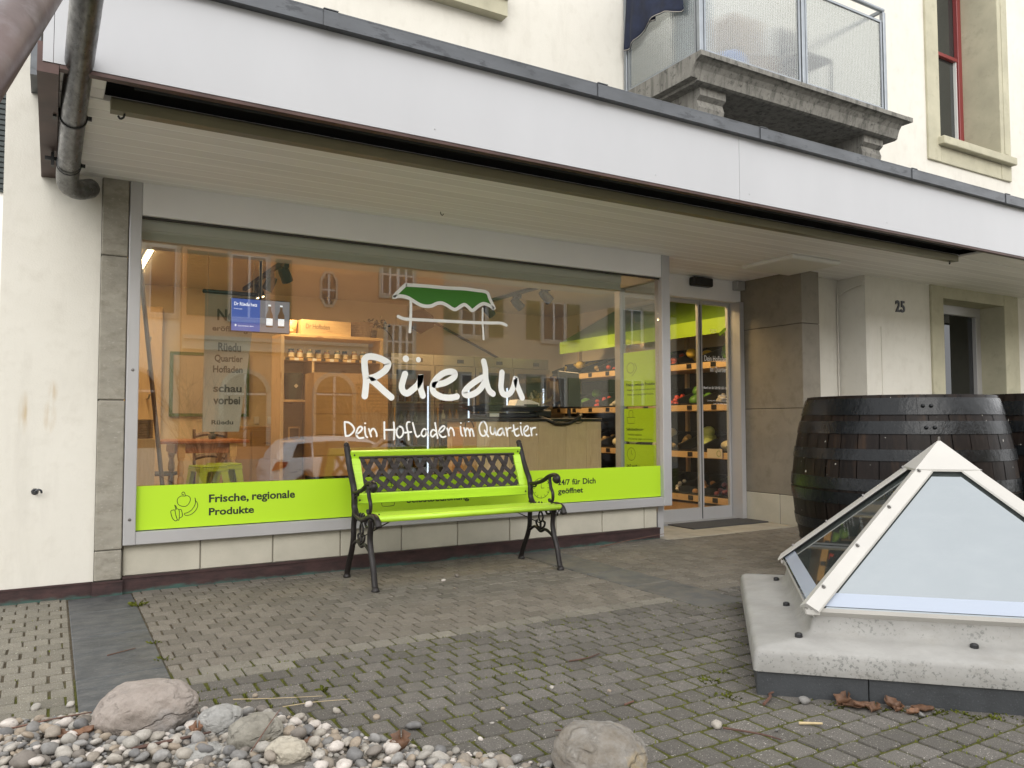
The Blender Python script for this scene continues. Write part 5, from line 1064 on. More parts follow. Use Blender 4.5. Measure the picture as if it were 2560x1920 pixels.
plain('lime_metal', (0.36, 0.50, 0.02), 0.3); plain('steel', (0.34, 0.32, 0.26), 0.3, metal=0.8); plain('fridge_inside', (0.30, 0.31, 0.40), 0.5); plain('brass', (0.65, 0.48, 0.20), 0.25, metal=0.9)
plain('crate_black', (0.014, 0.014, 0.015), 0.45); plain('stall_green', (0.10, 0.18, 0.010), 0.5); plain('stall_lime', (0.26, 0.40, 0.02), 0.5); plain('kraft', (0.42, 0.23, 0.085), 0.75); plain('dark_green', (0.018, 0.035, 0.032), 0.5)
mat('wicker', (0.23, 0.155, 0.09), 0.7, var=0.3, vs=40, bump=0.8, bs=90); plain('paper', (0.72, 0.70, 0.66), 0.7); plain('chalk_green', (0.09, 0.15, 0.02), 0.5)
plain('led_warm', (1.0, 0.72, 0.38), 0.5, emit=7); plain('led_cold', (0.75, 0.80, 1.0), 0.5, emit=1.6); plain('screen_blue', (0.045, 0.085, 0.32), 0.3, emit=0.9); plain('screen_photo', (0.16, 0.15, 0.17), 0.3, emit=0.8); plain('screen_white', (0.8, 0.82, 0.9), 0.3, emit=0.8); plain('screen_brown', (0.12, 0.06, 0.03), 0.3, emit=0.6)
st = lambda mb, nm, ma: tag(mb.build(nm, ma, loc=(0, 0, 0)), kind='structure')
f = MB(); f.box(-0.40, 4.384, 0.30, 5.4, -0.02, 0.05); f.box(4.384, 7.05, 0.765, 5.4, -0.02, 0.05); f.box(0.0, 4.38, 0.2, 0.30, 0.0, 0.049); st(f, 'shop_floor', 'floor_wood')
c = MB(); c.box(-0.40, 7.05, 0.06, 5.4, 2.80, 2.86); c.box(0.0, 4.40, 0.058, 0.12, 2.62, 2.80); st(c, 'shop_ceiling', 'ceiling_paint')
wl = MB(); wl.box(-0.40, 7.05, 5.38, 5.6, 0.0, 2.8); wl.box(6.96, 7.05, 0.30, 5.38, 0.0, 2.8); wl.box(-0.399, -0.36, 0.281, 5.38, 0.0, 2.8); wl.box(6.065, 6.96, 0.76, 0.80, 0.0, 2.8); wl.box(-0.36, 0.0, 0.24, 0.30, 0.0, 2.8); st(wl, 'shop_wall', 'shop_paint')
# lamps
def tube_lamp(label, x, y0, y1, power, z=2.785):
    t = thing('ceiling_lamp', label, 'lamp', (x, (y0+y1)/2, z), 'warm lamps inside the shop')
    MB().box(x-0.04, x+0.04, y0, y1, z, z+0.014).build('lamp_housing', 'black', t); MB().box(x-0.025, x+0.025, y0+0.01, y1-0.01, z-0.022, z-0.001).build('lamp_tube', 'led_warm', t)
    ld = bpy.data.lights.new('lamp_light', 'AREA'); ld.shape = 'RECTANGLE'; ld.size = 0.10; ld.size_y = y1-y0-0.05; ld.energy = power; ld.color = (1.0, 0.66, 0.33)
    lo = bpy.data.objects.new('lamp_light', ld); COL.objects.link(lo); lo.parent = t; lo.location = (0, 0, -0.035)
LP = 26
tube_lamp('bright warm light tube under the shop ceiling at the far left', 0.42, 2.4, 4.6, LP); tube_lamp('added warm light tube, out of view under the ceiling just behind the shop window', 2.4, 0.25, 1.65, LP*1.8); tube_lamp('added warm light tube, out of view under the ceiling behind the entrance door', 5.3, 0.85, 1.9, LP*1.5)  # second and third tubes are added out of view to brighten the shop
def track(label, x, y0, y1, heads):
    t = thing('track_light', label, 'lamp', (x, y0, 2.79), 'spot tracks under the shop ceiling')
    MB().box(x-0.02, x+0.02, y0, y1, 2.755, 2.799).build('track_rail', 'black', t)
    for (y, dx, dy) in heads:
        h = MB(); h.box(x-0.03, x+0.03, y-0.07, y+0.07, 2.70, 2.754); hh = h.build('spot_adapter', 'black', t)
        d = Vector((dx, dy, -1)).normalized(); p = Vector((x, y, 2.64)); q = d.to_track_quat('Z', 'Y').to_matrix().to_4x4()
        s = MB(); s.lathe([(0, -0.08), (0.05, -0.08), (0.06, -0.03), (0.062, 0.09), (0.055, 0.09)], 16, M=Matrix.Translation(p) @ q); so = s.build('spot_head', 'black', t, smooth=True, angle=40)
        e = MB(); e.lathe([(0, 0.080), (0.054, 0.082)], 16, M=Matrix.Translation(p) @ q); e.build('spot_lens', 'led_warm', t)
        ld = bpy.data.lights.new('spot_light', 'SPOT'); ld.energy = 60; ld.color = (1.0, 0.70, 0.38); ld.spot_size = R(70); ld.spot_blend = 0.6; ld.shadow_soft_size = 0.05
        lo = bpy.data.objects.new('spot_light', ld); COL.objects.link(lo); lo.parent = t; lo.location = p+d*0.12-Vector(t.location); lo.rotation_euler = (-d).to_track_quat('Z', 'Y').to_euler()
track('black spotlight track over the television in the shop', 1.72, 2.7, 5.0, ((2.95, 0.6, 0.5), (3.6, -0.4, 0.3), (4.2, 0.3, -0.2)))
track('black spotlight track in front of the green stall roof', 4.95, 2.55, 4.9, ((2.8, 1.2, 0.1), (3.5, 1.2, 0.0), (4.3, 1.2, 0.2)))
# table, chairs, stools
TB = thing('dining_table', 'orange brown wooden table with turned pine legs inside the shop', 'table', (1.0, 3.55, 0.05))
MB().box(0.55, 1.42, 3.12, 4.05, 0.835, 0.868, 0.006).build('tabletop', 'table_wood', TB)
ap = MB(); ap.box(0.74, 1.27, 3.19, 3.21, 0.735, 0.834); ap.box(0.74, 1.27, 3.95, 3.97, 0.735, 0.834); ap.box(0.70, 0.72, 3.23, 3.93, 0.735, 0.834); ap.box(1.29, 1.31, 3.23, 3.93, 0.735, 0.834); ap.build('apron', 'table_wood', TB)
lprof = [(0, 0), (0.018, 0), (0.024, 0.10), (0.030, 0.30), (0.033, 0.42), (0.020, 0.455), (0.034, 0.49), (0.034, 0.55), (0.022, 0.60), (0.034, 0.625), (0.030, 0.64)]
for x in (0.755, 1.262):
    for y in (3.2, 3.93):
        l = MB(); l.lathe(lprof, 14, c=(x, y, 0.05)); l.box(x-0.036, x+0.036, y-0.036, y+0.036, 0.69, 0.834, 0.003); l.build('leg', 'pine', TB, smooth=True, angle=40)
PT = thing('potted_plant', 'small potted aloe on the wooden table', 'plant', (1.12, 3.6, 0.868)); MB().lathe([(0, 0.869), (0.035, 0.869), (0.045, 0.93), (0.040, 0.93)], 14, c=(1.12, 3.6, 0)).build('pot', 'dark_green', PT, smooth=True)
plain('aloe', (0.03, 0.10, 0.05), 0.5); lv = MB()
for k in range(14):
    a = k*2.4; d = Vector((math.cos(a), math.sin(a), 0)); h_ = 0.07+0.03*(k % 3); p = Vector((1.12, 3.6, 0.92)); s_ = Vector((-d.y, d.x, 0))*0.011; lv.add([p-s_, p+s_, p+d*0.05+s_*0.8+Vector((0, 0, h_*0.7)), p+d*0.09+Vector((0, 0, h_)), p+d*0.05-s_*0.8+Vector((0, 0, h_*0.7))], [(0, 1, 2, 3, 4)])
lv.build('leaves', 'aloe', PT)
def chair(label, x, y, rz):
    t = thing('wooden_chair', label, 'chair', (0, 0, 0), 'ladder back chairs at the table')
    MB().box(-0.2, 0.2, -0.2, 0.2, 0.43, 0.46, 0.01).build('seat', 'brown_wood', t)
    for sx in (-0.18, 0.18):
        MB().tube([(sx, -0.17, 0), (sx, -0.18, 0.44)], 0.018, 8).build('leg', 'brown_wood', t); MB().tube([(sx, 0.19, 0), (sx, 0.18, 0.44), (sx, 0.23, 0.92)], 0.018, 8).build('leg', 'brown_wood', t)
    for z in (0.58, 0.70, 0.84):
        P = [(-0.18+0.36*i/8, 0.20+(z-0.44)*0.1+0.03*math.sin(math.pi*i/8), z+0.03*math.sin(math.pi*i/8)) for i in range(9)]; MB().tube(P, 0.03, 6, flat=1.0, up=(0, 0, 1)).build('back_slat', 'brown_wood', t)
    t.location = (x, y, 0.05); t.rotation_euler = (0, 0, rz)
chair('dark ladder back chair behind the table in the shop', 1.25, 4.28, 0.0); chair('dark chair at the left end of the shop table', 0.62, 3.9, 1.2)
def stool(label, x, y, h, rz):
    t = thing('metal_stool', label, 'stool', (0, 0, 0), 'lime green metal stools'); s, b_ = 0.14, 0.20
    m_ = MB(); m_.box(-s, s, -s, s, h-0.02, h, 0.008); m_.box(-s-0.003, s+0.003, -s-0.003, s+0.003, h-0.06, h-0.021, 0.004); m_.build('seat', 'lime_metal', t)
    for sx in (-1, 1):
        for sy in (-1, 1):
            l = MB(); a = Vector((sx*s, sy*s, h-0.06)); e = Vector((sx*b_, sy*b_, 0)); ix, iy = Vector((-sx*0.075, 0, 0)), Vector((0, -sy*0.075, 0))
            l.add([a, a+ix, e+ix*0.4, e, a+iy, e+iy*0.4], [(0, 1, 2, 3), (0, 3, 5, 4)]); o = l.build('leg', 'lime_metal', t); o.modifiers.new('th', 'SOLIDIFY').thickness = 0.004
    t.location = (x, y, 0.05); t.rotation_euler = (0, 0, rz)
stool('lime green metal stool in front of the shop table', 0.95, 2.78, 0.58, 0.25); stool('second lime green stool half behind the first one', 1.14, 3.0, 0.585, 0.1)
# shelf with jars
SH = thing('jar_shelf', 'open pine shelf with jars and crate on top inside the shop', 'shelf', (2.3, 3.4, 0.05))
for nm, q in (('top_board', (1.75, 2.94, 3.2, 3.6, 2.00, 2.035)), ('shelf_board', (1.79, 2.90, 3.2, 3.6, 1.735, 1.765)), ('side_board', (1.75, 1.789, 3.2, 3.6, 0.05, 1.999)), ('side_board', (2.901, 2.94, 3.2, 3.6, 0.05, 1.999)), ('shelf_board', (1.79, 2.10, 3.2, 3.6, 1.275, 1.30)), ('shelf_board', (1.79, 2.10, 3.2, 3.6, 0.83, 0.855)), ('side_board', (2.10, 2.125, 3.2, 3.6, 0.05, 1.734)), ('back_board', (1.79, 2.90, 3.58, 3.598, 0.05, 1.734))): MB().box(*q, 0.003).build(nm, 'pine' if 'side' not in nm else 'pine_v', SH)
for k in range(11): MB().box(1.80+0.10*k, 1.845+0.10*k, 3.188, 3.199, 1.735, 1.765).build('price_tag', 'paper' if k % 2 else 'black', SH)
plain('jar_dark', (0.09, 0.035, 0.02), 0.15); plain('jar_honey', (0.30, 0.14, 0.03), 0.15); plain('label_cream', (0.55, 0.48, 0.36), 0.7); plain('jar_green', (0.06, 0.075, 0.03), 0.15)
def jar(x, y, z, h, r, ma, i):
    t = thing('jar', 'small preserve jar with pale label in the row on the pine shelf', 'jar', (x, y, z), 'jars on the shelf'); MB().lathe([(0, 0), (r, 0.002), (r, h*0.72), (r*0.8, h*0.8)], 14, c=(x, y, z)).build('glass_body', ma, t, smooth=True)
    MB().lathe([(r*0.82, h*0.79), (r*0.86, h*0.8), (r*0.86, h), (0, h)], 14, c=(x, y, z)).build('lid', 'black' if i % 3 == 0 else 'brass', t); MB().lathe([(r+0.0008, h*0.15), (r+0.0008, h*0.62)], 10, c=(x, y, z), a0=R(200), a1=R(330)).build('label', 'label_cream', t)
for i in range(10): jar(1.88+0.105*i+rnd.uniform(-0.01, 0.01), 3.30+rnd.uniform(-0.02, 0.03), 1.7655, 0.105, 0.036, ('jar_dark', 'jar_honey', 'jar_green')[i % 3], i)
CR = thing('wooden_crate', 'pine crate with burnt lettering on top of the jar shelf', 'crate', (2.2, 3.38, 2.035))
for q in ((1.98, 2.55, 3.22, 3.235, 2.037, 2.20), (1.98, 2.55, 3.52, 3.535, 2.037, 2.20), (1.98, 1.995, 3.236, 3.519, 2.037, 2.20), (2.535, 2.55, 3.236, 3.519, 2.037, 2.20)): MB().box(*q).build('crate_side', 'pine', CR)
ct = MB(); put_text(ct, 'Dr Hofladen', 2.03, 2.30, 2.10, 2.155, XZ(3.2185), 0.0); ct.build('lettering', 'brown_wood', CR)
WB = thing('woven_basket', 'round woven basket beside the crate on the jar shelf', 'basket', (2.72, 3.38, 2.035))
for k in range(7): MB().lathe([(0.11+0.006*k, 2.037+0.026*k), (0.118+0.006*k, 2.05+0.026*k), (0.112+0.006*k, 2.063+0.026*k)], 20, c=(2.72, 3.38, 0)).build('weave_ring', 'wicker', WB, smooth=True)
mb = MB(); mb.lathe([(0, 0), (0.05, 0), (0.075, 0.16), (0.07, 0.16)], 16, c=(1.90, 3.36, 2.036)); tag(mb.build('wooden_cup', 'pine', loc=(1.90, 3.36, 2.036), smooth=True), 'wooden beaker with brass scissors left of the crate', 'beaker')
mb = MB(); blob(mb, (1.85, 3.26, 2.065), (0.06, 0.04, 0.032), ICO2, 0.1); tag(mb.build('bread_loaf', 'pine', loc=(1.85, 3.26, 2.036), smooth=True), 'small pale loaf at the left end of the shelf top', 'bread')
BK = thing('dark_bucket', 'dark green bucket standing in the pine shelf', 'bucket', (1.93, 3.34, 1.3)); MB().lathe([(0, 1.302), (0.085, 1.302), (0.115, 1.60), (0.11, 1.60), (0.08, 1.31)], 20, c=(1.93, 3.34, 0)).build('bucket_body', 'dark_green', BK, smooth=True, angle=40); MB().add([(1.93, 3.222, 1.48), (1.955, 3.224, 1.455), (1.93, 3.227, 1.43), (1.905, 3.224, 1.455)], [(0, 1, 2, 3)]).build('bucket_label', 'label_cream', BK)
mb = MB(); blob(mb, (1.91, 3.195+0.1, 1.39), 0.001, ICO1, 0); PF = thing('picture_frame', 'small framed picture on the pine shelf below the bucket', 'picture', (1.92, 3.3, 0.856)); MB().box(1.86, 1.99, 3.27, 3.285, 0.858, 1.0, 0.004).build('frame', 'pine', PF); MB().box(1.875, 1.975, 3.266, 3.2695, 0.873, 0.985).build('picture', 'brown_wood', PF)
# wood-clad counter block in front of the shelf
WC = thing('wooden_counter', 'brown wood clad counter block in the middle of the shop', 'counter', (2.4, 3.0, 0.05))
MB().box(2.02, 2.82, 2.83, 3.15, 0.05, 0.47).build('counter_base', 'black', WC); MB().box(2.01, 2.83, 2.815, 3.16, 0.471, 1.585).build('counter_core', 'board_wood', WC)
for k in range(5): MB().box(2.0, 2.84, 2.795, 2.814, 0.475+0.222*k, 0.475+0.222*k+0.219, 0.002).build('plank', 'board_wood', WC)
# checkout counter
KC = thing('checkout_counter', 'knotty pine plank checkout counter right behind the shop window', 'counter', (3.65, 1.2, 0.05))
xs = [2.93, 3.02, 3.28, 3.60, 3.92, 4.16, 4.345]
for a, b_ in zip(xs[:-1], xs[1:]): MB().box(a+0.001, b_-0.001, 0.86, 0.885, 0.06, 1.055, 0.002).build('plank', 'pine_v', KC)
MB().box(2.95, 4.34, 0.886, 1.5, 0.06, 1.05).build('carcass', 'pine_v', KC); MB().box(2.90, 4.345, 0.84, 1.52, 1.056, 1.085, 0.004).build('countertop', 'black', KC)
SC_ = thing('weighing_scale', 'black weighing scale with flat tray on the checkout counter', 'scale', (3.35, 1.1, 1.085))
sb_ = MB(); sb_.box(3.06, 3.62, 0.90, 1.25, 1.087, 1.135, 0.012); sb_.box(3.55, 3.80, 0.92, 1.2, 1.087, 1.17, 0.015); sb_.build('scale_body', 'black', SC_); MB().prism([(2.98, 1.205), (3.75, 1.205), (3.72, 1.185), (3.62, 1.15), (3.10, 1.15)], 0.88, 1.3, 'y').build('weighing_tray', 'black_gloss', SC_); MB().box(3.08, 3.52, 0.893, 0.899, 1.137, 1.147).build('trim_strip', 'steel', SC_); MB().box(3.09, 3.19, 0.893, 0.8995, 1.10, 1.13).build('rating_label', 'paper', SC_)
RC = thing('receipt_printer', 'small pale receipt printer behind the weighing tray', 'printer', (3.62, 1.25, 1.206)); MB().prism([(3.50, 1.207), (3.78, 1.207), (3.78, 1.235), (3.66, 1.27), (3.53, 1.27)], 1.12, 1.28, 'y').build('printer_body', 'paper', RC); MB().box(3.60, 3.76, 1.112, 1.119, 1.21, 1.225).build('paper_slot', 'black', RC)
MN = thing('till_monitor', 'black till monitor seen from behind on the checkout counter', 'monitor', (4.2, 1.2, 1.085)); MB().box(4.02, 4.33, 1.12, 1.15, 1.19, 1.57, 0.01, Matrix.Translation((4.17, 1.13, 1.2)) @ Matrix.Rotation(R(-8), 4, 'X') @ Matrix.Rotation(R(12), 4, 'Z') @ Matrix.Translation((-4.17, -1.13, -1.2))).build('screen_back', 'black', MN); mm = MB(); mm.lathe([(0, 1.087), (0.09, 1.087), (0.085, 1.10), (0.02, 1.105), (0.018, 1.26), (0, 1.26)], 16, c=(4.17, 1.17, 0)); mm.build('monitor_stand', 'black', MN, smooth=True, angle=40)
mb = MB(); mb.tube(smooth_path([(3.62, 0.885, 1.10), (3.72, 0.845, 1.06), (3.80, 0.845, 1.03), (3.95, 0.842, 1.04), (4.08, 0.84, 1.11), (4.16, 1.0, 1.13)], 8), 0.018, 8); mb.tube(smooth_path([(3.95, 0.85, 1.10), (4.02, 0.843, 1.04), (4.10, 0.843, 1.05), (4.15, 0.86, 1.10)], 6), 0.004, 6); tag(mb.build('cable_bundle', 'black', loc=(3.9, 0.85, 1.05), smooth=True), 'black cable loop hanging over the plank counter', 'cable')
FB = thing('flower_bunch', 'small dried flower bunch beside the till monitor', 'flowers', (3.93, 1.35, 1.085)); MB().lathe([(0, 1.087), (0.04, 1.087), (0.045, 1.20), (0.04, 1.20)], 14, c=(3.93, 1.35, 0)).build('vase', 'dark_green', FB, smooth=True); plain('dried', (0.24, 0.20, 0.07), 0.8); fm = MB()
for k in range(60):
    d = Vector((rnd.gauss(0, 1), rnd.gauss(0, 1), rnd.uniform(0.2, 1.5))).normalized(); p = Vector((3.93, 1.35, 1.2)); e = p+d*rnd.uniform(0.1, 0.2); fm.tube([p, e], 0.0015, 4); s_ = 0.012; fm.add([e+Vector((s_, 0, 0)), e+Vector((0, s_, 0)), e-Vector((s_, 0, 0)), e+Vector((0, 0, s_))], [(0, 1, 2), (0, 2, 3), (0, 3, 1), (1, 3, 2)])
fm.build('flower_heads', 'dried', FB)
BG = thing('paper_bag', 'brown paper bag with black handle at the end of the checkout counter', 'bag', (2.86, 0.95, 0.6)); bgm = MB(); bgm.box(2.78, 2.925, 0.83, 1.05, 0.6, 1.0, 0.006); bgm.build('bag_body', 'kraft', BG); MB().tube(smooth_path([(2.81, 0.845, 1.0), (2.82, 0.845, 1.05), (2.87, 0.845, 1.06), (2.90, 0.845, 1.0)], 5), 0.005, 6).build('bag_handle', 'black', BG); MB().box(2.78, 2.925, 0.83, 1.05, 0.05, 0.599).build('bag_stand', 'pine_v', BG)
# fridges
def fridge(label, x0, k):
    t = thing('glass_fridge', label, 'fridge', (x0+0.31, 4.7, 0.05), 'glass door fridges at the back wall'); x1 = x0+0.628
    cb_ = MB(); cb_.box(x0, x1, 4.44, 5.1, 1.84, 1.985); cb_.box(x0, x1, 4.44, 5.1, 0.05, 0.16); cb_.box(x0, x0+0.03, 4.46, 5.1, 0.16, 1.84); cb_.box(x1-0.03, x1, 4.46, 5.1, 0.16, 1.84); cb_.box(x0+0.03, x1-0.03, 5.06, 5.1, 0.16, 1.84); cb_.build('cabinet', 'steel', t); MB().box(x0+0.031, x1-0.031, 5.04, 5.059, 0.161, 1.839).build('inner_back', 'fridge_inside', t)
    df = MB(); df.box(x0+0.004, x0+0.06, 4.40, 4.438, 0.165, 1.83); df.box(x1-0.06, x1-0.004, 4.40, 4.438, 0.165, 1.83); df.box(x0+0.06, x1-0.06, 4.40, 4.438, 0.165, 0.24); df.box(x0+0.06, x1-0.06, 4.40, 4.438, 1.76, 1.83); d_ = df.build('door', 'steel', t); MB().box(x0+0.06, x1-0.06, 4.414, 4.424, 0.24, 1.76).build('door_glass', 'door_pane', d_); MB().tube([(x0+0.03, 4.37, 0.75), (x0+0.03, 4.37, 1.25)], 0.011, 8).build('handle', 'brass', d_)
    MB().box(x0+0.36, x0+0.46, 4.432, 4.439, 1.88, 1.93).build('display', 'black', t); MB().box(x1-0.075, x1-0.058, 4.47, 4.485, 0.25, 1.55).build('light_strip', 'led_cold', t)
    for j, z in enumerate((0.42, 0.72, 1.02, 1.32)):
        MB().box(x0+0.035, x1-0.085, 4.5, 5.03, z, z+0.012).build('shelf', 'steel', t)
        if k != 2 or j < 3:
            for q in range(4):
                b = thing('bottle', '%s on the %s shelf of the %s fridge' % ('bottle', ('lowest', 'second', 'third', 'top')[j], ('leftmost', 'second', 'third', 'rightmost')[k]), 'bottle', (x0+0.12+0.105*q, 4.62, z+0.012), 'goods in the fridges'); hh = rnd.uniform(0.14, 0.22); MB().lathe([(0, 0), (0.033, 0), (0.034, hh*0.6), (0.014, hh*0.8), (0.014, hh), (0, hh)], 10, c=tuple(b.location)).build('bottle_body', rnd.choice(('paper', 'jar_dark', 'jar_green', 'jar_honey')), b, smooth=True)
for k in range(4): fridge(('leftmost of the four glass door fridges behind the lettering', 'second glass door fridge from the left at the back', 'third glass door fridge from the left at the back', 'rightmost glass door fridge beside the produce rack')[k], 3.53+0.634*k, k)
# wooden shovel over the fridges
SHV = thing('wooden_shovel', 'old wooden shovel hung aslant on the wall above the fridges', 'shovel', (4.35, 5.35, 2.5)); bl = MB(); bl.prism([(4.17, 2.70), (4.40, 2.76), (4.56, 2.66), (4.58, 2.50), (4.36, 2.38), (4.20, 2.46)], 5.33, 5.352, 'y'); bl.build('blade', 'brown_wood', SHV); MB().tube([(4.50, 5.335, 2.60), (5.70, 5.35, 2.07)], 0.018, 8).build('shaft', 'brown_wood', SHV)
# television
TV = thing('hanging_television', 'television showing two bottles on a blue screen behind the window', 'television', (0.98, 0.76, 2.8)); TY = 0.75
MB().box(0.76, 1.21, TY+0.001, TY+0.03, 1.745, 2.005, 0.004).build('television_case', 'black', TV); MB().tube([(0.985, TY+0.02, 2.0), (0.985, TY+0.02, 2.8)], 0.012, 8).build('ceiling_rod', 'black', TV)
MB().box(0.766, 0.978, TY-0.002, TY, 1.752, 1.998).build('screen', 'screen_blue', TV); MB().box(0.9785, 1.204, TY-0.002, TY, 1.752, 1.998).build('screen', 'screen_photo', TV)
ZT = XZ(TY-0.003)
word(TV, 'Dr Rüedu hets', 0.785, 0.955, 1.945, 1.972, ZT, 'screen_white', 0.02); word(TV, 'Kraftsuppe', 0.785, 0.845, 1.915, 1.924, ZT, 'screen_white', 0.01); word(TV, 'Quartierladen, Bern', 0.815, 0.93, 1.785, 1.795, ZT, 'screen_white', 0.01)
for q in (1.05, 1.14):
    MB().prism([(q-0.026, 1.79), (q+0.026, 1.79), (q+0.026, 1.885), (q+0.010, 1.925), (q+0.010, 1.965), (q-0.010, 1.965), (q-0.010, 1.925), (q-0.026, 1.885)], TY-0.0035, TY-0.0025, 'y').build('screen_print', 'screen_brown', TV)
    MB().box(q-0.024, q+0.024, TY-0.0045, TY-0.0036, 1.805, 1.86).build('screen_print', 'screen_white', TV); MB().box(q-0.010, q+0.010, TY-0.0045, TY-0.0036, 1.955, 1.968).build('screen_print', 'screen_white', TV)
MB().prism([(0.797, 1.782), (0.805, 1.795), (0.797, 1.803), (0.789, 1.795)], TY-0.004, TY-0.0035, 'y').build('screen_print', 'screen_white', TV)
# pelmet over the window inside
plain('pelmet_grey', (0.50, 0.49, 0.43), 0.6); PM = MB(); PM.box(0.075, 4.0, 0.10, 0.40, 2.235, 2.61); PM.box(0.075, 4.0, 0.09, 0.0995, 2.30, 2.61); st(PM, 'window_pelmet', 'pelmet_grey')
# trailing plant on the jar shelf
TP = thing('trailing_plant', 'dark potted plant on the right end of the jar shelf', 'plant', (2.86, 3.4, 2.035)); MB().lathe([(0, 2.036), (0.06, 2.036), (0.075, 2.14), (0.07, 2.14)], 16, c=(2.86, 3.4, 0)).build('pot', 'black', TP, smooth=True); plain('ivy', (0.012, 0.028, 0.010), 0.5); iv = MB()
for k in range(90):
    p = Vector((2.88+rnd.gauss(0.02, 0.07), 3.38+rnd.gauss(0, 0.05), 2.17+abs(rnd.gauss(0.02, 0.05)))); a = rnd.random()*6.28; d = Vector((math.cos(a), math.sin(a), rnd.uniform(-0.5, 0.5)))*0.022; e = Vector((-d.y, d.x, 0.01))*0.8; iv.add([p-d, p+e, p+d, p-e], [(0, 1, 2, 3)])
iv.tube(smooth_path([(2.9, 3.36, 2.18), (3.0, 3.33, 2.16), (3.08, 3.32, 2.08), (3.10, 3.32, 2.02)], 5), 0.004, 5); iv.build('leaves', 'ivy', TP)
# hanging banner behind the glass
mat('banner_cloth', (0.46, 0.41, 0.33), 0.8, var=0.05); plain('banner_ink', (0.10, 0.085, 0.06), 0.8)
BN = thing('hanging_banner', 'tall beige banner announcing the new opening hanging behind the window', 'banner', (0.78, 0.9, 2.05)); MB().prism([(0.60, 2.045), (0.985, 2.045), (0.865, 0.98), (0.595, 0.98)], 0.9, 0.904, 'y').build('banner_cloth', 'banner_cloth', BN); MB().box(0.58, 1.0, 0.885, 0.915, 2.046, 2.075, 0.006).build('banner_rail', 'black', BN)
for x in (0.62, 0.96): MB().tube([(x, 0.9, 2.07), (x, 0.9, 2.80)], 0.0025, 5).build('cord', 'steel', BN)
ZB = XZ(0.8985)
for s_, a, b_, z0, z1 in (('Neu-', 0.69, 0.90, 1.84, 1.93), ('eröffnung', 0.655, 0.92, 1.745, 1.80), ('Rüedu', 0.70, 0.87, 1.60, 1.67), ('Quartier', 0.675, 0.885, 1.51, 1.575), ('Hofladen', 0.665, 0.885, 1.435, 1.49), ('schau', 0.67, 0.88, 1.285, 1.345), ('vorbei', 0.67, 0.87, 1.19, 1.255), ('Rüedu', 0.66, 0.82, 1.035, 1.07)): word(BN, s_, a, b_, z0, z1, ZB, 'banner_ink', 0.03)
# framed board, switches, pictures on the back wall
GBD = thing('notice_board', 'large beige notice board with green frame on the shop wall', 'board', (1.4, 5.36, 1.15)); MB().box(0.93, 1.83, 5.345, 5.379, 1.17, 1.92).build('board_panel', 'banner_cloth', GBD)
for q in ((0.89, 1.87, 1.13, 1.169), (0.89, 1.87, 1.921, 1.96), (0.89, 0.929, 1.17, 1.92), (1.831, 1.87, 1.17, 1.92)): MB().box(q[0], q[1], 5.335, 5.379, q[2], q[3]).build('board_frame', 'chalk_green', GBD)
for x, l in ((1.98, 'left'), (2.16, 'right')): tag(MB().box(x-0.035, x+0.035, 5.365, 5.379, 1.03, 1.13, 0.006).build('wall_switch', 'paper', loc=(x, 5.37, 1.08)), l+' one of the two white switches beside the notice board', 'switch', 'wall switches')
CB = thing('low_cabinet', 'low brown cabinet behind the table against the shop wall', 'cabinet', (1.7, 4.9, 0.05)); MB().box(1.45, 2.1, 4.75, 5.3, 0.05, 1.0, 0.01).build('cabinet_body', 'board_wood', CB)
for k in range(2): MB().box(1.47+0.32*k, 1.77+0.32*k, 4.735, 4.749, 0.1, 0.95, 0.004).build('cabinet_door', 'board_wood', CB)
# left corner: broom handle, basket on stand
mb = MB(); mb.tube([(0.17, 1.8, 0.05), (0.375, 1.78, 1.48), (0.24, 1.8, 2.55)], 0.001, 4)
RD = thing('wooden_rod', 'long dark wooden rod leaning at the left end of the shop window', 'rod', (0.46, 1.75, 0.05)); MB().tube([(0.47, 1.72, 0.05), (0.20, 1.85, 2.60)], 0.018, 10).build('rod_shaft', 'brown_wood', RD)
WS = thing('basket_stand', 'wicker basket on pine stand at the left end of the shop window', 'basket', (0.24, 1.85, 0.05)); MB().box(0.08, 0.36, 1.75, 2.05, 0.05, 0.915, 0.004).build('stand', 'pine_v', WS)
for k in range(8): MB().lathe([(0.12, 0.918+0.02*k), (0.128, 0.928+0.02*k), (0.12, 0.938+0.02*k)], 20, c=(0.23, 1.88, 0)).build('weave_ring', 'wicker', WS, smooth=True)
WR = thing('wall_rack', 'tall pine rack with steel hooks in the left corner of the shop', 'rack', (0.5, 4.9, 0.05)); MB().box(0.35, 0.78, 5.2, 5.379, 0.05, 2.5, 0.005).build('rack_back', 'pine_v', WR)
for z in (1.0, 1.35, 1.7, 2.05): MB().tube(smooth_path([(0.62, 5.2, z), (0.62, 5.05, z), (0.63, 5.02, z+0.05)], 4), 0.012, 8).build('hook', 'steel', WR)
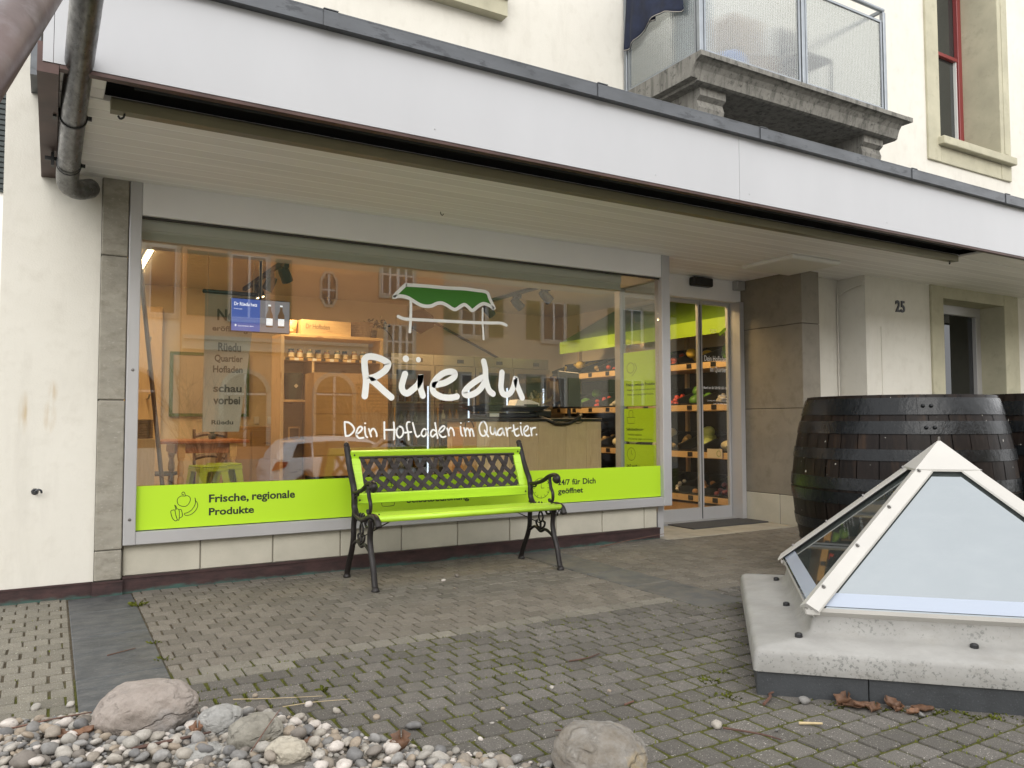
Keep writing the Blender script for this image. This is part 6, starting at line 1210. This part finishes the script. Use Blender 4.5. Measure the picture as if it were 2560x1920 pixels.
# produce rack along the right wall, with a market-stall roof
PRK = thing('produce_rack', 'long pine vegetable rack under a green stall roof inside the entrance', 'rack', (6.65, 3.0, 0.05))
SZ = (0.10, 0.63, 1.20, 1.71)
for z in SZ:
    MB().box(6.36, 6.385, 1.09, 4.86, z-0.02, z+0.055, 0.002).build('shelf_front', 'pine', PRK); MB().box(6.386, 6.95, 1.09, 4.86, z-0.02, z-0.001).build('shelf_board', 'pine', PRK)
for y in (1.10, 2.35, 3.60, 4.82): MB().box(6.90, 6.95, y, y+0.04, 0.05, 2.6).build('upright', 'pine_v', PRK)
MB().box(6.952, 6.9585, 0.85, 5.3, 0.05, 2.0).build('back_panel', 'crate_black', PRK)
MB().add([(6.20, 0.85, 2.25), (6.20, 4.30, 2.25), (6.90, 3.9, 2.72), (6.90, 0.85, 2.72), (6.21, 0.85, 2.235), (6.21, 4.30, 2.235), (6.90, 3.9, 2.70), (6.90, 0.85, 2.70)], [(0, 1, 2, 3), (7, 6, 5, 4), (0, 4, 5, 1), (1, 5, 6, 2), (2, 6, 7, 3), (3, 7, 4, 0)]).build('stall_roof', 'stall_green', PRK); MB().box(6.195, 6.205, 0.85, 4.33, 2.07, 2.249).build('valance', 'stall_lime', PRK)
COLS = {'cabbage': (0.42, 0.50, 0.16), 'onion': (0.40, 0.20, 0.07), 'red_onion': (0.16, 0.03, 0.05), 'potato': (0.38, 0.26, 0.11), 'apple': (0.40, 0.06, 0.03), 'banana': (0.62, 0.42, 0.03), 'melon': (0.62, 0.42, 0.05), 'cauliflower': (0.62, 0.55, 0.36), 'garlic': (0.62, 0.55, 0.45), 'tomato': (0.50, 0.045, 0.02), 'salad': (0.10, 0.24, 0.03), 'mushroom': (0.55, 0.48, 0.38)}
for k_, c_ in COLS.items(): mat('veg_'+k_, c_, 0.45, var=0.2, vs=30, bump=0.15, bs=60, rand=0.12)
VM = {}
def veg(kind, p, s, grp, where):
    if kind not in VM:
        mb = MB()
        if kind == 'banana': mb.tube(smooth_path([(-1.6, 0, 0.5), (-0.8, 0, 0), (0.6, 0, 0), (1.5, 0, 0.6)], 4), [0.15]+[0.42]*9+[0.42, 0.3, 0.15][:max(0, 3)], 8) if False else mb.tube(smooth_path([(-1.6, 0, 0.5), (-0.8, 0, 0), (0.6, 0, 0), (1.5, 0, 0.6)], 4), 0.4, 8)
        else: blob(mb, (0, 0, 0), (1, 1, 0.85), ICO2, 0.22 if kind in ('cauliflower', 'salad', 'potato', 'mushroom') else 0.08, len(kind)*1.3, 2.2 if kind in ('cauliflower', 'salad') else 1.0)
        o = mb.build(kind, 'veg_'+kind, smooth=True); VM[kind] = o.data
    else: o = bpy.data.objects.new(kind, VM[kind]); COL.objects.link(o)
    o.location = p; o.scale = (s, s, s); o.rotation_euler = (rnd.uniform(-0.4, 0.4), rnd.uniform(-0.4, 0.4), rnd.random()*6.28)
    tag(o, kind.replace('_', ' ')+' in crate on the '+where, kind.replace('_', ' '), grp)
cm_ = None
def crate_mesh(y0, y1, z):
    # tilted tray: front low, back high, open on top
    mb = MB(); M = Matrix.Translation((6.39, (y0+y1)/2, z+0.005)) @ Matrix.Rotation(R(-18), 4, 'Y'); w_ = (y1-y0)/2; L_, h_ = 0.52, 0.13
    for q in ((0, L_, -w_, w_, 0, 0.012), (0, 0.012, -w_, w_, 0.0121, h_*0.55), (L_-0.012, L_, -w_, w_, 0.0121, h_), (0.0121, L_-0.0121, -w_, -w_+0.012, 0.0121, h_), (0.0121, L_-0.0121, w_-0.012, w_, 0.0121, h_)): mb.box(*q, 0, M)
    return mb, M
PLAN = {0: ('red_onion', 'onion', 'garlic'), 1: ('cauliflower', 'cabbage', 'potato'), 2: ('mushroom', 'salad', 'tomato'), 3: ('salad', 'melon', 'apple')}
ROWN = ('lowest shelf', 'second lowest shelf', 'third shelf', 'top shelf'); SZV = {'cabbage': 0.085, 'melon': 0.075, 'cauliflower': 0.075, 'salad': 0.075, 'onion': 0.037, 'red_onion': 0.037, 'potato': 0.04, 'garlic': 0.028, 'apple': 0.038, 'tomato': 0.035, 'mushroom': 0.03, 'banana': 0.045}
for r_, z in enumerate(SZ):
    for q in range(9):
        y1 = 4.80-0.41*q; y0 = y1-0.395; kind = PLAN[r_][(8-q) % 3] if q > 3 else (('banana', 'melon', 'potato', 'apple')[q] if r_ == 3 else PLAN[r_][q % 3])
        place = ('at the near end by the door', 'second from the door', 'third from the door', 'fourth from the door', 'in the middle', 'fourth from the far end', 'third from the far end', 'second from the far end', 'at the far end')[8-q]
        mb, M = crate_mesh(y0, y1, z+0.002); cr = thing('produce_crate', 'black tilted crate on the %s, %s' % (ROWN[r_], place), 'crate', (6.6, (y0+y1)/2, z), 'black crates in the produce rack'); mb.build('crate_tray', 'crate_black', cr); MB().box(6.352, 6.3595, (y0+y1)/2-0.04, (y0+y1)/2+0.04, z-0.005, z+0.05).build('price_tag', 'black', cr)
        s = SZV[kind]; n_ = 5 if s > 0.07 else 14
        if kind == 'banana': n_ = 8
        for i in range(n_):
            lx = rnd.uniform(0.05+s, 0.45); ly = rnd.uniform(-0.19+s, 0.19-s) if s < 0.09 else 0; lz = 0.012+s*0.75+(s*1.1 if i > n_*0.6 else 0)
            veg(kind, M @ Vector((lx, ly, lz)), s, 'produce in the rack', '%s, %s' % (ROWN[r_], place))
SG = thing('price_card', 'pale printed card on the second lowest produce shelf by the door', 'sign', (6.345, 1.35, 0.63)); MB().box(6.335, 6.343, 1.18, 1.42, 0.62, 0.73).build('card', 'label_cream', SG); MB().lathe([(0.030, 0), (0.036, 0.001)], 16, M=Matrix.Translation((6.334, 1.23, 0.675)) @ Matrix.Rotation(R(-90), 4, 'Y')).build('card_emblem', 'veg_salad', SG)
# ---------------------------------------------------------------- across the street (seen mirrored in the shop window)
mat('ochre_render', (0.62, 0.36, 0.20), 0.9, var=0.08, vs=1.0, bump=0.2, bs=60); mat('pale_render', (0.47, 0.42, 0.32), 0.9, var=0.06, vs=1.0); mat('grey_render', (0.66, 0.67, 0.58), 0.9, var=0.06, vs=1.0); plain('shutter_green', (0.035, 0.085, 0.05), 0.5); plain('shutter_olive', (0.16, 0.19, 0.09), 0.5); mat('roof_tile', (0.20, 0.10, 0.065), 0.85, var=0.3, vs=8); mat('stone_trim', (0.44, 0.42, 0.35), 0.85, var=0.1)
plain('shutter_dark', (0.012, 0.020, 0.019), 0.5)
YF = -20.0
OH = thing('opposite_house', 'ochre rendered house with green shutters mirrored in the shop window', 'building', (6, YF, -0.8)); MB().box(2.95, 11.75, YF-9, YF, -0.8, 7.3).build('wall', 'ochre_render', OH); MB().add([(2.6, YF+0.5, 7.3), (12.0, YF+0.5, 7.3), (12.0, YF-5, 9.4), (2.6, YF-5, 9.4), (12.0, YF-9.3, 7.3), (2.6, YF-9.3, 7.3)], [(0, 1, 2, 3), (3, 2, 4, 5), (1, 4, 2), (0, 3, 5), (0, 5, 4, 1)]).build('roof', 'roof_tile', OH)
PH = thing('pale_house', 'pale cream house right of the ochre house, mirrored in the window', 'building', (16, YF, -0.8)); MB().box(11.76, 27, YF-8, YF-0.1, -0.8, 7.5).build('wall', 'pale_render', PH); MB().box(11.5, 27.2, YF-8.2, YF+0.25, 7.5, 7.8).build('roof', 'roof_tile', PH)
GH = thing('grey_house', 'greenish grey house left of the ochre house, mirrored in the window', 'building', (-2, YF, -0.8)); MB().box(-9, 2.94, YF-8, YF-0.2, -0.8, 7.6).build('wall', 'grey_render', GH); MB().box(-9.2, 2.94, YF-8.2, YF+0.2, 7.6, 7.9).build('roof', 'roof_tile', GH)
def hwin(par, x0, x1, z0, z1, nx=2, nz=2, sh=None, yf=YF, mat_='window_white'):
    y = yf+0.012; fr = MB(); s = 0.07
    fr.box(x0-0.1, x1+0.1, y-0.005, y+0.06, z0-0.14, z0-0.02); fr.box(x0-0.1, x0-0.01, y-0.005, y+0.03, z0-0.02, z1+0.1); fr.box(x1+0.01, x1+0.1, y-0.005, y+0.03, z0-0.02, z1+0.1)
    w_ = fr.build('window', 'stone_trim', par); MB().box(x0, x1, y-0.004, y+0.004, z0, z1).build('pane', 'house_pane', w_); fb = MB()
    for i in range(nx+1): xx = x0+(x1-x0)*i/nx; t_ = s*(0.5 if 0 < i < nx else 0.6)*(1.5 if nx == 4 and i == 2 else 1); fb.box(max(x0, xx-t_), min(x1, xx+t_), y+0.0045, y+0.035, z0, z1)
    for j in range(nz+1): zz = z0+(z1-z0)*j/nz; fb.box(x0, x1, y+0.0045, y+0.028, max(z0, zz-0.03), min(z1, zz+0.03))
    fb.build('window_frame', mat_, w_)
    for (a, b_) in (sh or ()):
        sm = MB(); sm.box(a, a+0.06, y, y+0.06, z0, z1); sm.box(b_-0.06, b_, y, y+0.06, z0, z1); sm.box(a+0.06, b_-0.06, y, y+0.015, z0, z1)
        for k in range(int((z1-z0)/0.09)): sm.box(a+0.06, b_-0.06, y+0.02, y+0.055, z0+0.02+0.09*k, z0+0.075+0.09*k)
        sm.build('shutter', 'shutter_green' if par is OH else 'shutter_olive', par)
hwin(OH, 4.36, 5.48, 4.35, 6.35, 2, 1, ((3.08, 3.66), (3.70, 4.27), (5.74, 6.25))); hwin(OH, 9.37, 10.57, 5.5, 6.9, 4, 2); hwin(OH, 9.55, 10.57, 2.70, 4.45, 4, 3)
oc = [(7.5+0.30*a, 5.50+0.60*b_) for a, b_ in ((-0.45, -1), (0.45, -1), (1, -0.55), (1, 0.55), (0.45, 1), (-0.45, 1), (-1, 0.55), (-1, -0.55))]
ow = MB(); n8 = len(oc); inn = [(7.5+(a-7.5)*0.78, 5.5+(b_-5.5)*0.86) for a, b_ in oc]; ow.add([(a, YF+0.06, b_) for a, b_ in oc]+[(a, YF+0.06, b_) for a, b_ in inn]+[(a, YF+0.002, b_) for a, b_ in oc]+[(a, YF+0.002, b_) for a, b_ in inn], [(i, (i+1) % 8, 8+(i+1) % 8, 8+i) for i in range(8)]+[(16+i, i, 8+i, 24+i) for i in ()]+[(i, 16+i, 16+(i+1) % 8, (i+1) % 8) for i in range(8)]+[(8+i, 8+(i+1) % 8, 24+(i+1) % 8, 24+i) for i in range(8)]); o8 = ow.build('octagon_window', 'stone_trim', OH); MB().add([(a, YF+0.012, b_) for a, b_ in inn], [tuple(range(8))]).build('pane', 'house_pane', o8); f8 = MB(); f8.box(7.47, 7.53, YF+0.014, YF+0.04, 5.0, 6.0); f8.box(7.28, 7.72, YF+0.014, YF+0.038, 5.45, 5.50); f8.build('window_frame', 'window_white', o8)
lg = MB(); lg.box(2.96, 9.0, YF+0.001, YF+0.22, 3.60, 3.72); lg.box(2.96, 9.0, YF+0.001, YF+0.14, 3.30, 3.599); lg.build('cornice', 'stone_trim', OH); MB().box(2.96, 11.74, YF+0.001, YF+0.12, -0.8, -0.1).build('plinth', 'stone_trim', OH)
def arch(par, x0, x1, z0, z1, yf=YF):
    cx_, r_ = (x0+x1)/2, (x1-x0)/2; zs_ = z1-r_; P = [(x0, z0), (x1, z0)]+[(cx_+r_*math.cos(R(a)), zs_+r_*math.sin(R(a))) for a in range(0, 181, 15)]; Q = [(cx_+(a-cx_)*1.22, z0 if b_ == z0 else zs_+(b_-zs_)*1.22) for a, b_ in P]; n_ = len(P)
    m_ = MB(); m_.add([(a, yf+0.05, b_) for a, b_ in Q]+[(a, yf+0.05, b_) for a, b_ in P]+[(a, yf+0.002, b_) for a, b_ in Q], [(i, (i+1) % n_, n_+(i+1) % n_, n_+i) for i in range(1, n_)]+[(i, 2*n_+i, 2*n_+(i+1) % n_, (i+1) % n_) for i in range(1, n_)]); w_ = m_.build('arch_window', 'stone_trim', par); MB().add([(a, yf+0.01, b_) for a, b_ in P], [tuple(range(n_))]).build('pane', 'house_pane', w_); g_ = MB(); g_.box(cx_-0.04, cx_+0.04, yf+0.012, yf+0.04, z0, z1-0.02); g_.box(x0+0.02, x1-0.02, yf+0.012, yf+0.038, zs_-0.03, zs_+0.03); g_.build('window_frame', 'window_white', w_)
arch(OH, 7.1, 8.34, 0.3, 2.6); arch(OH, 4.2, 5.5, 0.3, 2.6); arch(GH, 1.1, 2.3, 0.3, 2.6, YF-0.2); arch(GH, -1.6, -0.4, 0.3, 2.6, YF-0.2); hwin(GH, 2.05, 2.80, 4.35, 6.4, 1, 1, None, YF-0.2); hwin(GH, 0.2, 1.0, 4.35, 6.4, 2, 2, None, YF-0.2)
for a in (12.5, 16.06, 20.0): hwin(PH, a, a+1.05, 4.25, 5.75, 2, 1, ((a-0.72, a-0.14), (a+1.19, a+1.77)), YF-0.1); hwin(PH, a, a+1.05, 1.3, 2.8, 2, 1, ((a-0.72, a-0.14), (a+1.19, a+1.77)), YF-0.1)
an = thing('tiled_shed', 'low shed with brown tiled roof before the ochre house', 'shed', (10, -18.5, -0.8)); MB().box(8.6, 11.6, -19.9, -18.0, -0.8, 1.4).build('wall', 'pale_render', an)
for k in range(9): MB().box(8.45, 11.75, -17.85-0.23*k-0.25, -17.85-0.23*k, 1.38+0.115*k, 1.43+0.115*k).build('roof_course', 'roof_tile', an)
# bare shrubs
mat('bark', (0.16, 0.13, 0.095), 0.9, var=0.3, vs=20)
def shrub(label, x, y, z, h, n, seed):
    r_ = random.Random(seed); t = thing('bare_shrub', label, 'shrub', (x, y, z), 'bare winter shrubs across the street'); m_ = MB()
    for k in range(n):
        a = r_.random()*6.28; sp = r_.uniform(0.15, 0.55); p = Vector((x, y, z)); d = Vector((math.cos(a)*sp, math.sin(a)*sp, 1)).normalized(); P = [p]
        for i in range(5): d = (d+Vector((r_.gauss(0, 0.12), r_.gauss(0, 0.12), 0.02))).normalized(); P.append(P[-1]+d*h*r_.uniform(0.16, 0.22))
        m_.tube(P, [0.03, 0.022, 0.016, 0.012, 0.008, 0.004], 4)
        for i in range(2, 6):
            for _ in range(3):
                e = (d+Vector((r_.gauss(0, 0.6), r_.gauss(0, 0.6), 0.2))).normalized(); m_.tube([P[i], P[i]+e*h*0.12, P[i]+(e+Vector((0, 0, 0.3)))*h*0.2], [0.008, 0.005, 0.002], 3)
    m_.build('branches', 'bark', t); MB().lathe([(0.12, 0), (0.07, 0.15), (0.04, 0.4)], 8, c=(x, y, z)).build('stem', 'bark', t)
shrub('bare shrub before the arched window, mirrored in the glass', 8.2, -17.6, -0.8, 3.0, 26, 3); shrub('second bare shrub further left across the street, mirrored in the glass', 3.4, -17.9, -0.8, 3.2, 24, 8)
# parked white estate car
plain('car_white', (0.75, 0.76, 0.78), 0.18, spec=0.6); plain('tail_red', (0.35, 0.012, 0.012), 0.15); plain('lamp_clear', (0.6, 0.62, 0.65), 0.1); plain('rim_grey', (0.35, 0.35, 0.36), 0.3, metal=0.7); plain('tyre', (0.018, 0.018, 0.018), 0.8)
CX, CY, CZ = 4.07, -14.0, -0.80
CAR = thing('parked_car', 'white estate car parked across the street, mirrored in the shop window', 'car', (CX+2.2, CY, CZ))
def loft(secs, nm, ma, par, smooth=True):
    m_ = MB(); n_ = len(secs[0]); v = [p for s in secs for p in s]; f = [(i*n_+k, i*n_+(k+1) % n_, (i+1)*n_+(k+1) % n_, (i+1)*n_+k) for i in range(len(secs)-1) for k in range(n_)]+[tuple(range(n_))[::-1], tuple((len(secs)-1)*n_+k for k in range(n_))]; m_.add(v, f); return m_.build(nm, ma, par, smooth=smooth, angle=35)
def sec(x, zb, zt, hw, rnd_=0.12): return [(CX+x, CY+s*hw*a, CZ+z) for s, a, z in ((-1, 0.86, zb), (-1, 1.0, zb+0.12), (-1, 1.0, zt-rnd_*1.6), (-1, 0.95, zt-rnd_*0.5), (-1, 0.8, zt), (1, 0.8, zt), (1, 0.95, zt-rnd_*0.5), (1, 1.0, zt-rnd_*1.6), (1, 1.0, zb+0.12), (1, 0.86, zb))]
body = loft([sec(0.0, 0.42, 0.80, 0.76), sec(0.06, 0.30, 0.95, 0.84), sec(0.35, 0.22, 1.0, 0.88), sec(1.2, 0.20, 1.0, 0.89), sec(2.6, 0.20, 0.98, 0.89), sec(3.3, 0.20, 0.93, 0.88), sec(4.0, 0.22, 0.82, 0.86), sec(4.3, 0.28, 0.70, 0.80), sec(4.38, 0.36, 0.60, 0.74)], 'body', 'car_white', CAR)
def csec(x, zt, hw): return [(CX+x, CY-0.80*hw/0.80, CZ+0.96), (CX+x, CY-hw*0.86, CZ+zt-0.12), (CX+x, CY-hw*0.72, CZ+zt), (CX+x, CY+hw*0.72, CZ+zt), (CX+x, CY+hw*0.86, CZ+zt-0.12), (CX+x, CY+0.80*hw/0.80, CZ+0.96)]
loft([csec(0.16, 1.10, 0.80), csec(0.42, 1.40, 0.80), csec(0.8, 1.49, 0.81), csec(1.7, 1.51, 0.81), csec(2.35, 1.46, 0.81), csec(2.8, 1.25, 0.81), csec(3.25, 0.99, 0.80)], 'roof', 'car_white', CAR)
def sidewin(pts, s):
    y_ = lambda z: CY+s*(0.805-(z-0.96)*0.24+0.004); m_ = MB(); m_.add([(CX+a, y_(z), CZ+z) for a, z in pts], [tuple(range(len(pts)))]); m_.build('side_window', 'house_pane', CAR)
for s in (1, -1):
    for pts in ([(0.48, 1.02), (0.95, 1.02), (0.95, 1.36), (0.62, 1.34)], [(1.0, 1.02), (1.82, 1.02), (1.80, 1.40), (1.0, 1.38)], [(1.9, 1.02), (2.95, 1.02), (2.45, 1.34), (1.88, 1.39)]): sidewin(pts, s)
    MB().prism([(CX+0.0, CZ+0.72), (CX+0.30, CZ+0.80), (CX+0.36, CZ+0.92), (CX+0.10, CZ+0.93)], CY+s*0.80, CY+s*0.895, 'y').build('tail_light', 'tail_red', CAR); MB().prism([(CX+4.0, CZ+0.62), (CX+4.28, CZ+0.58), (CX+4.25, CZ+0.68), (CX+4.0, CZ+0.76)], CY+s*0.78, CY+s*0.872, 'y').build('headlight', 'lamp_clear', CAR); m_ = MB(); blob(m_, (CX+2.85, CY+s*0.98, CZ+1.02), (0.07, 0.10, 0.07), ICO2, 0.05); m_.build('wing_mirror', 'car_white', CAR, smooth=True)
    for wx in (0.78, 3.45):
        Mw = Matrix.Translation((CX+wx, CY+s*0.80, CZ+0.31)) @ Matrix.Rotation(R(90), 4, 'X'); wh = MB(); wh.lathe([(0.19, -0.10), (0.29, -0.11), (0.31, -0.06), (0.31, 0.06), (0.29, 0.11), (0.19, 0.10)], 24, M=Mw); w_ = wh.build('wheel', 'tyre', CAR, smooth=True, angle=40); rm = MB(); rm.lathe([(0, -s*0.085), (0.19, -s*0.10)], 5, M=Mw); rm.lathe([(0.06, -s*0.10), (0.19, -s*0.105)], 18, M=Mw); rm.build('rim', 'rim_grey', w_)
MB().box(CX-0.012, CX+0.03, CY-0.28, CY+0.28, CZ+0.55, CZ+0.68).build('number_plate', 'lamp_clear', CAR)
# neighbour house glimpsed past the left corner
NH = thing('neighbour_house', 'white house with dark louvred shutter beyond the left wall corner', 'building', (-5, 10, -0.8)); MB().box(-12, -0.8, 10.0, 18, -0.8, 9.5).build('wall', 'shop_white', NH); sm = MB(); sm.box(-2.2, -0.85, 9.94, 9.99, 4.9, 7.6); 
for k in range(29): sm.box(-2.1, -0.9, 9.91, 9.94, 4.95+0.09*k, 5.01+0.09*k)
sm.build('shutter', 'shutter_dark', NH); MB().box(-12.3, -0.5, 9.6, 18.4, 9.5, 9.8).build('roof', 'roof_tile', NH)
